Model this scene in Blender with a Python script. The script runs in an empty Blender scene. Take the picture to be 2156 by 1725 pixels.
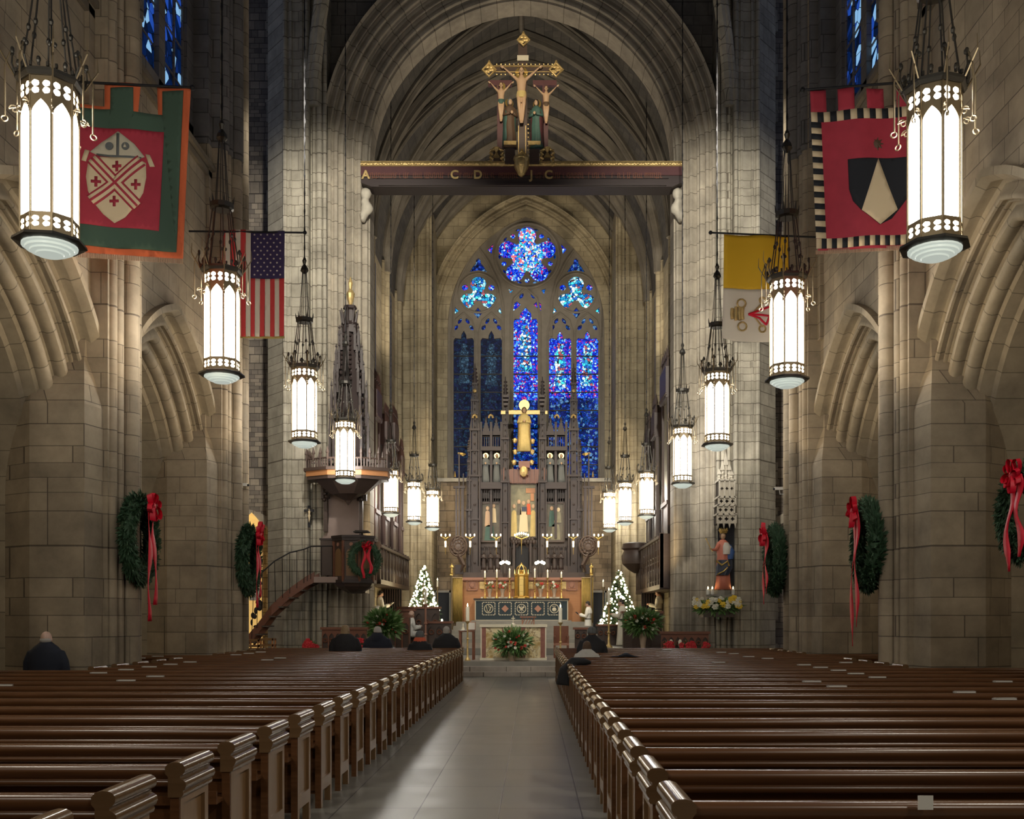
import bpy, math, random
from mathutils import Vector, Matrix
from mathutils.geometry import tessellate_polygon, delaunay_2d_cdt
from math import pi, sin, cos, sqrt, radians, atan2
R_ = random.Random(7)
SC = bpy.context.scene
COL = SC.collection
# ---------------------------------------------------------------- camera, exposure, world, fill light
FOC = 2113.0; VX, VY = 1121.0, 1303.0; CZ = 1.70
cam_d = bpy.data.cameras.new('camera'); cam = bpy.data.objects.new('camera', cam_d); COL.objects.link(cam)
cam.location = (0, 0, CZ); cam.rotation_euler = (pi/2, 0, 0)
cam_d.sensor_width = 36; cam_d.lens = 36*FOC/2156
cam_d.shift_x = -(VX-1078)/2156; cam_d.shift_y = (VY-862.5)/2156
cam_d.clip_end = 300
SC.camera = cam
SC.view_settings.view_transform = 'Standard'; SC.view_settings.look = 'None'
SC.view_settings.gamma = 1; SC.view_settings.exposure = 0.4
SC.view_settings.use_curve_mapping = False
SC.cycles.max_bounces = 5; SC.cycles.diffuse_bounces = 3; SC.cycles.glossy_bounces = 3
SC.cycles.sample_clamp_indirect = 6; SC.cycles.caustics_reflective = False; SC.cycles.caustics_refractive = False
W = bpy.data.worlds.new('night'); SC.world = W; W.use_nodes = True
W.node_tree.nodes['Background'].inputs[0].default_value = (0.55, 0.66, 1.0, 1)
W.node_tree.nodes['Background'].inputs[1].default_value = 0.10
def lamp(kind, name, loc, energy, color=(1,.82,.58), size=.3, target=None, spot=60, blend=.6):
    d = bpy.data.lights.new(name, kind); d.energy = energy; d.color = color
    if kind == 'AREA': d.size = size
    else: d.shadow_soft_size = size
    if kind == 'SPOT': d.spot_size = radians(spot); d.spot_blend = blend
    o = bpy.data.objects.new(name, d); COL.objects.link(o); o.location = loc
    if target is not None:
        o.rotation_euler = (Vector(target)-Vector(loc)).to_track_quat('-Z', 'Y').to_euler()
    return o
WARM = (1, .74, .42); NEUT = (1, .93, .80); COOL = (.86, .93, 1)
AXR = -.37; XC = -.42                                         # axis of the church
def at(px, py, Y): return Vector(((px-VX)*Y/FOC, Y, CZ-(py-VY)*Y/FOC))
def mpp(Y): return Y/FOC
# lanterns that hang behind the photographer
for yy in (5.2, -1.2):
    for xx in (-5.6, 4.8): lamp('POINT', 'lantern_light', (xx, yy, 7.0), 330, NEUT, .4)
# unseen floodlights set in mid-air high in the nave, aimed at the chancel arch
lamp('SPOT', 'flood', (-4.6, 22.5, 15), 5200, NEUT, .3, (-6.2, 34, 12), 66)
lamp('SPOT', 'flood', (3.8, 22.5, 15), 5200, NEUT, .3, (5.6, 34, 12), 66)
for s in (-1, 1):                                   # unseen spots added to brighten the chancel vault and the altar end
    lamp('SPOT', 'vault_fill', (XC+s*5.2, 41, 11), 900, (1, .86, .66), .3, (XC-s*1.5, 44, 23), 110)
    lamp('SPOT', 'chancel_fill', (XC+s*5.0, 42.5, 17), 2400, (1, .80, .52), .3, (XC, 49, 3.5), 55)
lamp('SPOT', 'rood_fill', (XC, 24, 19), 3200, (1, .85, .62), .2, (AXR, 34.9, 20.2), 26)  # unseen spot added to brighten the rood figures
lamp('SPOT', 'altar_fill', (XC, 23.5, 12.5), 1900, (1, .92, .78), .15, (XC-.1, 33, 1.2), 34)  # unseen spot added to brighten the altar front
for s in (-1, 1):                                   # unseen point lights added to brighten the aisles
    for yy in (12, 19, 26.5): lamp('POINT', 'aisle_fill', (XC+s*11.8, yy, 5.5), 70, (1, .84, .6), .25)
for s in (-1, 1):                                   # unseen warm spots added in mid-air to wash the arcade and chancel
    for yy in (14.6, 21.0):
        lamp('SPOT', 'wash', (XC+s*2.8, yy+1.6, 4.8), 380, (1, .80, .52), .12, (XC+s*7.3, yy+2.6, 7.6), 48)
        lamp('SPOT', 'wash', (XC+s*5.1, yy+8.0, 4.0), 700, (1, .78, .48), .12, (XC+s*7.05, yy+4.2, 7.0), 44)
    lamp('SPOT', 'wash', (XC+s*4.3, 33.6, 3), 250, WARM, .2, (XC+s*5.0, 42, 9), 70)
# ---------------------------------------------------------------- materials
MAT = {}
def nodes(name):
    m = bpy.data.materials.new(name); m.use_nodes = True; MAT[name] = m
    nt = m.node_tree; b = nt.nodes['Principled BSDF']
    return m, nt, b
def N(nt, t, **kw):
    n = nt.nodes.new(t)
    for k, v in kw.items(): setattr(n, k, v)
    return n
def plain(name, col, rough=.6, metal=0, noise=0, scale=8, emis=None, es=0, bump=0, spec=None):
    m, nt, b = nodes(name)
    b.inputs['Base Color'].default_value = (*col, 1); b.inputs['Roughness'].default_value = rough
    b.inputs['Metallic'].default_value = metal
    if spec is not None: b.inputs['Specular IOR Level'].default_value = spec
    if noise or bump:
        g = N(nt, 'ShaderNodeNewGeometry'); t = N(nt, 'ShaderNodeTexNoise'); t.inputs['Scale'].default_value = scale
        t.inputs['Detail'].default_value = 4
        nt.links.new(g.outputs['Position'], t.inputs['Vector'])
        if noise:
            r = N(nt, 'ShaderNodeMix', data_type='RGBA')
            r.inputs[6].default_value = (*[max(0, c*(1-noise)) for c in col], 1); r.inputs[7].default_value = (*[min(1, c*(1+noise)) for c in col], 1)
            nt.links.new(t.outputs[0], r.inputs[0]); nt.links.new(r.outputs[2], b.inputs['Base Color'])
        if bump:
            bp = N(nt, 'ShaderNodeBump'); bp.inputs['Strength'].default_value = bump; bp.inputs['Distance'].default_value = .02
            nt.links.new(t.outputs[0], bp.inputs['Height']); nt.links.new(bp.outputs[0], b.inputs['Normal'])
    if emis:
        b.inputs['Emission Color'].default_value = (*emis, 1); b.inputs['Emission Strength'].default_value = es
    return m
def math_(nt, op, a, b=None, c=None):
    n = N(nt, 'ShaderNodeMath', operation=op)
    for i, v in enumerate((a, b, c)):
        if v is None: continue
        if isinstance(v, (int, float)): n.inputs[i].default_value = v
        else: nt.links.new(v, n.inputs[i])
    return n.outputs[0]
def stone(name, c1, c2, mortar, w=.85, h=.36, ms=.012, uv=False, rough=.85, stain=.35, offset=.5, vary=True, dark_joint=1.0):
    m, nt, b = nodes(name)
    br = N(nt, 'ShaderNodeTexBrick'); cmb = N(nt, 'ShaderNodeCombineXYZ')
    g = N(nt, 'ShaderNodeNewGeometry')
    if uv:
        u = N(nt, 'ShaderNodeTexCoord'); nt.links.new(u.outputs['UV'], br.inputs['Vector'])
    else:
        sp = N(nt, 'ShaderNodeSeparateXYZ'); nt.links.new(g.outputs['Position'], sp.inputs[0])
        x = math_(nt, 'ADD', sp.outputs[0], sp.outputs[1]); z = sp.outputs[2]
        if vary:
            s = math_(nt, 'MULTIPLY', math_(nt, 'SINE', math_(nt, 'MULTIPLY', z, 3.1)), .12)
            s2 = math_(nt, 'MULTIPLY', math_(nt, 'SINE', math_(nt, 'MULTIPLY', z, 1.27)), .17)
            z = math_(nt, 'ADD', math_(nt, 'ADD', z, s), s2)
            x = math_(nt, 'ADD', x, math_(nt, 'MULTIPLY', math_(nt, 'SINE', math_(nt, 'MULTIPLY', x, 1.7)), .2))
        nt.links.new(x, cmb.inputs[0]); nt.links.new(z, cmb.inputs[1]); nt.links.new(cmb.outputs[0], br.inputs['Vector'])
    br.offset = offset; br.squash = 1.0 if uv else .7; br.squash_frequency = 3
    br.inputs['Scale'].default_value = 1; br.inputs['Brick Width'].default_value = w; br.inputs['Row Height'].default_value = h
    br.inputs['Mortar Size'].default_value = ms; br.inputs['Mortar Smooth'].default_value = .3
    br.inputs['Color1'].default_value = (*c1, 1); br.inputs['Color2'].default_value = (*c2, 1); br.inputs['Mortar'].default_value = (*mortar, 1)
    t = N(nt, 'ShaderNodeTexNoise'); t.inputs['Scale'].default_value = 1.3; t.inputs['Detail'].default_value = 8; t.inputs['Roughness'].default_value = .65
    nt.links.new(g.outputs['Position'], t.inputs['Vector'])
    mr = N(nt, 'ShaderNodeMapRange'); mr.inputs[1].default_value = .3; mr.inputs[2].default_value = .7; mr.inputs[3].default_value = 1-stain; mr.inputs[4].default_value = 1+stain*.6
    nt.links.new(t.outputs[0], mr.inputs[0])
    mx = N(nt, 'ShaderNodeVectorMath', operation='SCALE'); nt.links.new(br.outputs[0], mx.inputs[0]); nt.links.new(mr.outputs[0], mx.inputs[3])
    nt.links.new(mx.outputs[0], b.inputs['Base Color']); b.inputs['Roughness'].default_value = rough
    bp = N(nt, 'ShaderNodeBump', invert=True); bp.inputs['Strength'].default_value = .12 if uv else .5; bp.inputs['Distance'].default_value = .02
    nt.links.new(br.outputs['Fac'], bp.inputs['Height']); nt.links.new(bp.outputs[0], b.inputs['Normal'])
    return m
def wood(name, c1, c2, rough=.3, scale=(1.2, 18, 18), spec=.5):
    m, nt, b = nodes(name)
    g = N(nt, 'ShaderNodeTexCoord'); mp = N(nt, 'ShaderNodeMapping'); mp.inputs['Scale'].default_value = scale
    t = N(nt, 'ShaderNodeTexNoise'); t.inputs['Scale'].default_value = 2; t.inputs['Detail'].default_value = 6
    nt.links.new(g.outputs['Object'], mp.inputs[0]); nt.links.new(mp.outputs[0], t.inputs['Vector'])
    r = N(nt, 'ShaderNodeMix', data_type='RGBA'); r.inputs[6].default_value = (*c1, 1); r.inputs[7].default_value = (*c2, 1)
    nt.links.new(t.outputs[0], r.inputs[0]); nt.links.new(r.outputs[2], b.inputs['Base Color'])
    b.inputs['Roughness'].default_value = rough; b.inputs['Specular IOR Level'].default_value = spec
    return m
def glass_mat(name, cols, scale, es, lead=.06):
    """leaded coloured glass lit from outside: cells of colour between black leads"""
    m, nt, b = nodes(name)
    g = N(nt, 'ShaderNodeNewGeometry')
    v = N(nt, 'ShaderNodeTexVoronoi'); v.inputs['Scale'].default_value = scale
    e = N(nt, 'ShaderNodeTexVoronoi', feature='DISTANCE_TO_EDGE'); e.inputs['Scale'].default_value = scale
    nt.links.new(g.outputs['Position'], v.inputs['Vector']); nt.links.new(g.outputs['Position'], e.inputs['Vector'])
    sp = N(nt, 'ShaderNodeSeparateColor'); nt.links.new(v.outputs['Color'], sp.inputs[0])
    cr = N(nt, 'ShaderNodeValToRGB'); cr.color_ramp.interpolation = 'CONSTANT'
    n = len(cols)
    while len(cr.color_ramp.elements) < n: cr.color_ramp.elements.new(.5)
    for i, c in enumerate(cols):
        cr.color_ramp.elements[i].position = i/n; cr.color_ramp.elements[i].color = (*c, 1)
    nt.links.new(sp.outputs[0], cr.inputs[0])
    mk = math_(nt, 'GREATER_THAN', e.outputs[0], lead)
    mx = N(nt, 'ShaderNodeVectorMath', operation='SCALE'); nt.links.new(cr.outputs[0], mx.inputs[0]); nt.links.new(mk, mx.inputs[3])
    nt.links.new(mx.outputs[0], b.inputs['Emission Color']); b.inputs['Emission Strength'].default_value = es
    b.inputs['Base Color'].default_value = (.01, .012, .02, 1); b.inputs['Roughness'].default_value = .6; b.inputs['Specular IOR Level'].default_value = .1
    return m
stone('nave_stone', (.35, .285, .20), (.265, .215, .15), (.12, .095, .068), ms=.008)
stone('nave_arch', (.35, .29, .205), (.29, .24, .165), (.16, .13, .09), w=.62, h=50, ms=.012, uv=True)
stone('grey_stone', (.42, .385, .31), (.34, .31, .245), (.15, .13, .10), w=.75, h=.34)
stone('grey_arch', (.42, .37, .29), (.35, .31, .245), (.14, .12, .09), w=.6, h=50, uv=True)
stone('chancel_stone', (.40, .34, .225), (.34, .285, .185), (.20, .165, .11), w=.8, h=.38, ms=.01)
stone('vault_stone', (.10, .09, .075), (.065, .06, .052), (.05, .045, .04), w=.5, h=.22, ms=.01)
stone('rib_stone', (.42, .39, .32), (.36, .33, .27), (.16, .14, .11), w=.6, h=50, uv=True)
stone('dark_brick', (.14, .12, .105), (.32, .27, .21), (.07, .06, .05), w=.42, h=.2, ms=.012)
stone('east_brick', (.33, .25, .16), (.21, .155, .10), (.10, .08, .06), w=.6, h=.3, ms=.01)
stone('shade_stone', (.17, .155, .145), (.13, .12, .112), (.06, .055, .05))  # same stone, darkened in colour to paint the unlit upper zone
plain('tracery_stone', (.21, .185, .15), .8, noise=.25, scale=3)
plain('carved_stone', (.48, .44, .36), .8, noise=.2, scale=6)
def floor_mat():
    m, nt, b = nodes('floor_slate')
    g = N(nt, 'ShaderNodeNewGeometry'); mp = N(nt, 'ShaderNodeMapping'); mp.inputs['Location'].default_value = (1.01, .2, 0)
    br = N(nt, 'ShaderNodeTexBrick'); nt.links.new(g.outputs['Position'], mp.inputs[0]); nt.links.new(mp.outputs[0], br.inputs['Vector'])
    br.offset = 0; br.inputs['Scale'].default_value = 1; br.inputs['Brick Width'].default_value = .72; br.inputs['Row Height'].default_value = 1.15
    br.inputs['Mortar Size'].default_value = .006; br.inputs['Mortar Smooth'].default_value = .2
    br.inputs['Color1'].default_value = (.24, .235, .205, 1); br.inputs['Color2'].default_value = (.20, .195, .17, 1); br.inputs['Mortar'].default_value = (.03, .03, .03, 1)
    t = N(nt, 'ShaderNodeTexNoise'); t.inputs['Scale'].default_value = 2.2; t.inputs['Detail'].default_value = 7
    nt.links.new(g.outputs['Position'], t.inputs['Vector'])
    mr = N(nt, 'ShaderNodeMapRange'); mr.inputs[3].default_value = .22; mr.inputs[4].default_value = .46
    nt.links.new(t.outputs[0], mr.inputs[0]); nt.links.new(mr.outputs[0], b.inputs['Roughness'])
    mr2 = N(nt, 'ShaderNodeMapRange'); mr2.inputs[3].default_value = .7; mr2.inputs[4].default_value = 1.3
    nt.links.new(t.outputs[0], mr2.inputs[0])
    mx = N(nt, 'ShaderNodeVectorMath', operation='SCALE'); nt.links.new(br.outputs[0], mx.inputs[0]); nt.links.new(mr2.outputs[0], mx.inputs[3])
    nt.links.new(mx.outputs[0], b.inputs['Base Color'])
    bp = N(nt, 'ShaderNodeBump', invert=True); bp.inputs['Strength'].default_value = .3; bp.inputs['Distance'].default_value = .01
    nt.links.new(br.outputs['Fac'], bp.inputs['Height']); nt.links.new(bp.outputs[0], b.inputs['Normal'])
floor_mat()
stone('step_stone', (.40, .36, .31), (.36, .32, .28), (.12, .10, .08), w=1.3, h=50, ms=.012, rough=.5)
plain('platform_stone', (.22, .21, .185), .45, noise=.25, scale=3)
wood('pew_wood', (.065, .027, .011), (.165, .073, .030), .25)
wood('cap_sheen_wood', (.10, .055, .025), (.17, .10, .05), .18)  # pew wood lightened in colour to paint highlights on the caps
wood('organ_wood', (.055, .028, .022), (.10, .05, .04), .45)
wood('pew_end_wood', (.18, .10, .045), (.27, .16, .075), .3, (8, 8, 1))  # lighter brown than the pews, painting side light on their end panels
wood('dark_carved', (.045, .028, .022), (.085, .055, .042), .45)
wood('reredos_wood', (.024, .015, .0145), (.046, .031, .028), .5)
wood('red_wood', (.15, .055, .03), (.23, .09, .05), .4)
wood('orange_wood', (.38, .16, .06), (.50, .23, .09), .45)
plain('bronze', (.10, .095, .085), .42, .85)
plain('iron', (.02, .02, .022), .5, .6)
plain('brass_dark', (.34, .27, .17), .45, .85)
plain('gold', (.78, .55, .18), .28, .9)
plain('gilt', (.62, .45, .19), .45, .6, noise=.5, scale=9)
plain('lamp_glass', (.9, .9, .9), .5, emis=(1, .965, .90), es=17)
plain('lamp_base', (.55, .6, .55), .35, emis=(.9, 1, .9), es=.35)
plain('bulb', (1, .9, .7), .4, emis=(1, .78, .45), es=14)
plain('flame', (1, .8, .4), .4, emis=(1, .72, .32), es=18)
plain('wax', (.92, .88, .72), .5)
plain('white_cloth', (.78, .78, .74), .8)
plain('cream_cloth', (.66, .62, .50), .8)
plain('skin', (.55, .33, .24), .55)
plain('skin_pale', (.62, .42, .33), .5)
plain('hair_dark', (.03, .022, .018), .6)
plain('hair_grey', (.42, .40, .37), .7)
plain('hair_blond', (.30, .215, .12), .6, noise=.3, scale=40)
plain('hair_brown', (.10, .06, .035), .6, noise=.3, scale=40)
plain('coat_black', (.012, .012, .015), .75, bump=.4, scale=14)
plain('coat_navy', (.010, .014, .028), .8)
plain('coat_white', (.55, .54, .50), .85, noise=.15, scale=50, bump=.5)
plain('knit_grey', (.13, .14, .14), .9, bump=.5, scale=40)
plain('orange_cloth', (.65, .13, .06), .8)
plain('red_cloth', (.40, .03, .055), .75, noise=.2, scale=5)
plain('ribbon_red', (.72, .008, .035), .5)
plain('green_cloth', (.055, .10, .07), .85)
plain('orange_trim', (.62, .13, .045), .8)
plain('cream', (.70, .56, .36), .8)
plain('ink_black', (.012, .014, .02), .8)
plain('flag_blue', (.045, .03, .10), .8)
plain('flag_red', (.62, .05, .05), .8)
plain('flag_white', (.72, .64, .52), .8)
plain('flag_yellow', (.80, .47, .02), .8)
plain('paper', (.75, .72, .66), .6)
plain('needles', (.035, .085, .04), .7, noise=.5, scale=12)
plain('needle_tip', (.10, .18, .10), .7)
plain('leaf', (.09, .19, .05), .5, noise=.5, scale=15)
plain('leaf_light', (.24, .36, .15), .5)
plain('flower_red', (.55, .05, .035), .6)
plain('flower_white', (.75, .74, .62), .6)
plain('flower_yellow', (.85, .60, .05), .6)
plain('pale_statue', (.62, .58, .50), .7, noise=.15, scale=10)
plain('flesh_paint', (.50, .33, .20), .5)
plain('blue_paint', (.04, .11, .32), .5)
plain('pink_paint', (.62, .20, .13), .55)
plain('navy_paint', (.03, .04, .07), .5)
plain('purple_red', (.085, .028, .03), .5, noise=.3, scale=4)
plain('lilac_panel', (.33, .25, .22), .75, noise=.12, scale=4)
plain('organ_pipe', (.50, .47, .38), .35, .7)
plain('curtain_gold', (.42, .30, .09), .7, noise=.25, scale=7)
plain('tassel', (.40, .25, .16), .8)
plain('painting_dark', (.10, .085, .06), .5, noise=.7, scale=4)
plain('painting_sky', (.22, .20, .12), .5, noise=.6, scale=3)
plain('robe_ochre', (.55, .42, .16), .6, noise=.2, scale=6)
plain('robe_green', (.05, .11, .09), .6, noise=.3, scale=6)
plain('marble_red', (.30, .13, .10), .3, noise=.35, scale=9)
def marble():
    m, nt, b = nodes('marble_cream'); g = N(nt, 'ShaderNodeNewGeometry'); t = N(nt, 'ShaderNodeTexNoise'); t.inputs['Scale'].default_value = 2.2; t.inputs['Detail'].default_value = 7; t.inputs['Distortion'].default_value = 1.6
    nt.links.new(g.outputs['Position'], t.inputs['Vector']); r = N(nt, 'ShaderNodeValToRGB'); e = r.color_ramp.elements
    e[0].position = .36; e[0].color = (.50, .34, .13, 1); e[1].position = .64; e[1].color = (.80, .66, .36, 1)
    for p, c in ((.47, (.78, .66, .38)), (.50, (.30, .20, .09)), (.53, (.84, .74, .50))): q = e.new(p); q.color = (*c, 1)
    nt.links.new(t.outputs[0], r.inputs[0]); nt.links.new(r.outputs[0], b.inputs['Base Color']); b.inputs['Roughness'].default_value = .28
marble()
plain('marble_edge', (.80, .74, .58), .3)
plain('frontal_cloth', (.02, .035, .045), .75)
plain('thread', (.55, .50, .38), .7)
plain('terracotta', (.38, .19, .13), .7)
plain('pot', (.48, .36, .26), .5)
plain('poinsettia', (.55, .02, .03), .6)
plain('window_night', (.012, .016, .03), .3, emis=(.02, .035, .10), es=.12)
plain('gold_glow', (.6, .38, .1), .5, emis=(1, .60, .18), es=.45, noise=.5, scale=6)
B1 = [(.0, .01, .30), (.01, .05, .75), (.02, .16, 1.0), (.0, .01, .45), (.08, .35, 1.0), (.10, .03, .55), (.01, .06, .8), (.35, .6, 1.0), (.0, .02, .5), (.45, .03, .18)]
BW = [(.15, .55, 1.0), (.8, .95, 1.0), (.02, .45, .8), (.03, .15, .9), (.95, .8, .85), (.05, .6, .75), (1, .15, .2), (.6, .9, 1)]
BT = [(.02, .3, .55), (.05, .65, .8), (.35, .8, .9), (.0, .08, .35), (.02, .12, .5), (.8, .95, .95), (.35, .08, .1)]
glass_mat('glass_blue', B1, 12, 1.25)
glass_mat('glass_bright', BW+[(.01, .08, .9), (.03, .2, 1)], 11, 1.15)
glass_mat('glass_teal', BT, 8, 1.2)
glass_mat('glass_deep', [(.0, .01, .16), (.0, .02, .3), (.02, .08, .5), (.0, .01, .1), (.0, .05, .25), (.1, .25, .5)], 8, .8)
glass_mat('glass_dim', [(.004, .008, .03), (.006, .012, .05), (.01, .03, .06), (.004, .006, .02)], 9, .8)
glass_mat('glass_dimfig', [(.02, .05, .09), (.05, .11, .17), (.02, .04, .07)], 9, .7)
glass_mat('glass_clere', [(.0, .004, .02), (.003, .02, .12), (.0, .006, .03), (.015, .07, .4), (.0, .01, .06), (.25, .5, .8)], 4, .7, .03)
# ---------------------------------------------------------------- mesh builder
class MB:
    def __init__(s): s.v = []; s.f = []; s.uv = {}; s.mi = []; s.cur = 0
    def add(s, vs, fs, M=None, uvs=None):
        n = len(s.v)
        if M is not None: vs = [M @ Vector(p) for p in vs]
        s.v += [tuple(p) for p in vs]
        for k, f in enumerate(fs):
            if uvs: s.uv[len(s.f)] = [uvs[i] for i in f]
            s.f.append([i+n for i in f]); s.mi.append(s.cur)
        return s
    def box(s, c, d, M=None, taper=1.0):
        cx, cy, cz = c; a, b, h = d[0]/2, d[1]/2, d[2]/2; t = taper
        vs = [(cx-a, cy-b, cz-h), (cx+a, cy-b, cz-h), (cx+a, cy+b, cz-h), (cx-a, cy+b, cz-h), (cx-a*t, cy-b*t, cz+h), (cx+a*t, cy-b*t, cz+h), (cx+a*t, cy+b*t, cz+h), (cx-a*t, cy+b*t, cz+h)]
        return s.add(vs, [(0, 3, 2, 1), (4, 5, 6, 7), (0, 1, 5, 4), (1, 2, 6, 5), (2, 3, 7, 6), (3, 0, 4, 7)], M)
    def bx(s, x0, x1, y0, y1, z0, z1, M=None):
        return s.box(((x0+x1)/2, (y0+y1)/2, (z0+z1)/2), (abs(x1-x0), abs(y1-y0), abs(z1-z0)), M)
    def lathe(s, prof, c=(0, 0, 0), n=12, M=None, sx=1, sy=1, ph=0):
        vs = []; fs = []
        for r, z in prof:
            for i in range(n):
                a = ph+2*pi*i/n; vs.append((c[0]+r*cos(a)*sx, c[1]+r*sin(a)*sy, c[2]+z))
        for j in range(len(prof)-1):
            for i in range(n):
                k = (i+1) % n; fs.append((j*n+i, j*n+k, (j+1)*n+k, (j+1)*n+i))
        fs.append(tuple(reversed(range(n)))); fs.append(tuple(range((len(prof)-1)*n, len(prof)*n)))
        return s.add(vs, fs, M)
    def tube(s, pts, r, n=6, M=None, cap=True):
        pts = [Vector(p) for p in pts]; rs = r if isinstance(r, (list, tuple)) else [r]*len(pts)
        vs = []; fs = []; up = None
        for i, p in enumerate(pts):
            t = (pts[min(i+1, len(pts)-1)]-pts[max(i-1, 0)])
            if t.length < 1e-9: t = Vector((0, 0, 1))
            t.normalize()
            if up is None:
                up = Vector((0, 0, 1)) if abs(t.z) < .9 else Vector((1, 0, 0))
            a = t.cross(up)
            if a.length < 1e-6: a = t.cross(Vector((.3, 1, .2)))
            a.normalize(); b = a.cross(t); b.normalize(); up = b
            for k in range(n):
                q = 2*pi*k/n; vs.append(p+a*cos(q)*rs[i]+b*sin(q)*rs[i])
        for i in range(len(pts)-1):
            for k in range(n):
                m = (k+1) % n; fs.append((i*n+k, i*n+m, (i+1)*n+m, (i+1)*n+k))
        if cap: fs.append(tuple(reversed(range(n)))); fs.append(tuple(range((len(pts)-1)*n, len(pts)*n)))
        return s.add(vs, fs, M)
    def ball(s, c, r, n=10, m=7, M=None):
        rr = r if isinstance(r, (tuple, list)) else (r, r, r)
        prof = [(max(1e-4, sin(pi*j/m)), -cos(pi*j/m)) for j in range(m+1)]
        vs = []; fs = []
        for q, z in prof:
            for i in range(n):
                a = 2*pi*i/n; vs.append((c[0]+q*cos(a)*rr[0], c[1]+q*sin(a)*rr[1], c[2]+z*rr[2]))
        for j in range(m):
            for i in range(n):
                k = (i+1) % n; fs.append((j*n+i, j*n+k, (j+1)*n+k, (j+1)*n+i))
        return s.add(vs, fs, M)
    def prism(s, poly, z0, z1, M=None, scale_top=1, ctr=None):
        n = len(poly)
        if ctr is None: ctr = (sum(p[0] for p in poly)/n, sum(p[1] for p in poly)/n)
        vs = [(x, y, z0) for x, y in poly]+[(ctr[0]+(x-ctr[0])*scale_top, ctr[1]+(y-ctr[1])*scale_top, z1) for x, y in poly]
        fs = [tuple(reversed(range(n))), tuple(range(n, 2*n))]+[(i, (i+1) % n, n+(i+1) % n, n+i) for i in range(n)]
        return s.add(vs, fs, M)
    def plate(s, outer, holes, d, M=None):
        """flat plate in local XZ with holes, thickness d along +Y (front face at y=0)"""
        loops = [outer]+list(holes)
        flat = [(x, z) for L in loops for x, z in L]; edges = []; k = 0
        for L in loops:
            edges += [(k+i, k+(i+1) % len(L)) for i in range(len(L))]; k += len(L)
        cv, ce, cf, ov, oe, of = delaunay_2d_cdt([Vector(p) for p in flat], edges, [], 0, 1e-5)
        def ins(p, L):
            c = False; j = len(L)-1
            for i in range(len(L)):
                if (L[i][1] > p[1]) != (L[j][1] > p[1]) and p[0] < (L[j][0]-L[i][0])*(p[1]-L[i][1])/(L[j][1]-L[i][1])+L[i][0]: c = not c
                j = i
            return c
        base = len(flat); flat += [(v.x, v.y) for v in cv]; tri = []
        for f in cf:
            q = [flat[base+i] for i in f]; cx = (sum(p[0] for p in q)/len(q), sum(p[1] for p in q)/len(q))
            if ins(cx, outer) and not any(ins(cx, h) for h in holes): tri.append([base+i for i in f])
        n = len(flat)
        vs = [(x, 0, z) for x, z in flat]+[(x, d, z) for x, z in flat]
        fs = []
        for t in tri:
            a, b, c = [flat[i] for i in t[:3]]
            ar = (b[0]-a[0])*(c[1]-a[1])-(b[1]-a[1])*(c[0]-a[0])
            t = tuple(t) if ar > 0 else tuple(reversed(t))
            fs.append(t); fs.append(tuple(n+i for i in reversed(t)))
        k = 0
        for L in loops:
            m = len(L)
            for i in range(m): fs.append((k+i, k+(i+1) % m, n+k+(i+1) % m, n+k+i))
            k += m
        return s.add(vs, fs, M)
    def build(s, name, mat, parent=None, smooth=False, auto=None):
        me = bpy.data.meshes.new(name)
        off = Vector((0, 0, 0)); p = parent
        while p is not None: off += p.location; p = p.parent
        me.from_pydata([(x-off.x, y-off.y, z-off.z) for x, y, z in s.v], [], s.f)
        if s.uv:
            ul = me.uv_layers.new(name='UVMap')
            for pi_, poly in enumerate(me.polygons):
                if pi_ in s.uv:
                    for li, uvv in zip(poly.loop_indices, s.uv[pi_]): ul.data[li].uv = uvv
        for m in (mat if isinstance(mat, (list, tuple)) else [mat]): me.materials.append(MAT[m])
        if isinstance(mat, (list, tuple)) and len(mat) > 1: me.polygons.foreach_set('material_index', s.mi)
        me.validate(); me.update()
        if smooth:
            me.polygons.foreach_set('use_smooth', [True]*len(me.polygons))
            if auto is not False:
                try: me.set_sharp_from_angle(angle=radians(auto or 40))
                except Exception: pass
        o = bpy.data.objects.new(name, me); COL.objects.link(o)
        if parent is not None: o.parent = parent
        return o
def fix(o):
    import bmesh
    bm = bmesh.new(); bm.from_mesh(o.data); bmesh.ops.recalc_face_normals(bm, faces=bm.faces); bm.to_mesh(o.data); bm.free()
    return o
def tag(o, label=None, cat=None, group=None, kind=None):
    if label: o['label'] = label
    if cat: o['category'] = cat
    if group: o['group'] = group
    if kind: o['kind'] = kind
    return o
def thing(name, loc, label, cat, group=None):
    o = bpy.data.objects.new(name, None); COL.objects.link(o); o.location = loc; o.empty_display_size = .2
    return tag(o, label, cat, group)
def copy_tree(o, loc=None, label=None, rz=None, parent=None):
    c = o.copy(); COL.objects.link(c); c.parent = parent
    if loc is not None: c.location = loc
    if rz is not None: c.rotation_euler = (0, 0, rz)
    if label: c['label'] = label
    for ch in o.children: copy_tree(ch, parent=c)
    return c
def structure(o): o['kind'] = 'structure'; return o
ORD = ['first', 'second', 'third', 'fourth', 'fifth', 'sixth', 'seventh', 'eighth', 'ninth', 'tenth', 'eleventh', 'twelfth', 'thirteenth', 'fourteenth', 'fifteenth', 'sixteenth', 'seventeenth', 'eighteenth', 'nineteenth', 'twentieth', 'twenty-first', 'twenty-second', 'twenty-third', 'twenty-fourth', 'twenty-fifth', 'twenty-sixth', 'twenty-seventh', 'twenty-eighth', 'twenty-ninth']
def rotz(a): return Matrix.Rotation(a, 4, 'Z')
def T(x, y=0, z=0): return Matrix.Translation(Vector((x, y, z)))
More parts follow.
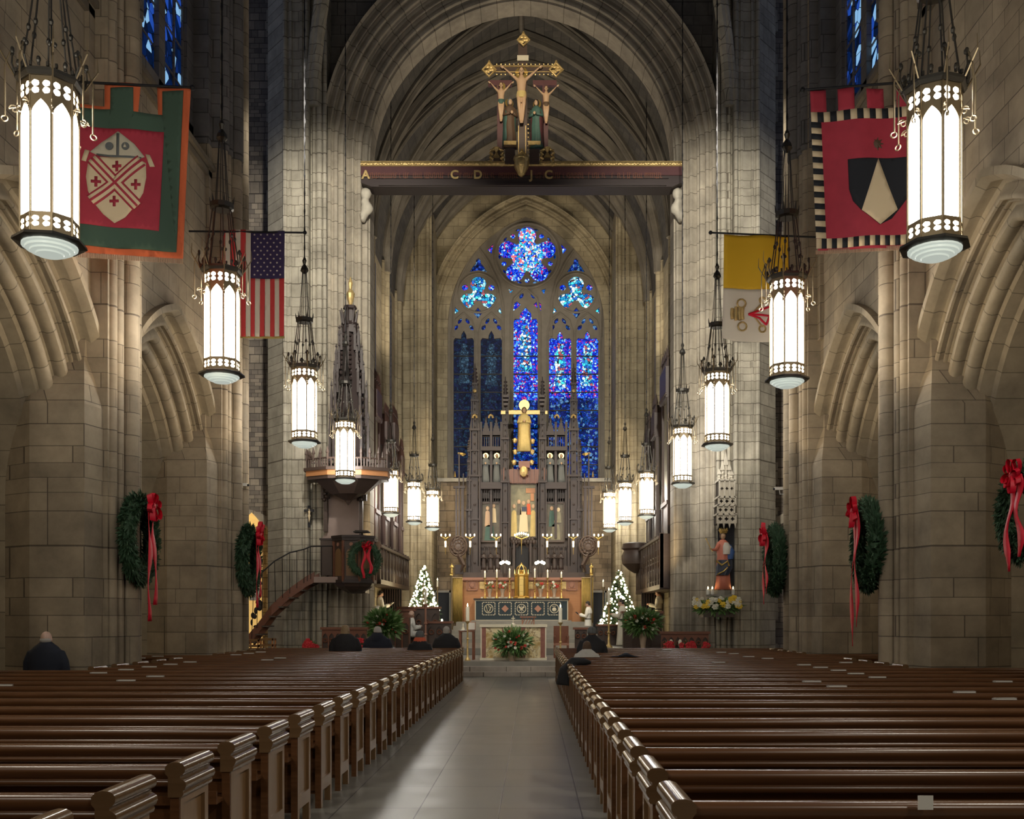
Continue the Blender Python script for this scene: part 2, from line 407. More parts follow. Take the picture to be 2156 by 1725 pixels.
# pointed arch: c = centre offset, R = radius; half span a=R-c. Points from left spring over the apex to right spring
def arch_pts(cu, z0, R, c, n=16, jamb=None):
    th = math.acos(min(1, c/R)) if c > 0 else pi/2
    L = []
    if jamb is not None: L.append((cu-(R-c), jamb))
    for i in range(n+1):
        a = th*i/n; L.append((cu-(R*cos(a)-c), z0+R*sin(a)))
    Rr = [(2*cu-x, z) for x, z in reversed(L[:-1])]
    return L+Rr
def sweep(mb, cu, z0, R, c, prof, plane, n=20, jamb=None):
    """prof: list of (dr, d): dr added to the radius, d = coordinate along the wall normal; plane 'Y' (arcade, u=Y, d=X) or 'X' (u=X, d=Y)"""
    rows = []; S = None
    base = arch_pts(cu, z0, R+prof[0][0], c, n, jamb)
    s = [0]
    for i in range(1, len(base)): s.append(s[-1]+math.dist(base[i], base[i-1]))
    tt = [0]
    for j in range(1, len(prof)): tt.append(tt[-1]+math.dist(prof[j], prof[j-1]))
    vs = []; uvs = []
    for j, (dr, d) in enumerate(prof):
        P = arch_pts(cu, z0, R+dr, c, n, jamb)
        for i, (u, z) in enumerate(P):
            vs.append((u, d, z) if plane == 'X' else (d, u, z)); uvs.append((s[i], tt[j]+1))
    m = len(base); fs = []
    for j in range(len(prof)-1):
        for i in range(m-1): fs.append((j*m+i, j*m+i+1, (j+1)*m+i+1, (j+1)*m+i))
    mb.add(vs, fs, None, uvs)
SECTION = [(0, 0), (.03, -.10), (.08, -.15), (.14, -.15), (.18, -.09), (.20, .02), (.22, .06), (.25, .075), (.28, .05), (.295, -.03), (.31, -.05), (.325, -.02), (.345, .0), (.365, -.02), (.38, -.06), (.41, -.075), (.44, -.06), (.455, .02), (.48, .075), (.53, .11), (.58, .10), (.62, .06), (.64, .0), (.66, -.04), (.69, -.05), (.71, -.02), (.73, .05), (.77, .09), (.83, .10), (.88, .07), (.91, .02), (.93, -.03), (.96, -.03), (1, 0)]
def mould(r0, d0, r1, d1, k=5, amp=1.0):
    """moulded section (hollows, fillets, rolls) laid along the splay from (r0,d0) to (r1,d1)"""
    P = []; dx, dy = r1-r0, d1-d0; L = math.hypot(dx, dy); nx, ny = dy/L, -dx/L
    if ny > 0: nx, ny = -nx, -ny          # the open side is towards smaller d and smaller r
    for t, a in SECTION:
        if k < 0: t, a = 1-t, a
        P.append((r0+dx*t+nx*a*amp, d0+dy*t+ny*a*amp))
    return P if k > 0 else P[::-1]
# ================================================================ SETTING
def slab(name, x0, x1, y0, y1, z0, z1, mat):
    return structure(MB().bx(x0, x1, y0, y1, z0, z1).build(name, mat))
slab('floor', -16, 15, -6, 29.2, -.2, 0, 'floor_slate')
slab('wall_back', -16, 15, -6.3, -6, 0, 27, 'shade_stone')
# sanctuary steps and floors
m = MB(); m.bx(-9.5, 8.6, 29.2, 62, -.2, .14); structure(m.build('trim_1', 'step_stone'))
m = MB(); m.bx(-9.5, 8.6, 29.62, 62, .14, .28); structure(m.build('trim_2', 'step_stone'))
m = MB(); m.bx(-9.5, 8.6, 30.04, 62, .28, .42); structure(m.build('trim_3', 'platform_stone'))
m = MB(); m.bx(-9.5, 8.6, 35.2, 62, .42, .66); structure(m.build('trim_4', 'platform_stone'))
for k in range(5):
    m = MB(); m.bx(XC-3.4+.1*k, XC+3.4-.1*k, 43.2+.45*k, 50.8, .66+.18*k, .84+.18*k); structure(m.build('trim_%d' % (5+k), 'platform_stone'))
UW, UF = 7.28, 7.17        # wall plane, pier front corner (distance from the axis)
HOOD_R, HOOD_C, Z0 = 4.7, 1.2, 3.85
def arcade(side):
    s = -1 if side == 'left' else 1
    X = lambda u: XC+s*u
    hands = 1 if s > 0 else -1
    # wall above the arches, nave face, with arched openings
    m = MB(); vs = []
    centres = (2.2, 8.6, 15.0, 21.4)
    def zarch(y):
        for c in centres:
            dy = abs(y-c)
            if dy <= 3.2:
                q = HOOD_R**2-(dy+HOOD_C)**2
                return Z0+sqrt(max(0, q))
        return 0
    ys = [-1.0+i*.1 for i in range(257)]
    for y0, y1 in zip(ys[:-1], ys[1:]):
        m.add([(X(UW), y0, zarch(y0)), (X(UW), y1, zarch(y1)), (X(UW), y1, 12.4), (X(UW), y0, 12.4)], [(0, 1, 2, 3) if s < 0 else (3, 2, 1, 0)])
    # aisle face
    for y0, y1 in zip(ys[:-1], ys[1:]):
        m.add([(X(9.0), y0, zarch(y0)), (X(9.0), y1, zarch(y1)), (X(9.0), y1, 13), (X(9.0), y0, 13)], [(3, 2, 1, 0)])
    # sloping sill under the clerestory and recessed clerestory wall
    m.add([(X(UW), -1, 12.4), (X(UW), 25.6, 12.4), (X(7.62), 25.6, 12.95), (X(7.62), -1, 12.95)], [(0, 1, 2, 3)])
    structure(m.build('wall_'+side, 'nave_stone'))
    m = MB()
    for zz, uu, hh in ((12.38, UW-.16, .12), (12.22, UW-.08, .14), (12.95, 7.5, .08)):
        m.bx(X(uu), X(8), -1, 25.6, zz-hh/2, zz+hh/2)
    structure(m.build('trim_11' if s < 0 else 'trim_12', 'nave_arch'))
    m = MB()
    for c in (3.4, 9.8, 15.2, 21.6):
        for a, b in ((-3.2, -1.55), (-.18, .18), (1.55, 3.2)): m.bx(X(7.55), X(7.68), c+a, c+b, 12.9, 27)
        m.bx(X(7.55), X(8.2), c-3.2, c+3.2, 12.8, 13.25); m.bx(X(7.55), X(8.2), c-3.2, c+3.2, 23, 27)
    structure(m.build('wall_%s_clerestory' % side, 'shade_stone'))
    for i, c in enumerate((15.2, 21.6)):
        w = structure(MB().bx(X(7.66), X(7.7), c-1.6, c+1.6, 13.1, 23.1).build('window_%d' % ((2 if s < 0 else 4)+i), 'glass_clere'))
        mu = MB()
        for yy in (-1.5, -.95, .95, 1.5): mu.bx(X(7.62), X(7.66), c+yy-.03, c+yy+.03, 13.1, 23.1)
        for zz in range(10): mu.bx(X(7.63), X(7.66), c-1.55, c+1.55, 13.9+zz*.9-.015, 13.9+zz*.9+.015)
        mu.build('mullion', 'shade_stone', w)
    # arches
    for k, c in enumerate((8.6, 15.0, 21.4)):
        m = MB()
        prof = [(.10, X(UW+.02)), (.10, X(UW-.13)), (.03, X(UW-.13)), (0, X(UW-.04))]
        prof = [(.02, X(UW-.0)), (.02, X(UW-.16)), (-.10, X(UW-.16)), (-.16, X(UW-.02))]
        q = mould(-.16, UW+.0, -1.0, UW+.75, 5, 1.0)
        prof += [(r, X(d)) for r, d in q]
        prof += [(-1.02, X(UW+.95)), (-1.10, X(UW+1.0)), (-1.10, X(9.02))]
        sweep(m, c, Z0, HOOD_R, HOOD_C, prof, 'Y', 22, 0)
        o = m.build('trim_%d' % ((13 if s < 0 else 16)+k), 'nave_arch', smooth=True, auto=38); structure(o)
        fix(o)
    # piers
    for k, cy in enumerate((11.8, 18.2, 24.6)):
        last = k == 2
        m = MB()
        P = [(8.1, -1.2), (7.17, -1.2), (7.03, -.62), (7.03, .62), (7.17, 1.2), (8.1, 1.2), (8.8, .75), (8.8, -.75)]
        poly = [(X(u), cy+d) for u, d in P]
        if s < 0: poly = poly[::-1]
        m.prism(poly[::-1], 0, 5.35)
        # the pier shrinks into the springing of the arches
        n_ = len(P); lo = [(X(u), cy+d, 5.35) for u, d in P]; mi = [(X(7.03+(u-7.03)*.9+.2), cy+d*.66, 6.2) for u, d in P]; hi = [(X(7.03+(u-7.03)*.8+.25), cy+d*.3, 8.5) for u, d in P]
        m.add(lo+mi+hi, [(i, (i+1) % n_, n_+(i+1) % n_, n_+i) for i in range(n_)]+[(n_+i, n_+(i+1) % n_, 2*n_+(i+1) % n_, 2*n_+i) for i in range(n_)])
        fix(m.build('stone_pier', 'nave_stone')); o = COL.objects[-1]
        structure(o)
        m = MB(); v = MB()
        offs = [-.55, -.30, 0, .30, .55]; rad = [.095, .11, .17, .11, .095]
        for dy, r in zip(offs, rad): m.tube([(X(6.98-.10*(r > .12)), cy+dy, 0), (X(6.98-.10*(r > .12)), cy+dy, 26)], r, 14)
        for dy in (-.68, -.42, -.16, .16, .42, .68): m.bx(X(6.98), X(7.3), cy+dy-.035, cy+dy+.035, 0, 26)
        m.bx(X(7.03), X(7.6), cy-.72, cy+.72, 0, 26)
        m.bx(X(7.2), X(8.3), cy-.95, cy+.95, 8.3, 12.9)
        if last:
            for dy, uu, r in ((1.15, 7.0, .14), (1.42, 7.05, .10), (.88, 7.02, .08)): m.tube([(X(uu), cy+dy, 0), (X(uu), cy+dy, 26)], r, 14)
            m.bx(X(7.05), X(9.2), cy+.6, cy+1.55, 0, 27)
        structure(m.build('wall_shafts', 'nave_stone', smooth=True, auto=35))
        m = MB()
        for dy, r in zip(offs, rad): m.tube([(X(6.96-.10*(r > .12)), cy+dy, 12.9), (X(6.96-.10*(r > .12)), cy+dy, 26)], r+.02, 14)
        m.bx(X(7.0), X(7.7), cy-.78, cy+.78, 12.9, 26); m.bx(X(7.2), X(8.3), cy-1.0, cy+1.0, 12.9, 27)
        structure(m.build('wall_shafts_upper', 'shade_stone', smooth=True, auto=35))  # shaft tops sheathed in the same stone, coloured darker as if unlit
    # aisle outer wall and its ceiling
    slab('wall_%s_aisle' % side, X(12.6), X(12.9), -6, 62, 0, 12.5, 'nave_stone')
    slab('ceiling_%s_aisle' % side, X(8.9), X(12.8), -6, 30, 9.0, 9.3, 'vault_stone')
    # inner aisle arches seen through the arcade
    for k, cy in enumerate((18.2, 24.6)):
        m = MB()
        pts = []
        sweep(m, X(10.9), 4.2, 2.3, .5, [(.5, cy-.45), (.25, cy-.45), (.12, cy-.3), (0, cy-.15), (0, cy+.45)], 'X', 14, 0)
        m.bx(X(8.7), X(12.7), cy-.2, cy+.2, 6.75, 9.1)
        structure(fix(m.build('trim_%d' % ((19 if s < 0 else 21)+k), 'nave_arch', smooth=True)))
for sd in ('left', 'right'): arcade(sd)
# ---------------- crossing: chancel arch with its compound piers
AX, AZ, AR = -.37, 17.84, 5.62; AC = .28
m = MB()
prof = [(0, 36.2), (0, 35.35)]+mould(.0, 35.3, .72, 34.7, -5, .8)+mould(.74, 34.68, 1.38, 34.08, -5, .8)+[(1.45, 34.0), (1.45, 34.9), (2.1, 34.9)]
sweep(m, AX, AZ, AR, AC, prof, 'X', 26, 0)
structure(fix(m.build('trim_23', 'grey_arch', smooth=True, auto=35)))
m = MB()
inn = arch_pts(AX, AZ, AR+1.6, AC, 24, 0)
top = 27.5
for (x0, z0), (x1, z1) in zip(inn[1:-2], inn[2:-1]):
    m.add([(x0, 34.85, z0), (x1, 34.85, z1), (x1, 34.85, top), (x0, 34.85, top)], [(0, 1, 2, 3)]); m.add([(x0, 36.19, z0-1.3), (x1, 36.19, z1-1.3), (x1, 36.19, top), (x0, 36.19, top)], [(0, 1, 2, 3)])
structure(m.build('wall_chancel_arch', 'shade_stone'))  # wall colour darkened for the vault shadow above the arch
for s in (-1, 1):
    X = lambda u: AX+s*u
    m = MB()
    m.bx(X(6.62), X(7.0), 34.0, 36.2, 0, 19.5)
    m.bx(X(7.0), X(7.15), 34.05, 36.2, 0, 19.5)
    m.bx(X(6.62), X(8.3), 34.12, 37, 0, 27.5)
    # outer buttress-like pier towards the transept
    poly = [(X(7.15), 36), (X(7.15), 33.75), (X(8.0), 33.75), (X(8.75), 34.6), (X(8.75), 36)]
    m.prism(poly, 0, 27.5)
    for uu, r in ((6.66, .07), (6.84, .1), (7.02, .07), (7.22, .07), (7.95, .08)):
        m.tube([(X(uu), 33.98 if uu < 7.1 else 33.74, 0), (X(uu), 33.98 if uu < 7.1 else 33.74, 27)], r, 12)
    for uu in (7.4, 7.76): m.bx(X(uu)-.04, X(uu)+.04, 33.70, 34, 0, 27)
    structure(fix(m.build('wall_crossing_pier', 'grey_stone', smooth=True, auto=30)))
    # transept wall beyond
    slab('wall_transept', X(8.6), X(16), 36.4, 36.9, 0, 28, 'dark_brick')
    m = MB()
    for i in range(34):
        w = .22 if i % 2 else .5
        m.bx(X(8.5), X(8.5+w+.25), 36.3, 36.45, i*.82, i*.82+.80)
    structure(m.build('trim_%d' % (24 if s < 0 else 25), 'grey_stone'))
    m = MB()   # side chapel arch
    sweep(m, X(9.9), 3.2, 2.1, .5, [(.4, 36.0), (.1, 36.0), (0, 36.15), (0, 36.5)], 'X', 12, 0)
    structure(fix(m.build('trim_%d' % (26 if s < 0 else 27), 'grey_arch', smooth=True)))
# small sloping crossing rib rising beside the arch
for s in (-1, 1):
    m = MB(); P = []
    for i in range(14):
        t = i/13; P.append((AX+s*(7.0-1.6*t*t), 33.9-3.2*t*t, 19.0+5.2*t))
    m.tube(P, .2, 8); m.tube([(x+s*.16, y-.05, z) for x, y, z in P], .12, 8)
    structure(m.build('trim_%d' % (28 if s < 0 else 29), 'grey_stone', smooth=True))
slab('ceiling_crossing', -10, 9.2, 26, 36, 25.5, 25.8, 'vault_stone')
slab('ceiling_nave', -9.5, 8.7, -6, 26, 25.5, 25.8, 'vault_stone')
# ---------------- chancel
HW = 6.0; VZ, VR, VC = 16.6, 8.35, 2.35
YE = 51.0
for s in (-1, 1):
    X = lambda u: XC+s*u
    m = MB(); m.bx(X(HW), X(HW+.6), 36.2, YE, 0, 17.2)
    structure(m.build('wall_%s_chancel' % ('left' if s < 0 else 'right'), 'chancel_stone'))
    m = MB(); m.bx(X(4.55), X(HW), 48, YE, .6, 21.3); m.bx(X(4.42), X(4.7), 48.15, YE, .6, 21.6)
    for uu in (4.6, 5.0, 5.35): m.tube([(X(uu), 47.98, .6), (X(uu), 47.98, 21.2)], .09, 10)
    structure(m.build('wall_%s_pilaster' % ('left' if s < 0 else 'right'), 'chancel_stone'))
    for k, yy in enumerate((39.2, 43.2, 47.2)):
        m = MB()
        for dy, r in ((-.34, .09), (-.16, .1), (0, .16), (.16, .1), (.34, .09)): m.tube([(X(HW-.02-(.1 if r > .12 else 0)), yy+dy, .6), (X(HW-.02-(.1 if r > .12 else 0)), yy+dy, 17)], r, 12)
        m.bx(X(HW-.03), X(HW+.1), yy-.45, yy+.45, .6, 17)
        structure(m.build('wall_shafts', 'chancel_stone', smooth=True, auto=35))
# vault: pointed barrel whose webs carry ribs
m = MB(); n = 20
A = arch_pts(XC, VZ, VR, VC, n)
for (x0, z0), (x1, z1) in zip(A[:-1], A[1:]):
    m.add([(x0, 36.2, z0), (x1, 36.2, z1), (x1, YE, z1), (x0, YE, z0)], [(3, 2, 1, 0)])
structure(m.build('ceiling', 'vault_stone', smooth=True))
def vault_pt(t, y, dr=0):
    """t in -1..1 across the vault"""
    th = math.acos(VC/VR); a = th*(1-abs(t)); r = VR-dr
    x = (r*cos(a)-VC)*(1 if t > 0 else -1)
    return (XC+x, y, VZ+r*sin(a))
def ribtube(path, r):
    mb = MB(); mb.tube([vault_pt(t, y, .12) for t, y in path], r, 8)
    mb.tube([vault_pt(t, y, .05) for t, y in [(a, b-.16) for a, b in path]], r*.6, 6)
    mb.tube([vault_pt(t, y, .05) for t, y in [(a, b+.16) for a, b in path]], r*.6, 6)
    return mb
nr = 30
for yy in (39.2, 43.2, 47.2, 50.6):
    path = [(-1+2*i/40, yy) for i in range(41)]
    pass
    structure(ribtube(path, .24).build('trim_%d' % nr, 'rib_stone', smooth=True)); nr += 1
for ya, yb in ((35.2, 39.2), (39.2, 43.2), (43.2, 47.2), (47.2, 50.9)):
    for sg in (1, -1):
        path = [(sg*(-1+2*i/40), ya+(yb-ya)*i/40) for i in range(41)]
        structure(ribtube(path, .16).build('trim_%d' % nr, 'rib_stone', smooth=True)); nr += 1
mb = MB(); mb.tube([vault_pt(.001, y, .08) for y in (36.3, 44, 50.9)], .1, 6); structure(mb.build('trim_%d' % nr, 'rib_stone')); nr += 1
for ya, yb in ((37.9, 41.5), (42.5, 46.1)):
    for s in (-1, 1):      # dark lunette windows high on the chancel sides
        X = lambda u: XC+s*u
        o = structure(MB().bx(X(HW-.03), X(HW+.03), ya+.5, yb-.5, 11.5, 16.2).build('window_%d' % (10+nr), 'window_night')); nr += 1
# ---------------- east wall and the great window
PX = mpp(YE)
def W2(x, y): p = at(x, y, YE); return (p.x, p.z)
cxw = 1107.5
out = arch_pts(0, 0, 250, 85, 18)                      # in photo pixels, y up from spring 690
outer = [W2(cxw-166, 1012)]+[W2(cxw+x, 690-z) for x, z in out]+[W2(cxw+166, 1012)]
m = MB()
rect = [(-9, 0), (8, 0), (8, 27), (-9, 27)]
m.plate(rect, [outer], .3, T(0, YE, 0))
structure(fix(m.build('wall_east', 'chancel_stone')))
m = MB(); m.bx(XC-HW, XC+HW, YE-.04, YE, 0, at(0, 1016, YE).z)
structure(m.build('wall_east_lower', 'east_brick'))
m = MB(); a, b = at(905, 1012, YE), at(1306, 1012, YE)
m.bx(a.x, b.x, YE-.2, YE+.1, a.z-.08, a.z+.1); structure(m.build('trim_%d' % nr, 'carved_stone')); nr += 1
# moulded reveal
m = MB(); Rw, Cw, zw = 250*PX, 85*PX, at(0, 690, YE).z; cw = at(cxw, 0, YE).x
prof = [(0, YE+.35)]+mould(0, YE+.3, .95, YE-.3, -5, .7)+[(1.0, YE-.35), (1.0, YE)]
sweep(m, cw, zw, Rw, Cw, prof, 'X', 20, at(0, 1012, YE).z)
structure(fix(m.build('trim_%d' % nr, 'chancel_stone', smooth=True, auto=35))); nr += 1
# tracery (crop pixels -> photo pixels)
def cp(x, y): return (900+x/4.312, 400+y/4.312)
def shape(pts): return [W2(*cp(x, y)) for x, y in pts]
def circ(cx, cy, r, n=12, ry=None, ph=0): return [(cx+r*cos(ph+2*pi*i/n), cy+(ry or r)*sin(ph+2*pi*i/n)) for i in range(n)]
def foil(cx, cy, lobes, core, n=72):
    P = []
    for i in range(n):
        a = 2*pi*i/n; dx, dy = cos(a), sin(a); best = core
        for lx, ly, lr in lobes:
            b = dx*lx+dy*ly; disc = b*b-(lx*lx+ly*ly-lr*lr)
            if disc > 0 and b+sqrt(disc) > best: best = b+sqrt(disc)
        P.append((cx+dx*best, cy+dy*best))
    return P
def leaf(cx, cy, L, w, ang, n=5):
    P = []
    for i in range(n*2):
        t = 2*pi*i/(n*2); x = L*cos(t); y = w*sin(t)*abs(sin(t))**.4
        P.append((cx+x*cos(ang)-y*sin(ang), cy+x*sin(ang)+y*cos(ang)))
    return P
holes = []   # (polygon, material)
mir = lambda P: [(2*905-x, y) for x, y in P]
holes.append((foil(905, 590, [(185*sin(a), -185*cos(a), 84) for a in [2*pi*k/5 for k in range(5)]], 140), 'glass_blue'))
for k in range(5):
    a = 2*pi*(k+.5)/5; holes.append((circ(905+222*sin(a), 590-222*cos(a), 24, 8), 'glass_blue'))
    for d in (-.29, .29):
        b = a+d; holes.append((leaf(905+250*sin(b), 590-250*cos(b), 24, 12, b), 'glass_deep'))
tre = foil(460, 940, [(0, -92, 72), (-98, 58, 68), (98, 58, 68)], 60)
holes += [(tre, 'glass_teal'), (mir(tre), 'glass_teal')]
for P, g in (((circ(338, 878, 29, 9)), 'glass_blue'), (circ(580, 878, 29, 9), 'glass_blue'), ([(380, 738), (420, 672), (438, 660), (440, 625), (460, 610), (480, 625), (484, 660), (500, 672), (540, 738), (460, 722)], 'glass_deep'), ([(457, 1060), (496, 1110), (457, 1162), (418, 1110)], 'glass_deep'),
    ([(243, 1120), (250, 1060), (285, 1092)], 'glass_teal'), ([(632, 1092), (660, 1060), (670, 1118)], 'glass_teal'), ([(545, 530), (598, 478), (580, 572)], 'glass_blue'), ([(735, 888), (778, 900), (752, 938)], 'glass_teal'), (leaf(853, 955, 30, 17, -1.0), 'glass_deep'), ([(779, 1092), (778, 1028), (812, 1003), (848, 1032), (818, 1062)], 'glass_blue')):
    holes += [(P, g), (mir(P), g)]
lan = [(235, 420, 'dim'), (482, 675, 'dim'), (782, 1000, 'mid'), (1105, 1305, 'br'), (1355, 1552, 'br')]
lancets = []
for x0, x1, kd in lan:
    c = (x0+x1)/2; h = 0
    if kd == 'mid':
        P = [(x0, 2630), (x0, 1190), (x0+12, 1162), (c-55, 1165), (c-48, 1110), (c, 1058), (c+48, 1110), (c+55, 1165), (x1-12, 1162), (x1, 1190), (x1, 2630)]
    else:
        P = [(x0, 2630), (x0, 1360), (x0+14, 1338), (c-26, 1345), (c-22, 1310), (c, 1272), (c+22, 1310), (c+26, 1345), (x1-14, 1338), (x1, 1360), (x1, 2630)]
        for sx in (-1, 1):
            holes.append((leaf(c+sx*35, 1184, 30, 16, 1.03*sx), 'glass_deep')); holes.append((leaf(c+sx*70, 1243, 28, 18, .95*sx), 'glass_deep'))
    lancets.append((P, kd, x0, x1, c))
win = MB()
win.plate(outer, [shape(P) for P, g in holes]+[shape(P) for P, *_ in lancets], .28, T(0, YE+.12, 0))
wo = structure(fix(win.build('window_1', 'tracery_stone')))
rl = MB()   # raised rolls that follow the main tracery bars
def roll(P, r=.06): rl.tube([(*[W2(*cp(x, y))[0]], YE+.1, W2(*cp(x, y))[1]) for x, y in P], r, 6)
roll(circ(905, 590, 292, 40)+[(905+292, 590)], .085)
for c in (460, 1350):
    roll([(c-225, 1330), (c-222, 1000), (c-180, 820), (c-90, 640), (c, 510), (c+90, 640), (c+190, 850), (c+228, 1060), (c+225, 1330)], .07)
    roll(circ(c, 930, 178, 30)+[(c+178, 930)], .06)
for P, kd, x0, x1, c in lancets:
    if kd == 'mid': roll([(x0-22, 2630), (x0-22, 1130), (x0+5, 980), (c, 880), (x1-5, 980), (x1+22, 1130), (x1+22, 2630)], .07)
    else: roll([(x0-16, 2630), (x0-16, 1290), (x0+15, 1180), (c, 1110), (x1-15, 1180), (x1+16, 1290), (x1+16, 2630)], .055)
rl.build('tracery_roll', 'tracery_stone', wo, smooth=True)
for k, (P, g) in enumerate(holes):
    mb = MB(); S = shape(P); mb.add([(x, YE+.26, z) for x, z in S], [tuple(range(len(S)))]); mb.build('glass_pane', g, wo)
for P, kd, x0, x1, c in lancets:
    g = {'dim': 'glass_dim', 'mid': 'glass_blue', 'br': 'glass_blue'}[kd]
    yb = 2630
    S = [W2(*cp(x, y)) for x, y in P]
    split = {'dim': 2630, 'mid': 1900, 'br': 1880}[kd]
    top = [p if p[1] < split else (p[0], split) for p in P]; S = shape(top)
    mb = MB(); mb.add([(x, YE+.26, z) for x, z in S], [tuple(range(len(S)))]); mb.build('glass_pane', g, wo)
    if split < 2630:
        S = shape([(x0, split), (x1, split), (x1, 2630), (x0, 2630)])
        mb = MB(); mb.add([(x, YE+.26, z) for x, z in S], [(0, 1, 2, 3)]); mb.build('glass_pane', 'glass_deep', wo)
    # standing figure in paler glass: haloed head, shoulders, robe
    w = (x1-x0); y0 = 1385 if kd != 'mid' else 1215
    F = [(c-w*.10, y0+w*.28), (c-w*.14, y0+w*.12), (c-w*.08, y0), (c+w*.08, y0), (c+w*.14, y0+w*.12), (c+w*.10, y0+w*.28), (c+w*.22, y0+w*.42), (c+w*.24, y0+w*.9), (c+w*.18, y0+w*1.3), (c+w*.3, y0+w*1.95), (c-w*.3, y0+w*1.95), (c-w*.18, y0+w*1.3), (c-w*.24, y0+w*.9), (c-w*.22, y0+w*.42)]
    S = shape(F); mb = MB(); mb.add([(x, YE+.25, z) for x, z in S], [tuple(range(len(S)))])
    mb.build('glass_figure', {'dim': 'glass_dimfig', 'mid': 'glass_teal', 'br': 'glass_teal'}[kd], wo)
    sb = MB()
    for yy in range(1500, 2630, 165):
        a, b = W2(*cp(x0, yy)), W2(*cp(x1, yy)); sb.bx(a[0], b[0], YE+.2, YE+.24, a[1]-.03, a[1]+.03)
    sb.build('saddle_bar', 'iron', wo)
S = shape(circ(905, 590, 150, 24)); mb = MB(); mb.add([(x, YE+.25, z) for x, z in S], [tuple(range(len(S)))]); mb.build('glass_figure', 'glass_bright', wo)
S = shape(foil(905, 405, [(0, 0, 76)], 76, 20)); mb = MB(); mb.add([(x, YE+.25, z) for x, z in S], [tuple(range(len(S)))]); mb.build('glass_figure', 'glass_bright', wo)
# ================================================================ PEWS
PH = .91
def pew(nm, x_aisle, x_out, ynear, yfar, s):
    """s=+1: the outer end lies towards +x. The back stands at ynear, seat towards +y"""
    t = thing(nm, (x_aisle, ynear, 0), 'x', 'pew')
    a, b = (x_aisle, x_out)
    L = abs(b-a); d = 1 if b > a else -1
    i0, i1 = a+d*.045, b-d*.03
    m = MB(); m.bx(i0, i1, ynear+.03, ynear+.055, .12, PH-.10)
    for z in (.15, .60): m.bx(i0, i1, ynear+.018, ynear+.04, z, z+.05)
    m.bx(i0, i1, ynear+.004, ynear+.03, PH-.22, PH-.17)
    m.build('backrest', 'pew_wood', t)
    # rounded top rail, moulded underneath
    prof = [(.0, PH-.12), (-.012, PH-.115), (-.022, PH-.10), (-.02, PH-.085), (-.006, PH-.075), (-.016, PH-.06), (-.024, PH-.042), (-.024, PH-.025), (-.014, PH-.008), (.004, PH), (.04, PH), (.062, PH-.006), (.075, PH-.022), (.075, PH-.05), (.06, PH-.07), (.055, PH-.12)]
    m = MB(); n = len(prof)
    m.add([(i0, ynear+p, z) for p, z in prof]+[(i1, ynear+p, z) for p, z in prof], [(k, (k+1) % n, n+(k+1) % n, n+k) for k in range(n)]+[tuple(range(n)), tuple(reversed(range(n, 2*n)))])
    fix(m.build('top_rail', 'pew_wood', t, smooth=True, auto=50))
    m = MB(); m.bx(i0, i1, ynear+.06, ynear+.44, .42, .46); m.bx(i0, i1, ynear+.40, ynear+.43, .34, .42); m.build('seat', 'pew_wood', t)
    m = MB(); m.bx(i0, i1, ynear-.16, ynear+.0, .56, .58); m.bx(i0, i1, ynear-.165, ynear-.15, .56, .64); m.build('book_rack', 'pew_wood', t)
    for q, x in ((0, a), (1, b)):
        x0, x1 = (x, x+d*.055) if q == 0 else (x-d*.055, x)
        yn, yf = ynear-.02, yfar
        m = MB()
        # panel with a raised frame and a cut-out between two feet
        pl = [(yn, 0), (yn+.06, 0), (yn+.06, .15), (yf-.06, .15), (yf-.06, 0), (yf, 0), (yf, PH-.13), (yn, PH-.13)]
        M_ = Matrix(((0, 1, 0, min(x0, x1)), (1, 0, 0, 0), (0, 0, 1, 0), (0, 0, 0, 1)))
        m.plate(pl, [[(yn+.06, .26), (yn+.06, PH-.21), (yf-.06, PH-.21), (yf-.06, .26)]], .055, M_)
        m.bx(min(x0, x1)+.022, max(x0, x1)-.022, yn+.05, yf-.05, .25, PH-.20)
        e = fix(m.build('end_panel', 'pew_end_wood', t)); m = MB(); m.bx(min(x0, x1)+.002, max(x0, x1)-.002, yn-.012, yn, 0, PH-.13); m.build('end_face_shade', 'pew_wood', e)  # dark facing painting the backlit near side of the pew end
        # stepped rounded cap running along the end
        cp_ = [(.0, PH-.17), (-.016, PH-.165), (-.022, PH-.15), (-.018, PH-.138), (-.028, PH-.128), (-.036, PH-.108), (-.034, PH-.088), (-.020, PH-.076), (-.004, PH-.068), (-.004, PH-.056), (-.018, PH-.048), (-.030, PH-.03), (-.030, PH-.008), (-.018, PH+.010), (0, PH+.018), (.03, PH+.020), (.06, PH+.012), (.078, PH-.008), (.078, PH-.04), (.062, PH-.06), (.062, PH-.17)]
        sg = 1 if x1 > x0 else -1
        if q == 1: cp_ = [(.055-c, z) for c, z in cp_]
        m = MB(); n = len(cp_)
        m.add([(x0+sg*c, yn-.02, z) for c, z in cp_]+[(x0+sg*c, yf+.015, z) for c, z in cp_], [(k, (k+1) % n, n+(k+1) % n, n+k) for k in range(n)]+[tuple(range(n)), tuple(reversed(range(n, 2*n)))])
        fix(m.build('end_cap', 'cap_sheen_wood', e, smooth=True, auto=50))
    return t
NP = 27
def pier_row(y): return any(abs(y-c) < 1.9 for c in (18.2, 24.6))
protoL = {}
rowsL = []; rowsR = []
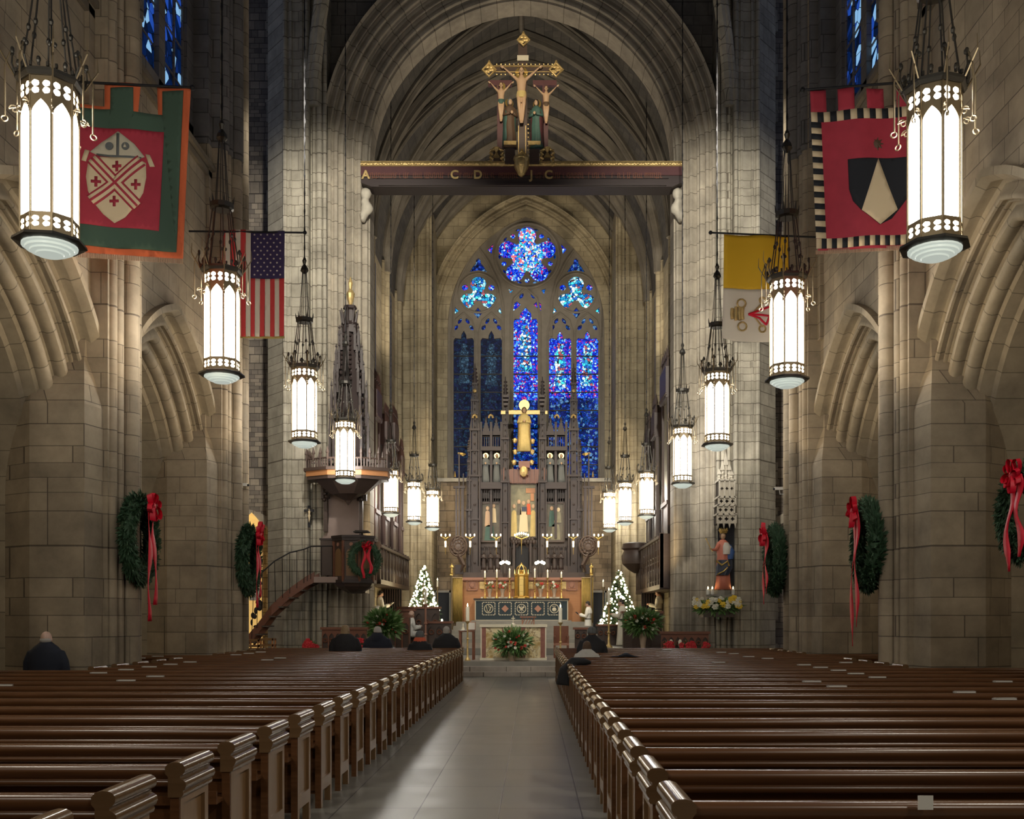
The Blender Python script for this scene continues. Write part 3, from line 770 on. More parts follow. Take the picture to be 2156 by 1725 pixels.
for side in (-1, 1):
    yk0 = 4.06 if side < 0 else 4.76
    xa = -1.893 if side < 0 else .622
    cnt = 27 if side < 0 else 26
    for k in range(cnt):
        yf = yk0+.9*k; yn = yf-.44
        short = pier_row(yn+.2)
        key = (side, short)
        nfront = cnt-k
        lab = 'dark wooden pew %s of the aisle, %s row back from the altar' % ('left' if side < 0 else 'right', ORD[nfront-1])
        if key not in protoL:
            out_ = (XC+side*(6.72 if short else 9.3))
            t = pew('church_pew', xa, out_, yn, yf, side); protoL[key] = t
        else: t = copy_tree(protoL[key], (xa, yn, 0))
        t['label'] = lab; t['group'] = 'pews on the %s of the aisle' % ('left' if side < 0 else 'right')
        (rowsL if side < 0 else rowsR).append((yn, t))
# ---------------- service leaflets / books lying on the top rails
seen = set()
def booklet(x, y, lab, L=.30, rz=0.0, white=False, proto=[]):
    if lab in seen: return
    seen.add(lab)
    if not proto:
        t = thing('hymnal', (0, 0, 0), 'x', 'book')
        m = MB(); m.bx(-.10, .10, -.012, .035, .004, .016); m.build('pages', 'paper', t)
        m = MB(); m.bx(-.105, .105, -.016, .04, 0, .004); m.bx(-.105, .105, -.016, .04, .016, .019); m.bx(-.125, -.10, -.012, .03, 0, .017); m.build('cover', 'hair_grey', t)
        proto.append(t); c = t
    else: c = copy_tree(proto[0])
    c.location = (x, y+.02, PH+.002); c.rotation_euler = (0, 0, rz); c['label'] = lab; c['group'] = 'booklets lying on the pew rails'
    return c
def near_row(rows, py):
    Y = (CZ-PH)*FOC/(py-VY)
    return min(rows, key=lambda r: abs(r[0]-Y))
for i, (px, py) in enumerate([(265, 1438), (327, 1428), (207, 1417), (265, 1411), (314, 1405), (359, 1399), (400, 1394), (497, 1380), (524, 1377), (549, 1374), (293, 1387), (332, 1383), (563, 1391), (590, 1387), (4, 1447)]):
    yn, t = near_row(rowsL, py)
    x = (px-VX)*yn/FOC
    booklet(x, yn, 'pale booklet on the %s rail back, left pews, %s' % (t['label'].split('aisle, ')[1].split(' row')[0], 'nearer the aisle' if x > -6 else ('in the middle of the bench' if x > -7.4 else 'towards the stone pier')), rz=.04*((i % 3)-1))
for i, (px, py) in enumerate([(1712, 1443), (1765, 1455), (1520, 1379), (1546, 1383), (1578, 1389), (1618, 1395), (1515, 1399), (1537, 1402), (1695, 1409), (1730, 1416), (1768, 1424), (1805, 1431), (1850, 1440), (2035, 1474), (2120, 1488), (2115, 1451), (1783, 1402), (1817, 1405), (1405, 1372)]):
    yn, t = near_row(rowsR, py-(px-1121)*.0115)
    x = (px-VX)*yn/FOC
    booklet(x, yn, 'pale booklet on the %s rail back, right pews, %s' % (t['label'].split('aisle, ')[1].split(' row')[0], 'nearest the aisle' if x < 3.85 else ('second from the aisle' if x < 4.7 else ('mid bench' if x < 5.3 else ('towards the pier' if x < 6 else 'beside the pier')))), rz=.05*((i % 3)-1))
m = MB(); m.bx(-.035, .03, -.05, -.047, -.02, .04); o = m.build('paper_slip', 'paper'); p = at(1960, 1691, 4.2); o.location = (p.x, 4.16+.12, PH-.045)
o.location = (p.x, 4.30, PH+.0); tag(o, 'white slip of paper sticking up behind the nearest pew rail on the right', 'paper')
# ================================================================ LANTERNS
def ogive(x0, x1, z0, z1, n=6):
    c = (x0+x1)/2; w = (x1-x0)/2; h = w*1.5
    P = [(x0, z0), (x1, z0), (x1, z1-h)]
    for i in range(1, n): a = i/n; P.append((c+w*(1-a**1.6), z1-h+h*a))
    P.append((c, z1))
    for i in range(n-1, 0, -1): a = i/n; P.append((c-w*(1-a**1.6), z1-h+h*a))
    P.append((x0, z1-h)); return P
def quatre(cx, cz, r, n=20): return [(cx+r*(.72+.28*cos(4*2*pi*i/n))*cos(2*pi*i/n), cz+r*(.72+.28*cos(4*2*pi*i/n))*sin(2*pi*i/n)) for i in range(n)]
def make_lantern():
    """origin at the lowest point; body .71 m across"""
    t = thing('hanging_lantern', (0, 0, 0), 'x', 'lantern', 'gothic lanterns hung on chains along the church')
    R8 = .335; ap = R8*cos(pi/8); half = R8*sin(pi/8)
    g = MB(); g.lathe([(R8-.025, .20), (R8-.025, 2.08)], n=8, ph=pi/8); g.build('glass', 'lamp_glass', t)
    fr = MB()
    for k in range(8):
        holes = [ogive(-half+.020, half-.020, .43, 1.80)]
        for zz, hh in ((.315, .068), (1.945, .085)):
            for qx in (-1, 1):
                for qz in (-1, 1): holes.append([(qx*half/2+(half/2-.022)*cos(v*pi/5)*(1.12 if v % 2 else 1), zz+qz*hh/2+(hh/2-.004)*sin(v*pi/5)*(1.1 if v % 2 else .98)) for v in range(10)])
        M_ = rotz(k*pi/4)@T(0, -ap-.002, 0)
        fr.plate([(-half, .19), (half, .19), (half, 2.10), (-half, 2.10)], holes, .02, M_)
        fr.tube([M_@Vector((-half, 0, .19)), M_@Vector((-half, 0, 2.1))], .012, 5)
        fr.box((0, .005, .40), (2*half, .012, .012), M_)
    fix(fr.build('frame', 'brass_dark', t))
    b = MB(); b.lathe([(.30, .21), (.43, .17), (.44, .135), (.36, .12), (.30, .115)], n=8, ph=pi/8); b.build('base_plate', 'bronze', t)
    b = MB(); b.lathe([(.33, .125), (.33, .095), (.29, .085), (.285, .06), (.235, .05), (.23, .03), (.17, .018), (.16, .0), (.01, -.012)], n=24); b.build('stepped_diffuser', 'lamp_base', t, smooth=True, auto=30)
    c = MB(); c.lathe([(.37, 2.08), (.40, 2.12), (.40, 2.16), (.345, 2.17)], n=8, ph=pi/8)
    for k in range(24):
        a = 2*pi*k/24; c.box((.385*cos(a), .385*sin(a), 2.19), (.028, .028, .05), None)
    for k in range(8):
        a = pi/8+k*pi/4; ca, sa = cos(a), sin(a)
        c.tube([(.39*ca, .39*sa, 2.15), (.43*ca, .43*sa, 2.28), (.42*ca, .42*sa, 2.40)], [.018, .012, .01], 5)
        for q in (-1, 0, 1): c.ball((.42*ca-q*.03*sa, .42*sa+q*.03*ca, 2.42+(.035 if q == 0 else 0)), (.026, .026, .034), 6, 5)
        aa = k*pi/4; c.ball((.39*cos(aa), .39*sin(aa), 2.23), (.03, .03, .045), 6, 5)
    c.build('crown', 'bronze', t)
    s = MB()
    for k in range(8):          # outer rods with scrolls
        a = pi/8+k*pi/4; ca, sa = cos(a), sin(a); r = .50
        s.tube([(.44*ca, .44*sa, 2.42), (r*ca, r*sa, 2.25), (r*ca, r*sa, 1.62)], .011, 5)
        P = [((r+.055*sin(q*.5)*(1-q/18))*ca, (r+.055*sin(q*.5)*(1-q/18))*sa, 1.62-.05*(1-cos(q*.5))*(1-q/18)) for q in range(14)]
        s.tube(P, .010, 4)
        P = [((r-.10+.06*cos(q*.5)*(1-q/18))*ca, (r-.10+.06*cos(q*.5)*(1-q/18))*sa, 1.72+.06*sin(q*.5)*(1-q/18)) for q in range(14)]
        s.tube([(.35*ca, .35*sa, 1.76)]+P[:1], .009, 4); s.tube(P, .009, 4)
        s.tube([(.40*ca, .40*sa, 2.14), ((r+.06)*ca, (r+.06)*sa, 2.42), ((r+.05)*ca, (r+.05)*sa, 2.6)], [.012, .01, .004], 4)
    s.build('scroll_bracket', 'brass_dark', t)
    h = MB()
    for k in range(8):
        a = pi/8+k*pi/4; ca, sa = cos(a), sin(a)
        h.tube([(.33*ca, .33*sa, 2.17), (.24*ca, .24*sa, 2.8), (.17*ca, .17*sa, 3.35)], .012, 5)
        h.ball((.24*ca, .24*sa, 2.78), (.03, .03, .05), 6, 4)
    h.lathe([(.17, 3.30), (.23, 3.33), (.23, 3.42), (.17, 3.44)], n=12)
    for k in range(6):
        a = k*pi/3; h.tube([(.22*cos(a), .22*sin(a), 3.42), (.24*cos(a), .24*sin(a), 3.56)], [.02, .004], 4)
        h.tube([(.13*cos(a), .13*sin(a), 3.42), (.05*cos(a), .05*sin(a), 4.7)], .009, 4)
    h.lathe([(.03, 4.6), (.11, 4.68), (.09, 4.76), (.03, 4.85), (.06, 4.95), (.015, 5.05)], n=8)
    h.build('hanger', 'bronze', t)
    z = MB(); n = 0; zz = 5.0
    z.tube([(0, 0, 5.0), (0, 0, 19.3)], .016, 5)
    for i in range(60): z.ball((0, 0, 5.05+i*.24), (.026 if i % 2 else .012, .012 if i % 2 else .026, .10), 5, 4)
    z.build('chain', 'iron', t)
    return t
LP = [(105, 538, 128, 'left', 0), (467, 806, 80, 'left', 1), (641, 943, 57, 'left', 2), (727, 1019, 46, 'left', 3), (823, 1089, 34, 'left', 4), (872, 1106, 32, 'left', 5), (911, 1118, 28, 'left', 6),
      (1968, 546, 120, 'right', 0), (1657, 816, 78, 'right', 1), (1510, 949, 57, 'right', 2), (1437, 1028, 44, 'right', 3), (1361, 1093, 36, 'right', 4), (1316, 1107, 32, 'right', 5), (1283, 1121, 28, 'right', 6)]
wh = ['nearest the camera, in front of the heraldic banner', 'hanging in front of the flag', 'hanging before the crossing pier', 'fourth from the camera', 'hanging beside the organ case', 'second from the altar end of the row', 'farthest of its row, nearest the high altar']
lant = None
for px, py, w, sd, k in LP:
    kk = .88 if k == 4 else (.93 if (k == 5 and sd == 'left') else (.95 if k == 6 else 1.0))
    Y = 8986/(VY-py)*kk; p = at(px, py, Y)
    if lant is None: lant = make_lantern(); c = lant
    else: c = copy_tree(lant)
    c.location = (p.x, Y, p.z); c.scale = (.93*kk, .93*kk, .94*kk); c.rotation_euler = (0, 0, 0 if k else (.12 if sd == 'left' else .3))
    c['label'] = 'lit gothic lantern of the %s row, %s' % (sd, wh[k])
# ================================================================ BANNERS AND FLAGS
def cloth(mb, x0, x1, z0, z1, y, mat_i=0, wave=.03, nx=24, freq=9, poly=None):
    pass
def waved(name, P, mat, parent, yoff, fold=.025, freq=7.0, edge=.12):
    """a thin cloth polygon (x,z world) subdivided and waved in y"""
    mb = MB()
    tri = tessellate_polygon([[Vector((x, z, 0)) for x, z in P]])
    T_ = [tuple(Vector((P[i][0], P[i][1])) for i in t) for t in tri]
    for _ in range(9):
        new = []; ch = False
        for a, b, c in T_:
            e = [(b-a).length, (c-b).length, (a-c).length]; m_ = max(e)
            if m_ < edge: new.append((a, b, c)); continue
            ch = True; i = e.index(m_)
            if i == 0: q = (a+b)/2; new += [(a, q, c), (q, b, c)]
            elif i == 1: q = (b+c)/2; new += [(a, b, q), (a, q, c)]
            else: q = (c+a)/2; new += [(a, b, q), (q, b, c)]
        T_ = new
        if not ch: break
    idx = {}; vs = []; fs = []
    for t in T_:
        f = []
        for p in t:
            k = (round(p.x, 5), round(p.y, 5))
            if k not in idx: idx[k] = len(vs); vs.append((p.x, yoff+fold*sin(p.x*freq+p.y*.6)+fold*.5*sin(p.x*freq*.43+1.3), p.y))
            f.append(idx[k])
        fs.append(f)
    mb.add(vs, fs); o = mb.build(name, mat, parent, smooth=True, auto=False)
    md = o.modifiers.new('thick', 'SOLIDIFY'); md.thickness = .006; md.offset = 1
    return o
def pxy(L, Y): return [(at(x, y, Y).x, at(x, y, Y).z) for x, y in L]
def pole(name, parent, a, b, Y, r=.022):
    m = MB(); p, q = at(*a, Y), at(*b, Y); m.tube([p, q], r, 8); m.ball(p, .045, 8, 6); m.ball(q, .045, 8, 6); return m.build(name, 'iron', parent)
# green banner with a red field and the coat of arms
Y = 16.1; p = at(280, 175, Y)
b = thing('heraldic_banner', (p.x, Y, p.z), 'green and red banner with orange border, mitre and cross-marked shield', 'banner')
pole('pole', b, (108, 170), (405, 185), Y)
brd = [(140, 178), (180, 220), (218, 222), (218, 170), (295, 174), (296, 235), (335, 238), (328, 178), (402, 186), (384, 545), (140, 530)]
waved('border', pxy([(150, 218), (218, 222), (218, 172), (295, 175), (290, 235), (330, 238), (328, 180), (402, 186), (384, 545), (150, 530)], Y), 'orange_trim', b, Y+.02)
waved('green_field', pxy([(150, 228), (231, 229), (232, 184), (281, 184), (281, 235), (340, 240), (340, 190), (387, 192), (370, 530), (150, 516)], Y), 'green_cloth', b, Y+.002)
waved('red_field', pxy([(160, 266), (344, 277), (334, 486), (160, 472)], Y), 'red_cloth', b, Y-.012)
shield = [(188, 345), (184, 375), (188, 405), (200, 430), (218, 452), (241, 470), (265, 459), (290, 432), (303, 408), (309, 375), (308, 345), (290, 335), (212, 331)]
waved('shield', pxy(shield, Y), 'cream', b, Y-.022)
waved('mitre', pxy([(192, 322), (215, 300), (250, 278), (285, 306), (306, 332), (292, 338), (205, 328)], Y), 'thread', b, Y-.03)
for nm, P in (('mitre_band', [(247, 282), (253, 283), (252, 330), (246, 330)]), ('mitre_band', [(205, 325), (300, 333), (298, 337), (204, 329)])):
    waved(nm, pxy(P, Y), 'knit_grey', b, Y-.036, edge=.3)
for cx in (233, 267):
    m = MB(); m.lathe([(1.6*mpp(Y)*5.2, 0), (1.6*mpp(Y)*5.2, .006)], c=(0, 0, 0), n=16, M=T(*at(cx, 311, Y))@T(0, -.055, 0)@Matrix.Rotation(pi/2, 4, 'X')); m.build('mitre_roundel', 'knit_grey', b)
    waved('mitre_trefoil', pxy([(cx-4, 315), (cx, 305), (cx+4, 315)], Y), 'thread', b, Y-.07, edge=.3)
for P in ([(182, 318), (191, 320), (184, 343), (175, 341)], [(307, 326), (316, 327), (326, 351), (316, 352)]): waved('lappet', pxy(P, Y), 'cream', b, Y-.03, edge=.3)
def band(p0, p1, w, L): # parallelogram along a line
    dx, dy = p1[0]-p0[0], p1[1]-p0[1]; l = math.hypot(dx, dy); nx, ny = -dy/l*w/2, dx/l*w/2
    return pxy([(p0[0]+nx, p0[1]+ny), (p1[0]+nx, p1[1]+ny), (p1[0]-nx, p1[1]-ny), (p0[0]-nx, p0[1]-ny)], L)
for a_, b_ in (((196, 336), (292, 437)), ((300, 340), (194, 425))):
    waved('saltire', band(a_, b_, 26, Y), 'red_cloth', b, Y-.032)
    waved('saltire_stripe', band(a_, b_, 18, Y), 'cream', b, Y-.04)
    waved('saltire_stripe', band(a_, b_, 5, Y), 'red_cloth', b, Y-.047)
for cx, cy in ((247, 351), (204, 384), (288, 391), (241, 424)):
    for P in ([(cx-3, cy-11), (cx+3, cy-11), (cx+3, cy+11), (cx-3, cy+11)], [(cx-10, cy-3), (cx+10, cy-3), (cx+10, cy+3), (cx-10, cy+3)]): waved('small_cross', pxy(P, Y), 'red_cloth', b, Y-.035, edge=.5)
m = MB()
for i in range(60):
    x = 165+i*3.7; p = at(x, 531+(x-165)*.063, Y); m.box((p.x, Y+.02, p.z-.035), (.018, .012, .08))
m.build('fringe', 'tassel', b)
# red banner with checked border, black shield and pale wedge
Y = 16.1; p = at(1800, 180, Y)
b = thing('heraldic_banner', (p.x, Y, p.z), 'red banner with checked border and black shield split by a pale wedge', 'banner')
pole('pole', b, (1690, 190), (2028, 164), Y)
for x0, x1 in ((1706, 1740), (1764, 1797), (1824, 1861), (1888, 1915)): waved('hanging_tab', pxy([(x0, 187), (x1, 185), (x1+2, 236), (x0+2, 238)], Y), 'red_cloth', b, Y+.01)
waved('red_field', pxy([(1708, 240), (1918, 225), (1925, 520), (1722, 528)], Y), 'red_cloth', b, Y)
waved('shield', pxy([(1784, 337), (1913, 331), (1916, 370), (1912, 415), (1893, 441), (1878, 460), (1852, 474), (1812, 445), (1795, 425), (1787, 400)], Y), 'ink_black', b, Y-.018)
waved('wedge', pxy([(1848, 335), (1890, 441), (1852, 474), (1812, 445)], Y), 'cream', b, Y-.028)
m = MB()
for k in range(9):
    a = k*2*pi/9; m.tube([at(1846, 303, Y), at(1846+14*cos(a), 303+14*sin(a), Y)], [.03, .006], 5)
m.ball(at(1846, 303, Y), (.07, .02, .07), 10, 6); m.build('star_emblem', 'hair_brown', b)
def checks(name, P0, P1, w, n, first):
    for par, mt in ((0, 'cream'), (1, 'ink_black')):
        pass
def check_strip(a, c, wv, n, start=0):
    """squares along a->c, wv = width vector"""
    for i in range(n):
        f0, f1 = i/n, (i+1)/n
        q = [(a[0]+(c[0]-a[0])*f0, a[1]+(c[1]-a[1])*f0), (a[0]+(c[0]-a[0])*f1, a[1]+(c[1]-a[1])*f1)]
        P = [q[0], q[1], (q[1][0]+wv[0], q[1][1]+wv[1]), (q[0][0]+wv[0], q[0][1]+wv[1])]
        waved('border_check', pxy(P, Y), 'cream' if (i+start) % 2 == 0 else 'ink_black', b, Y-.012, edge=.4)
check_strip((1707, 237), (1911, 225), (1, 21), 15); check_strip((1707, 258), (1717, 503), (22, 0), 20, 1); check_strip((1718, 504), (1930, 492), (0, 21), 19)
m = MB()
for i in range(52):
    x = 1719+i*3.8; p = at(x, 527-(x-1719)*.055, Y); m.box((p.x, Y+.01, p.z-.03), (.02, .012, .07))
m.build('fringe', 'tassel', b)
# american flag hung vertically
Y = 22.5; p = at(534, 487, Y)
b = thing('american_flag', (p.x, Y, p.z), 'american flag hung vertically from a pole behind the second left lantern', 'flag')
pole('pole', b, (392, 487), (642, 490), Y)
xs = [(468, 'flag_red'), (474, 'flag_white'), (484, 'flag_red'), (496, 'flag_white'), (507, 'flag_red'), (518, 'flag_white'), (528, 'flag_red'), (537, 'flag_white'), (547, 'flag_red'), (557, 'flag_white'), (568, 'flag_red'), (578, 'flag_white'), (588, 'flag_red')]
for i, (x, mt) in enumerate(xs):
    x1 = xs[i+1][0] if i+1 < 13 else 599
    y0 = 484 if x < 528 else 586
    waved('stripe', pxy([(x, y0), (x1, y0), (x1-1, 709), (x, 709)], Y), mt, b, Y)
waved('canton', pxy([(528, 486), (600, 487), (599, 587), (528, 586)], Y), 'flag_blue', b, Y-.002)
m = MB()
for r in range(11):
    for c in range(5 if r % 2 == 0 else 4):
        p = at(537+c*13.5+(6.7 if r % 2 else 0), 496+r*8.4, Y)
        for q in range(5):
            a = pi/2+q*2*pi/5; A_ = [(p.x+.028*cos(a), Y-.045, p.z+.028*sin(a)), (p.x+.011*cos(a+.63), Y-.045, p.z+.011*sin(a+.63)), (p.x, Y-.045, p.z), (p.x+.011*cos(a-.63), Y-.045, p.z+.011*sin(a-.63))]
            m.add(A_, [(0, 1, 2, 3)])
m.build('stars', 'flag_white', b)
waved('hem', pxy([(500, 708), (599, 708), (599, 713), (500, 712)], Y), 'curtain_gold', b, Y, edge=.3)
# yellow and white flag
Y = 22.5; p = at(1590, 495, Y)
b = thing('yellow_white_flag', (p.x, Y, p.z), 'yellow and white flag with crossed keys and tiara, hung vertically behind the second right lantern', 'flag')
pole('pole', b, (1496, 490), (1770, 502), Y)
waved('yellow_half', pxy([(1524, 494), (1662, 498), (1662, 612), (1523, 607)], Y), 'flag_yellow', b, Y)
waved('white_half', pxy([(1523, 607), (1662, 612), (1660, 722), (1545, 719), (1520, 711)], Y), 'flag_white', b, Y)
e = MB()
def pt(x, y, d=.05): q = at(x, y, Y); return Vector((q.x, Y-d, q.z))
e.tube([pt(1584, 665), pt(1604, 690)], .02, 5); e.tube([pt(1584, 661), pt(1604, 640)], .02, 5)
for cx, cy, r in ((1604, 634, 6), (1604, 694, 7), (1560, 641, 9), (1562, 689, 9)):
    e.tube([pt(cx+r*cos(a*pi/5), cy+r*sin(a*pi/5)) for a in range(11)], .022, 5)
for k, (x, h) in enumerate(((1541, 11), (1549, 14), (1557, 14), (1563, 12))): e.tube([pt(x, 662-h), pt(x-1, 662), pt(x, 662+h)], .04, 6)
e.build('keys_and_tiara', 'gilt', b)
e = MB()
for P in ([(1575, 664), (1600, 655), (1618, 648)], [(1575, 664), (1600, 665), (1625, 668)], [(1575, 664), (1598, 672), (1612, 686)], [(1612, 686), (1620, 665)]): e.tube([pt(x, y, .06) for x, y in P], .025, 5)
e.build('red_cord', 'ribbon_red', b)
# ================================================================ WREATHS
def wreath(name, px, py, w, h, Y, ang, lab, seed, bow=(0, 0), bow_s=1.0, small=False, tail=1.0):
    """ellipse seen in the photo w x h px; ring radius from the height; turned by ang about z"""
    rr = random.Random(seed); c = at(px, py, Y); R = h*mpp(Y)/2; rad = R*.74; tr = R*.26
    t = thing(name, (c.x, c.y, c.z), lab, 'wreath', 'christmas wreaths with red bows' )
    M_ = T(c.x, c.y, c.z)@rotz(ang)@Matrix.Diagonal((1, .72, 1, 1))
    mb = MB(); n = 900 if small else 2600
    vs = []; fs = []
    core = MB()
    for i in range(28):
        pass
    core_pts = [(rad*cos(2*pi*i/28), 0, rad*sin(2*pi*i/28)) for i in range(29)]
    mb.tube(core_pts, tr*.62, 8, M_, cap=False)
    for i in range(n):
        a = rr.uniform(0, 2*pi); q = rr.uniform(-.35*pi, 1.35*pi)+pi; q = rr.uniform(0, 2*pi)
        base = Vector(((rad+tr*.5*cos(q))*cos(a), tr*.5*sin(q), (rad+tr*.5*cos(q))*sin(a)))
        L = R*rr.uniform(.10, .21)
        d = Vector((cos(q)*cos(a)-sin(a)*rr.uniform(.2, 1.3), sin(q)+rr.uniform(-.4, .4), cos(q)*sin(a)+cos(a)*rr.uniform(.2, 1.3))); d.normalize()
        sd = d.cross(Vector((rr.uniform(-1, 1), rr.uniform(-1, 1), rr.uniform(-1, 1)))); sd.normalize(); sd *= R*.02
        k = len(vs); vs += [base-sd, base+sd, base+d*L*.6+sd*1.1, base+d*L, base+d*L*.6-sd*1.1]; fs.append((k, k+1, k+2, k+3, k+4))
    mb.add(vs, fs, M_); mb.build('evergreen_ring', 'needles', t)
    mb = MB(); vs = []; fs = []
    for i in range(n//8):
        a = rr.uniform(0, 2*pi); q = rr.uniform(pi, 2*pi)
        base = Vector(((rad+tr*.9*cos(q))*cos(a), tr*.9*sin(q), (rad+tr*.9*cos(q))*sin(a)))
        d = Vector((rr.uniform(-1, 1), rr.uniform(-1, 0), rr.uniform(-1, 1))); d.normalize(); L = R*.10
        sd = d.cross(Vector((.3, .2, 1))); sd.normalize(); sd *= R*.015
        k = len(vs); vs += [base-sd, base+sd, base+d*L]; fs.append((k, k+1, k+2))
    mb.add(vs, fs, M_); mb.build('pale_sprigs', 'needle_tip', t)['kind'] = 'stuff'
    # bow of puffed loops
    bz = rad*.92; by = -tr*1.15
    mb = MB()
    for k in range(8):
        a = k*2*pi/8+.25; s = R*.15*bow_s*rr.uniform(.85, 1.15)
        LM = M_@T(0, by-rr.uniform(0, .06), bz)@Matrix.Rotation(-a, 4, 'Y')@Matrix.Rotation(rr.uniform(-.5, .5), 4, 'X')
        P = [(s*2.0*(.5-.5*cos(v*pi/5))*1.0, -s*.55*abs(sin(v*pi/10)), s*.62*sin(v*pi/5)) for v in range(11)]
        vv = []; ff = []
        for v, (x_, y_, z_) in enumerate(P):
            vv += [(x_, y_-s*.42, z_), (x_, y_+s*.42, z_)]
            if v: ff.append((2*v-2, 2*v-1, 2*v+1, 2*v))
        mb.add(vv, ff, LM)
    mb.ball((0, by-R*.05, bz), (R*.10*bow_s, R*.12*bow_s, R*.09*bow_s), 8, 6, M_)
    mb.build('bow', 'ribbon_red', t, smooth=True)
    for sg, L, w_ in ((-1, 1.75*tail, .085), (1, 1.5*tail, .10)):
        P = []; m2 = MB(); vs = []; fs = []
        for i in range(15):
            u = i/14; x = sg*R*.10*(1+1.2*u)+R*.07*sin(u*9+sg); y = by-R*.04+R*.03*sin(u*7); z = bz-u*R*L
            ww = R*w_*(1-.3*abs(sin(u*8)))
            vs += [(x-ww, y, z), (x+ww, y+R*.05*sin(u*11), z)]
            if i: k = 2*i; fs.append((k-2, k-1, k+1, k))
        m2.add(vs, fs, M_); o = m2.build('streamer', 'ribbon_red', t, smooth=True, auto=False)
        md = o.modifiers.new('thick', 'SOLIDIFY'); md.thickness = .01
    return t
wreath('christmas_wreath', 294, 1136, 95, 205, 18.15, 1.62, 'green wreath with red bow on the near left pier, above the pews', 1, tail=1.35)
wreath('christmas_wreath', 524, 1180, 50, 160, 25.05, 1.62, 'slim side-on wreath with red bow on the second left pier beside the stair', 2, tail=1.1)
wreath('christmas_wreath', 1631, 1180, 44, 160, 25.9, -1.62, 'green side-on wreath with red bow on the second right pier, near the statue', 3, tail=1.05)
wreath('christmas_wreath', 1826, 1148, 60, 210, 18.8, -1.66, 'large wreath seen side-on on the near right pier, long red streamer hanging below', 4, tail=1.55)
wreath('christmas_wreath', 2162, 1080, 60, 230, 12.7, -1.5, 'wreath cut off by the right edge of the photo', 5)
# ================================================================ FIGURES
def loft(mb, rings, n=16, M=None, cap=True, fold=0, nf=9, ph=0):
    """rings: (cx, cy, z, rx, ry)"""
    vs = []; fs = []
    for j, (cx, cy, z, rx, ry) in enumerate(rings):
        for i in range(n):
            a = 2*pi*i/n; f = 1+fold*(1-j/len(rings))*sin(a*nf+ph+j*.3)
            vs.append((cx+rx*f*cos(a), cy+ry*f*sin(a), z))
    for j in range(len(rings)-1):
        for i in range(n): k = (i+1) % n; fs.append((j*n+i, j*n+k, (j+1)*n+k, (j+1)*n+i))
    if cap: fs.append(tuple(reversed(range(n)))); fs.append(tuple(range((len(rings)-1)*n, len(rings)*n)))
    return mb.add(vs, fs, M)
def blend(o, vox=.018, sm=3):
    md = o.modifiers.new('one_surface', 'REMESH'); md.mode = 'VOXEL'; md.voxel_size = vox; md.use_smooth_shade = True
    md = o.modifiers.new('soften', 'SMOOTH'); md.iterations = sm; md.factor = .5
    return o
def hand(mb, p, d, up, side, M, s=1.0, curl=.6):
    """palm and five fingers; p wrist, d pointing direction, up = back of the hand"""
    p = Vector(p); d = Vector(d).normalized(); up = Vector(up).normalized(); r = d.cross(up).normalized()*side
    mb.tube([p, p+d*.05*s, p+d*.09*s], [.024*s, .034*s, .036*s], 8, M)
    for k in range(4):
        o = p+d*.085*s+r*(k-1.5)*.020*s; L = (.070, .080, .074, .056)[k]*s
        mb.tube([o, o+d*L*.5-up*L*.15*curl, o+d*L*.8-up*L*.6*curl, o+d*L*.75-up*L*1.0*curl], [.010*s, .0095*s, .009*s, .007*s], 6, M)
    o = p+d*.03*s-r*.030*s
    mb.tube([o, o+d*.03*s-r*.025*s, o+d*.065*s-r*.028*s-up*.02*s], [.012*s, .011*s, .008*s], 6, M)
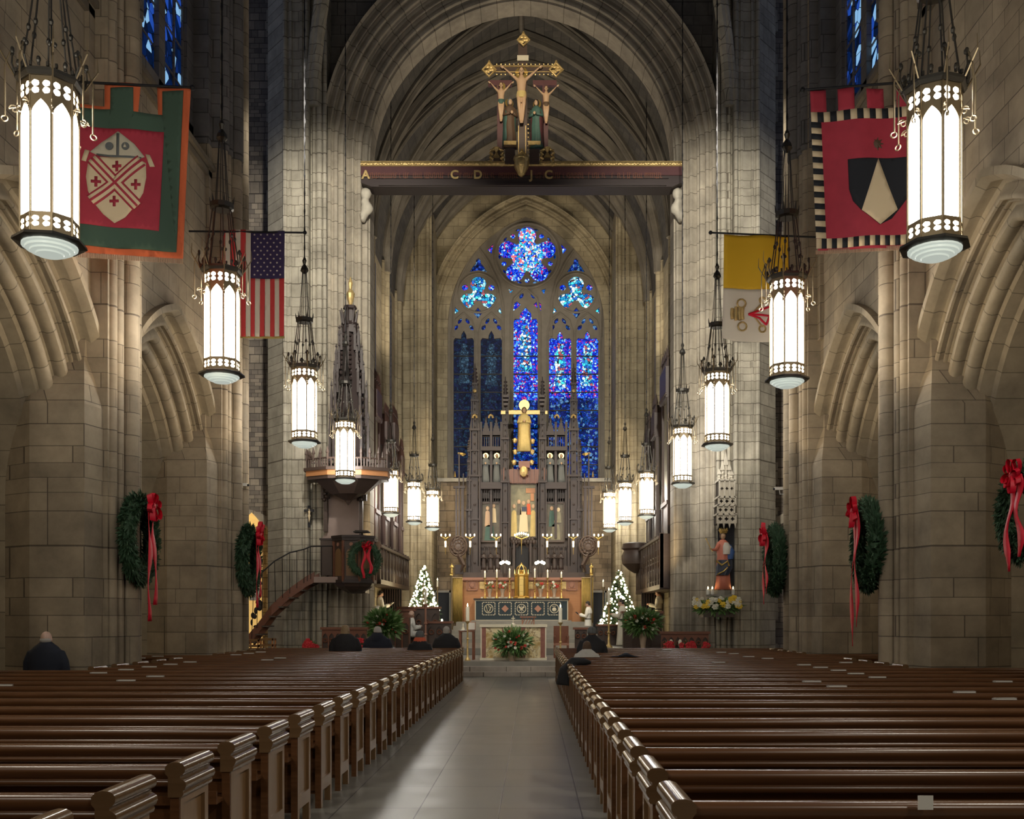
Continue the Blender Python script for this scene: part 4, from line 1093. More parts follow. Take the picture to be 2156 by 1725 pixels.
def head(t, M, hz, s, skin, hair, style, tilt=0, hy=0):
    """hz centre height; faces +Y"""
    H = M@T(0, hy, hz)@Matrix.Rotation(-tilt, 4, 'X')@Matrix.Scale(1.1, 4)
    mb = MB()
    mb.tube([(0, -.035*s, -.20*s), (0, -.02*s, -.10*s), (0, -.01*s, 0)], [.062*s, .056*s, .05*s], 10, H)
    mb.ball((0, -.01*s, .02*s), (.074*s, .092*s, .095*s), 14, 10, H); mb.ball((0, .02*s, -.05*s), (.056*s, .066*s, .065*s), 12, 8, H)
    mb.tube([(0, .085*s, .02*s), (0, .108*s, -.018*s), (0, .09*s, -.03*s)], [.010*s, .017*s, .012*s], 6, H)
    for sd in (-1, 1):
        mb.ball((sd*.076*s, -.005*s, -.01*s), (.012*s, .022*s, .032*s), 8, 6, H)
    mb.ball((0, .078*s, -.062*s), (.026*s, .012*s, .008*s), 8, 5, H)
    o = mb.build('head', skin, t, smooth=True, auto=False); blend(o, .010*s, 1)
    e = MB()
    for sd in (-1, 1): e.ball((sd*.030*s, .076*s, .012*s), (.012*s, .007*s, .007*s), 8, 5, H)
    e.build('eyes', 'hair_dark', t)
    if style == 'bald':
        mb = MB(); mb.ball((0, -.03*s, -.015*s), (.080*s, .082*s, .055*s), 14, 8, H); mb.build('hair', hair, t, smooth=True)
    elif style == 'short':
        mb = MB(); mb.ball((0, -.022*s, .035*s), (.082*s, .092*s, .092*s), 14, 9, H); mb.ball((0, -.05*s, -.03*s), (.072*s, .058*s, .06*s), 12, 8, H); blend(mb.build('hair', hair, t, smooth=True), .012*s, 2)
    elif style == 'long':
        mb = MB(); mb.ball((0, -.025*s, .035*s), (.092*s, .10*s, .10*s), 14, 9, H)
        loft(mb, [(0, -.05*s, -.22*s, .085*s, .05*s), (0, -.045*s, -.12*s, .10*s, .065*s), (0, -.035*s, 0, .10*s, .085*s), (0, -.03*s, .08*s, .07*s, .07*s)], 16, H, fold=.05, nf=11)
        blend(mb.build('hair', hair, t, smooth=True), .012*s, 1)
    elif style == 'hat':
        mb = MB(); loft(mb, [(0, -.01*s, -.01*s, .095*s, .11*s), (0, -.01*s, .03*s, .10*s, .112*s), (0, -.015*s, .09*s, .085*s, .09*s), (0, -.015*s, .125*s, .05*s, .05*s), (0, -.015*s, .135*s, .01, .01)], 16, H)
        mb.build('knitted_hat', hair, t, smooth=True)
def sitter(px, py_top, py_rail, hw_px, Y, coat, hair, style, lab, skin='skin', s=None, lean=0, scarf=None, collar=None):
    """person seated in a pew seen from behind; py_top = top of the head"""
    rows_ = rowsL if px < VX else rowsR; Yr = (CZ-PH)*FOC/(py_rail-VY)
    Y = min(rows_, key=lambda r: abs(r[0]-Yr))[0]+.27
    c = at(px, py_top, Y); top = c.z
    s = s or 1.04
    seat = top-.93*s
    t = thing('person', (c.x, Y, 0), lab, 'person', None)
    M = T(c.x, Y, seat)
    b = MB()
    w = hw_px*mpp(Y)
    loft(b, [(0, .02, -.10, w*.80, .17*s), (0, .0, .06*s, w*.86, .18*s), (0, 0, .25*s, w*.80, .16*s), (0, lean*.5, .46*s, w*.93, .17*s), (0, lean, .61*s, w*.88, .16*s), (0, lean, .70*s, w*.62, .14*s), (0, lean+.0, .755*s, .115*s, .11*s), (0, lean, .79*s, .08, .08)], 20, M, fold=.015)
    for sd in (-1, 1):
        b.tube([(sd*w*.70, lean, .63*s), (sd*w*.90, lean*.8+.0, .46*s), (sd*w*.98, .04, .22*s), (sd*w*.85, .20, .10*s), (sd*w*.45, .34, .10*s)], [.075*s, .085*s, .078*s, .062*s, .05*s], 10, M)
    blend(b.build('coat', coat, t, smooth=True), .022, 4)
    g = MB()
    for sd in (-1, 1): g.tube([(sd*.10, 0, -.02), (sd*.12, .25, .02), (sd*.13, .46, 0), (sd*.13, .48, -.25), (sd*.13, .47, -seat+.10), (sd*.13, .55, -seat+.04)], [.10, .095, .075, .06, .05, .045], 10, M)
    blend(g.build('trousers', 'coat_black', t, smooth=True), .022, 2)
    h = MB()
    for sd in (-1, 1): hand(h, (sd*w*.45, .34, .10*s), (-sd*.8, .5, -.2), (0, .2, 1), sd, M, s)
    h.build('hands', skin, t, smooth=True)
    head(t, M, .82*s, s, skin, hair, style, tilt=-.0, hy=lean+.02)
    if scarf:
        m = MB(); loft(m, [(0, lean, .69*s, .16*s, .14*s), (0, lean, .74*s, .15*s, .13*s), (0, lean, .80*s, .115*s, .11*s)], 14, M); m.build('scarf', scarf, t, smooth=True)
    if collar:
        m = MB(); loft(m, [(0, lean-.06, .58*s, .20*s, .12*s), (0, lean-.07, .70*s, .18*s, .13*s), (0, lean-.05, .80*s, .12*s, .10*s)], 14, M); m.build('hood', collar, t, smooth=True)
    return t
sitter(97, 1332, 1408, 41, 16.15, 'coat_navy', 'hair_grey', 'bald', 'balding grey-haired person in dark navy coat sitting alone at far left', 'skin_pale')
sitter(727, 1319, 1372, 30, 24.6, 'coat_black', 'hair_blond', 'long', 'person with long blond hair in a black padded coat', collar=None)
sitter(795, 1322, 1364, 28, 27.0, 'coat_navy', 'hair_grey', 'hat', 'person in dark hooded coat and pale grey cap, third from the aisle', collar='coat_navy')
sitter(884, 1331, 1370, 23, 25.5, 'coat_black', 'knit_grey', 'hat', 'person in grey knitted hat and orange scarf', scarf='orange_cloth')
sitter(940, 1321, 1362, 26, 27.9, 'coat_black', 'hair_grey', 'short', 'person in black coat at the aisle end of the front left pew')
sitter(1247, 1323, 1375, 28, 26.6, 'coat_black', 'knit_grey', 'hat', 'person in black coat and dark hat leaning forward, right of the aisle', lean=.1)
sitter(1236, 1353, 1385, 27, 21.6, 'coat_white', 'hair_brown', 'long', 'brown-haired person in a white fleece coat near the aisle, right side', s=.84, lean=.08)
def monk(px, py_top, Y, rz, lab, hair='hair_dark', style='short', book='dark', seated=False, floor_z=.66, robe='white_cloth', top_h=1.76, tilt=.35, scap=None):
    c = at(px, py_top, Y); s = (c.z-floor_z)/top_h if not seated else 1.0
    s = max(.9, min(1.12, s)); base = c.z-top_h*s if not seated else c.z-1.36
    t = thing('person', (c.x, Y, max(base, floor_z)), lab, 'person')
    M = T(c.x, Y, base)@rotz(rz)
    b = MB()
    if not seated:
        loft(b, [(0, 0, .02*s, .25*s, .20*s), (0, 0, .25*s, .225*s, .18*s), (0, 0, .6*s, .19*s, .155*s), (0, 0, .92*s, .175*s, .14*s), (0, .0, 1.06*s, .155*s, .125*s), (0, .0, 1.26*s, .19*s, .135*s), (0, -.01, 1.40*s, .195*s, .12*s), (0, -.01, 1.47*s, .13*s, .10*s), (0, -.01, 1.53*s, .07*s, .065*s)], 40, M, fold=.09, nf=10)
        sh = 1.40*s; off = 0
    else:
        loft(b, [(0, 0, .42, .20, .18), (0, 0, .6, .19, .16), (0, .02, .85, .20, .14), (0, .05, 1.0, .195, .12), (0, .06, 1.07, .12, .10), (0, .07, 1.13, .07, .065)], 32, M, fold=.05)
        for sd in (-1, 1): b.tube([(sd*.1, 0, .5), (sd*.12, .42, .52), (sd*.12, .46, .3), (sd*.13, .46, .06)], [.13, .11, .10, .12], 12, M)
        sh = 1.0; off = .05
    for sd in (-1, 1):   # sleeves: upper arm down, forearm forward
        b.tube([(sd*.165*s, off, sh), (sd*.225*s, off+.0, sh-.16*s), (sd*.215*s, off+.06*s, sh-.29*s), (sd*.13*s, off+.24*s, sh-.25*s), (sd*.07*s, off+.32*s, sh-.22*s)], [.065*s, .066*s, .07*s, .07*s, .085*s], 10, M)
    blend(b.build('robe', robe, t, smooth=True), .02, 2)
    m = MB()   # scapular hood round the shoulders
    loft(m, [(0, off-.02, sh-.16*s, .22*s, .16*s), (0, off-.03, sh-.05*s, .215*s, .15*s), (0, off-.03, sh+.05*s, .15*s, .12*s), (0, off-.04, sh+.12*s, .09*s, .08*s)], 20, M, fold=.03)
    m.build('hood', robe, t, smooth=True)
    h = MB()
    for sd in (-1, 1): hand(h, (sd*.06*s, off+.33*s, sh-.22*s), (-sd*.25, 1, .25), (sd*.7, .2, .3), sd, M, s*.95)
    h.build('hands', 'skin', t, smooth=True)
    if not seated:
        m = MB(); loft(m, [(0, 0, .985*s, .185*s, .15*s), (0, 0, 1.02*s, .182*s, .148*s)], 20, M); m.tube([(.16*s, .06, 1.0*s), (.20*s, .06, .75*s), (.17*s, .1, .45*s), (.13*s, .13, .7*s), (.13*s, .12, .98*s)], .010, 5, M); m.build('belt', 'coat_black', t)
    if book:
        m = MB(); m.box((0, 0, 0), (.22, .03, .17), M@T(0, off+.47*s, sh-.15*s)@Matrix.Rotation(-.9, 4, 'X')); m.build('book', 'ink_black' if book == 'dark' else 'paper', t)
    head(t, M, sh+.245*s, s, 'skin' if style != 'bald' else 'skin_pale', hair, style, tilt=tilt, hy=off+.02)
    return t
monk(1238, 1267, 45.0, 1.35, 'person in white habit reading a dark book beside the gold curtain')
monk(1309, 1263, 38.5, 1.2, 'bearded person in cream habit with black rosary belt before the right christmas tree', robe='cream_cloth', book=None)
monk(1386, 1243, 41.0, 1.3, 'person in cream habit standing in the right choir stall under the gallery', robe='cream_cloth', hair='hair_brown', book=None, floor_z=1.05)
monk(779, 1247, 39.5, -1.0, 'bald person in white habit bending forward in the left choir stall', style='bald', hair='skin_pale', book=None, floor_z=.95, tilt=.6)
monk(801, 1245, 41.5, -1.1, 'dark-haired person in white habit holding a pale booklet in the left stalls', book='pale', floor_z=1.05)
monk(863, 1287, 37.5, -1.0, 'bald person in white habit and black apron sitting beside the left lectern', style='bald', hair='skin_pale', book=None, seated=True)
# ================================================================ ROOD BEAM AND CALVARY
YB = 34.9
def quad_frame(mb, cx, cy, r, Y, w=.06):
    P = [at(cx, cy-r, Y), at(cx+r, cy, Y), at(cx, cy+r, Y), at(cx-r, cy, Y), at(cx, cy-r, Y)]
    mb.tube(P, w, 6)
a, b_ = at(763, 350, YB), at(1434, 350, YB)
bt = thing('rood_beam', (AX, YB, at(0, 400, YB).z), 'carved dark red wooden beam with gilt top moulding spanning the chancel arch', 'beam')
z = lambda y: at(0, y, YB).z
m = MB(); m.bx(a.x, b_.x, YB-.35, YB+.35, z(378), z(360)); m.build('text_band', 'purple_red', bt)
m = MB(); m.prism([(0, 0), (1, 0), (1, 1), (0, 1)], 0, 0)
m = MB(); P = [(a.x, z(378)), (b_.x, z(378)), (b_.x, z(392)), (at(1412, 0, YB).x, z(401)), (at(786, 0, YB).x, z(401)), (a.x, z(392))]
m.plate(P, [], .7, T(0, YB-.30, 0)); m.bx(at(800, 0, YB).x, at(1400, 0, YB).x, YB-.38, YB-.2, z(396), z(400)); m.bx(at(795, 0, YB).x, at(1405, 0, YB).x, YB-.36, YB-.2, z(381), z(385)); m.build('lower_moulding', 'reredos_wood', bt)
m = MB(); m.tube([(a.x, YB-.33, z(355)), (b_.x, YB-.33, z(355))], .085, 10); m.bx(a.x, b_.x, YB-.36, YB+.36, z(353), z(349))
rr = random.Random(3)
for i in range(90): m.ball((a.x+(b_.x-a.x)*(i+.5)/90, YB-.40, z(355)), (rr.uniform(.04, .09), .04, rr.uniform(.03, .06)), 6, 4)
m.build('gilt_moulding', 'gilt', bt, smooth=True)
m = MB(); rr = random.Random(9)
for i in range(150):
    x = 780+i*4.1
    if any(abs(x-q) < 9 for q in (770, 957, 1006, 1100, 1118, 1155)) or rr.random() < .12: continue
    p = at(x, 369.5, YB-.36); m.box((p.x, YB-.355, p.z), (.022, .02, .17*rr.choice((1, 1, 1.25)))); m.box((p.x+.03, YB-.355, p.z+rr.choice((-.08, .08))), (.05, .02, .02))
m.build('small_lettering', 'red_wood', bt)
for ch, x in (('A', 770), ('C', 957), ('D', 1006), ('J', 1119), ('C', 1155)):
    cu = bpy.data.curves.new('initial', 'FONT'); cu.body = ch; cu.size = .40; cu.extrude = .015; cu.offset = .012; cu.align_x = 'CENTER'; cu.materials.append(MAT['gilt'])
    o = bpy.data.objects.new('gilt_initial', cu); COL.objects.link(o); o.parent = bt; p = at(x, 376, YB-.37); o.location = Vector((p.x, YB-.37, p.z))-bt.location; o.rotation_euler = (pi/2, 0, 0)
m = MB(); m.lathe([(.04, -.35), (.12, -.28), (.24, -.05), (.26, .12), (.30, .22), (.28, .3)], n=10, M=T(at(1098, 362, YB).x, YB-.42, at(0, 362, YB).z)); m.ball((at(1098, 0, YB).x, YB-.66, at(0, 357, YB).z), (.14, .06, .18), 10, 8); m.build('shield_boss', 'gilt', bt)
for x, mx in ((763, 782), (1434, 1415)):
    m = MB(); p, q = at(x, 402, YB), at(mx, 402, YB)
    s_ = 1 if mx > x else -1
    for k, (dx, dz, r) in enumerate(((.12, -.1, .2), (.10, -.4, .16), (.16, -.62, .22), (.05, -.85, .15), (.03, -1.0, .1))): m.ball((p.x+s_*dx, YB, p.z+dz), (r, .2, r), 9, 7)
    o = blend(m.build('carved_corbel', 'carved_stone', None), .05, 1); structure(o)
def crucified(t, cx, top, feet, span, Y, skin, cloth, halo=True, hs=1.0):
    """corpus: arms raised to both sides; px coordinates of the photo"""
    k = mpp(Y); H = (feet-top)*k; c = at(cx, top, Y); s = H/1.75
    M = T(c.x, Y, c.z)
    b = MB(); sp = span*k/2
    loft(b, [(0, 0, -.80*s, .15*s, .10*s), (0, 0, -.68*s, .13*s, .09*s), (0, 0, -.5*s, .145*s, .10*s), (0, 0, -.36*s, .17*s, .10*s), (0, 0, -.28*s, .10*s, .08*s), (0, 0, -.18*s, .05*s, .05*s)], 14, M)
    for sd in (-1, 1):
        b.tube([(sd*.13*s, 0, -.33*s), (sd*(sp*.5+.03), 0, -.18*s), (sd*sp, 0, .05*s)], [.055*s, .042*s, .026*s], 8, M)
        b.tube([(sd*.075*s, 0, -.78*s), (sd*.08*s, -.06*s, -1.1*s), (sd*.05*s, -.0, -1.4*s), (sd*.035*s, -.03*s, -1.66*s), (sd*.03*s, -.12*s, -1.75*s)], [.09*s, .065*s, .055*s, .035*s, .03*s], 8, M)
    blend(b.build('body', skin, t, smooth=True), .022, 2)
    h = MB()
    for sd in (-1, 1): hand(h, (sd*sp, 0, .05*s), (sd*.9, -.1, .5), (0, 1, 0), sd, M, s*.8, .3)
    h.build('hands', skin, t)
    head(t, M@rotz(pi), -.08*s, s*1.0, skin, 'hair_brown', 'short', tilt=.4, hy=.05*s)
    bpy.context.view_layer.update()
    m = MB(); loft(m, [(0, 0, -.93*s, .16*s, .12*s), (0, 0, -.82*s, .165*s, .125*s), (0, 0, -.72*s, .145*s, .105*s)], 16, M, fold=.08); m.build('loincloth', cloth, t, smooth=True)
    if halo:
        m = MB(); m.lathe([(.20*s, 0), (.20*s, .03)], n=22, M=M@T(0, .14*s, -.06*s)@Matrix.Rotation(pi/2, 4, 'X')); m.build('halo', 'gold', t)
def bar(mb, x0, y0, x1, y1, Y, d=.16):
    a, b = at(x0, y0, Y), at(x1, y1, Y); mb.bx(a.x, b.x, Y-d/2, Y+d/2, a.z, b.z)
t = thing('crucifix', (at(1099, 0, YB).x, YB, at(0, 352, YB).z), 'tall central crucifix with gilt diamond ends and haloed figure on the beam', 'crucifix')
m = MB(); bar(m, 1091, 92, 1110, 350, YB+.1); bar(m, 1022, 139, 1178, 152, YB+.1, .14); m.build('cross', 'dark_carved', t)
m = MB()
for x0, y0, x1, y1 in ((1040, 139, 1165, 140.5), (1040, 151, 1165, 152.5), (1091, 265, 1092.5, 330), (1106, 265, 1107.5, 330)): bar(m, x0, y0, x1, y1, YB, .06)
for i in range(14): m.ball(at(1046+i*9, 135.5, YB), .03, 6, 4); m.ball(at(1046+i*9, 157, YB), .03, 6, 4)
for i in range(8): m.ball(at(1112, 262+i*9, YB), .03, 6, 4)
m.build('gilt_edging', 'gilt', t)
for cx, cy, r in ((1102, 84, 12), (1030, 147, 14), (1171, 147, 14), (1099, 331, 12)):
    m = MB(); quad_frame(m, cx, cy, r, YB-.08, .045); p = at(cx, cy, YB-.08)
    for k in range(6): m.ball((p.x+.1*cos(k), YB-.08, p.z+.1*sin(k*1.9)), (.09, .05, .06), 7, 5)
    m.tube([at(cx, cy-r-6, YB-.08), at(cx, cy-r, YB-.08)], [.02, .06], 5); m.build('diamond_finial', 'gilt', t)
m = MB(); bar(m, 1089, 117, 1113, 128, YB-.05, .05); m.build('title_board', 'thread', t)
crucified(t, 1098, 146, 262, 74, YB-.12, 'flesh_paint', 'robe_ochre')
for cx, x0, x1, top, feet, cl, lab in ((1053, 1028, 1078, 177, 258, 'robe_green', 'smaller crucified figure on the beam left of the central crucifix'), (1148, 1122, 1172, 184, 262, 'hair_brown', 'smaller crucified figure on the beam right of the central crucifix')):
    t = thing('crucifix', (at(cx, 0, YB).x, YB+.2, at(0, 352, YB).z), lab, 'crucifix')
    m = MB(); bar(m, cx-6, 172, cx+6, 350, YB+.15); bar(m, x0, 171, x1, 182, YB+.15, .14); m.build('cross', 'purple_red', t)
    crucified(t, cx+2, top, feet, 44, YB, 'flesh_paint', cl, halo=(cx < 1100))
def robed(t, cx, top, bot, Y, robe, cloak=None, hood=None, halo=True, rz=0, name='robe', skin='flesh_paint', arms=True, wide=1.0):
    k = mpp(Y); H = (bot-top)*k; s = H/1.72; c = at(cx, bot, Y); M = T(c.x, Y, c.z)@rotz(rz)
    b = MB(); w = wide
    loft(b, [(0, 0, 0, .24*s*w, .19*s), (.01*s, 0, .35*s, .20*s*w, .16*s), (-.01*s, 0, .75*s, .18*s*w, .14*s), (0, 0, 1.0*s, .16*s*w, .12*s), (0, 0, 1.28*s, .20*s*w, .13*s), (0, 0, 1.38*s, .17*s, .11*s), (0, 0, 1.47*s, .07*s, .07*s)], 28, M, fold=.10, nf=8)
    if arms:
        for sd in (-1, 1): b.tube([(sd*.16*s, 0, 1.34*s), (sd*.23*s, -.03*s, 1.1*s), (sd*.06*s, -.19*s, 1.12*s)], [.06*s, .055*s, .045*s], 8, M)
    b.build(name, robe, t, smooth=True, auto=False)
    h = MB(); h.ball((0, -.01*s, 1.58*s), (.075*s, .085*s, .105*s), 10, 8, M); h.tube([(0, -.09*s, 1.59*s), (0, -.11*s, 1.56*s)], [.012*s, .016*s], 5, M)
    if arms: h.ball((0, -.22*s, 1.14*s), (.05*s, .04*s, .06*s), 7, 5, M)
    h.build('head', skin, t, smooth=True)
    if cloak:
        m = MB(); loft(m, [(0, .05*s, .08*s, .25*s*w, .19*s), (0, .05*s, .8*s, .22*s*w, .16*s), (0, .04*s, 1.25*s, .225*s*w, .15*s), (0, .03*s, 1.42*s, .14*s, .12*s)], 24, M, fold=.07, nf=7); m.build('cloak', cloak, t, smooth=True, auto=False)
    if hood: m = MB(); m.ball((0, .025*s, 1.60*s), (.10*s, .10*s, .13*s), 10, 8, M); m.build('hair_or_veil', hood, t, smooth=True)
    if halo: m = MB(); m.lathe([(.15*s, 0), (.15*s, .02)], n=18, M=M@T(0, .11*s, 1.6*s)@Matrix.Rotation(pi/2, 4, 'X')); m.build('halo', 'gold', t)
t = thing('carved_figure', (at(1074, 0, YB).x, YB-.3, at(0, 312, YB).z), 'grieving figure in dark green-grey robes standing left of the central crucifix', 'statue'); robed(t, 1074, 207, 312, YB-.3, 'hair_brown', 'robe_green', 'knit_grey', rz=.3)
m = MB(); m.bx(*[at(1061, 0, YB-.3).x, at(1087, 0, YB-.3).x], YB-.5, YB-.1, at(0, 319, YB).z, at(0, 311, YB).z); m.build('gilt_plinth', 'gilt', t)
m = MB(); p = at(1074, 334, YB-.3); m.box((p.x, YB-.3, p.z), (.34, .36, .5)); m.build('carved_pedestal', 'dark_carved', t)
t = thing('carved_figure', (at(1128, 0, YB).x, YB-.3, at(0, 312, YB).z), 'figure in red cloak and green robe standing right of the central crucifix', 'statue'); robed(t, 1129, 209, 312, YB-.3, 'robe_green', 'purple_red', 'hair_dark', rz=-.3)
m = MB(); m.bx(*[at(1112, 0, YB-.3).x, at(1138, 0, YB-.3).x], YB-.5, YB-.1, at(0, 319, YB).z, at(0, 311, YB).z); m.build('gilt_plinth', 'gilt', t)
m = MB(); p = at(1125, 334, YB-.3); m.box((p.x, YB-.3, p.z), (.34, .36, .5)); m.build('carved_pedestal', 'dark_carved', t)
for cx, lab in ((1046, 'dark scrolled support with gilt winged wheels under the left small cross'), (1152, 'dark scrolled support with gilt winged wheels under the right small cross')):
    t = thing('carved_support', (at(cx, 0, YB).x, YB, at(0, 352, YB).z), lab, 'carving')
    m = MB(); bar(m, cx-7, 318, cx+7, 350, YB-.1, .4); m.build('block', 'dark_carved', t)
    m = MB()
    for sd in (-1, 1):
        for q in range(4):
            m.tube([at(cx+sd*(9+3*sin(q)), 318+q*9, YB-.3), at(cx+sd*14, 322+q*9, YB-.35), at(cx+sd*8, 327+q*8, YB-.3)], .05, 6)
    m.tube([at(cx-14, 318, YB-.3), at(cx, 312, YB-.35), at(cx+14, 318, YB-.3)], .045, 6)
    m.lathe([(.12, .0), (.03, .16), (.1, .28), (.13, .3)], n=8, M=T(at(cx, 0, YB).x, YB-.38, at(0, 341, YB).z)); m.build('gilt_scrolls', 'gilt', t)
# ================================================================ EAST REREDOS
YR = 49.3; k_ = mpp(YR)
def RX(x): return 900+x/3.593
def RY(y): return 750+y/3.593
def rb(mb, x0, y0, x1, y1, Y=YR, d=.3):     # box by crop coordinates
    a, b = at(RX(x0), RY(y0), Y), at(RX(x1), RY(y1), Y); mb.bx(a.x, b.x, Y-d/2, Y+d/2, a.z, b.z)
rs = thing('carved_reredos', (at(1102, 0, YR).x, YR, at(0, 1216, YR).z), 'towering dark carved wooden altar screen with pinnacles, paintings and gilt crucified saint', 'altar screen')
m = MB(); rb(m, 300, 1080, 1150, 1680, YR+.25, .3); rb(m, 400, 960, 1060, 1100, YR+.25, .3); rb(m, 270, 1640, 1190, 1680, YR-.1, .8); a0, a1 = at(RX(290), 0, YR), at(RX(1170), 0, YR); m.bx(a0.x, a1.x, YR-.4, YR+.5, 1.56, at(0, RY(1680), YR).z); rb(m, 330, 1590, 1130, 1645, YR-.05, .5); m.build('base_panel', 'dark_carved', rs)
def tower(x, w, y_top, y_bot, steps=4, depth=.7, name='pinnacle_tower', mat='reredos_wood'):
    mb = MB(); yb = y_bot
    ws = w
    a = at(RX(x), RY(y_bot), YR); X0 = a.x; zb = a.z; zt = at(0, RY(y_top), YR).z; H = zt-zb
    wm = w/3.593*k_
    hs = [0, .46, .68, .82, .90, 1.0]; f = [1, .82, .62, .42, .2]
    for i in range(5):
        z0, z1 = zb+H*hs[i], zb+H*hs[i+1]; ww = wm*f[i]
        if i < 4:
            mb.box((X0, YR-.1, (z0+z1)/2), (ww*.55, depth*f[i]*.6, z1-z0))
            for sx in (-1, 1):
                for sy in (-1, 0):
                    mb.box((X0+sx*ww*.42, YR-.1+sy*depth*f[i]*.35, (z0+z1)/2), (ww*.14, ww*.14, z1-z0))
                mb.lathe([(ww*.12, 0), (.005, ww*.9)], n=4, M=T(X0+sx*ww*.42, YR-.1-depth*f[i]*.35, z1), ph=pi/4)
            mb.box((X0, YR-.12, z1), (ww*1.08, depth*f[i]*.9, .10)); mb.box((X0, YR-.12, z0+(z1-z0)*.55), (ww*1.0, depth*f[i]*.8, .06))
            # small gabled arches and crockets
            for q in range(5): mb.ball((X0, YR-.1-depth*f[i]*.45, z0+(z1-z0)*(q+.5)/5), (ww*.09, .04, .06), 6, 4)
        else:
            mb.lathe([(ww*1.1, 0), (ww*.5, (z1-z0)*.5), (.02, (z1-z0))], n=6, M=T(X0, YR-.1, z0))
            for q in range(5):
                for sx in (-1, 1): mb.ball((X0+sx*ww*(1-q/6), YR-.1, z0+(z1-z0)*q/5.5), (.07, .05, .06), 5, 4)
    return mb.build(name, mat, rs)
tower(360, 90, 60, 1640); tower(1105, 90, 60, 1640)
tower(590, 64, 160, 1640, depth=.8); tower(870, 64, 160, 1640, depth=.8)
tower(318, 46, 620, 1640, name='side_tower'); tower(1150, 46, 620, 1640, name='side_tower')
for x0, x1, sg in ((405, 560, -1), (890, 1050, 1)):      # upper niches with pierced canopies and two statues each
    m = MB(); cx = (x0+x1)/2
    rb(m, x0, 690, x1, 720, YR-.1, .5); rb(m, x0, 960, x1, 1010, YR-.1, .6); rb(m, x0, 700, x1, 1000, YR+.25, .1)
    for x in (x0, (x0+x1)/2, x1): rb(m, x-9, 500, x+9, 1380, YR-.12, .2)
    for i in range(9):
        x = x0+(x1-x0)*(i+.5)/9; rb(m, x-3, 600, x+3, 700, YR-.05, .1); rb(m, x-2, 1010, x+2, 1110, YR-.1, .1)
    rb(m, x0-6, 600, x1+6, 612, YR-.05, .2)
    for q in (-1, 1):
        nx = cx+q*(x1-x0)*.25
        for j in range(6):
            a1 = at(RX(nx-36+j*6), RY(610-j*20), YR-.05); a2 = at(RX(nx+36-j*6), RY(590-j*20), YR-.05); m.bx(a1.x, a2.x, YR-.15, YR+.05, a1.z, a2.z)
        m.tube([at(RX(nx), RY(500), YR), at(RX(nx), RY(460), YR)], [.1, .02], 5)
    m.build('niche_canopy', 'reredos_wood', rs)
    for q in (-1, 1):
        nx = cx+q*(x1-x0)*.27
        fg = MB(); o = fg.box((at(RX(nx), 0, YR).x, YR-.02, at(0, RY(984), YR).z), (.35, .35, .2)).build('niche_statue', 'dark_carved', rs)
        robed(o, RX(nx), RY(735), RY(975), YR-.1, 'knit_grey', None, None, True, name='figure', skin='flesh_paint')
for x, hw in ((425, 0), (478, 0), (530, 0), (912, 0), (962, 0), (1010, 0)):   # small lower statues
    fg = MB(); o = fg.box((at(RX(x), 0, YR-.3).x, YR-.32, at(0, RY(1632), YR).z), (.28, .28, .16)).build('lower_statue', 'dark_carved', rs)
    robed(o, RX(x), RY(1475), RY(1625), YR-.35, 'reredos_wood', None, None, False, name='figure', skin='reredos_wood')
m = MB()
for i in range(26):
    x = 300+i*33
    if 640 < x < 780: continue
    rb(m, x-3, 1440, x+3, 1640, YR-.12, .12); rb(m, x-12, 1440, x+12, 1448, YR-.12, .12)
m.build('lower_mullions', 'reredos_wood', rs)
# paintings: a bright central one, two dark side ones, with figures in relief
def painting(x0, y0, x1, y1, bg, figs, lab=None):
    m = MB(); rb(m, x0, y0, x1, y1, YR-.02, .06); o = m.build('painting', bg, rs)
    m = MB()
    for a in ((x0-6, y0-6, x0+3, y1+6), (x1-3, y0-6, x1+6, y1+6), (x0, y0-8, x1, y0+2), (x0, y1-2, x1, y1+8)): rb(m, *a, YR-.08, .12)
    m.build('picture_frame', 'dark_carved', o)
    for cx, ty, by, hw, robe, skin in figs:
        f = MB(); P = []
        for q, (dx, dy) in enumerate(((-1, 1), (1, 1), (.8, .4), (.7, .2), (.3, .14), (-.3, .14), (-.7, .2), (-.8, .4))): p = at(RX(cx+dx*hw), RY(ty+(by-ty)*dy), YR-.07); P.append((p.x, p.z))
        f.plate(P, [], .02, T(0, YR-.07, 0)); g = fix(f.build('painted_figure', robe, o))
        f = MB(); f.ball(at(RX(cx), RY(ty+2), YR-.08), (.085, .02, .11), 8, 6); f.build('painted_head', skin, g)
painting(628, 970, 820, 1370, 'painting_sky', [(655, 1135, 1365, 24, 'robe_ochre', 'flesh_paint'), (800, 1135, 1365, 24, 'robe_ochre', 'flesh_paint'), (727, 1110, 1330, 34, 'cream', 'flesh_paint'), (692, 1100, 1200, 18, 'painting_dark', 'flesh_paint'), (765, 1100, 1200, 18, 'orange_cloth', 'flesh_paint')])
m = MB(); rb(m, 780, 1038, 806, 1096, YR-.08, .03); rb(m, 745, 1000, 815, 1036, YR-.07, .02); m.build('painted_house', 'orange_wood', rs)
m = MB(); rb(m, 712, 1140, 752, 1175, YR-.1, .02); m.build('painted_mantle', 'navy_paint', rs)
painting(412, 1115, 545, 1400, 'painting_dark', [(455, 1150, 1290, 22, 'flesh_paint', 'flesh_paint'), (500, 1130, 1260, 22, 'cream', 'flesh_paint'), (470, 1260, 1395, 40, 'robe_green', 'flesh_paint')])
painting(898, 1115, 1032, 1400, 'painting_dark', [(940, 1150, 1290, 22, 'robe_green', 'flesh_paint'), (990, 1160, 1260, 22, 'painting_sky', 'cream'), (970, 1250, 1390, 36, 'painting_sky', 'flesh_paint')])
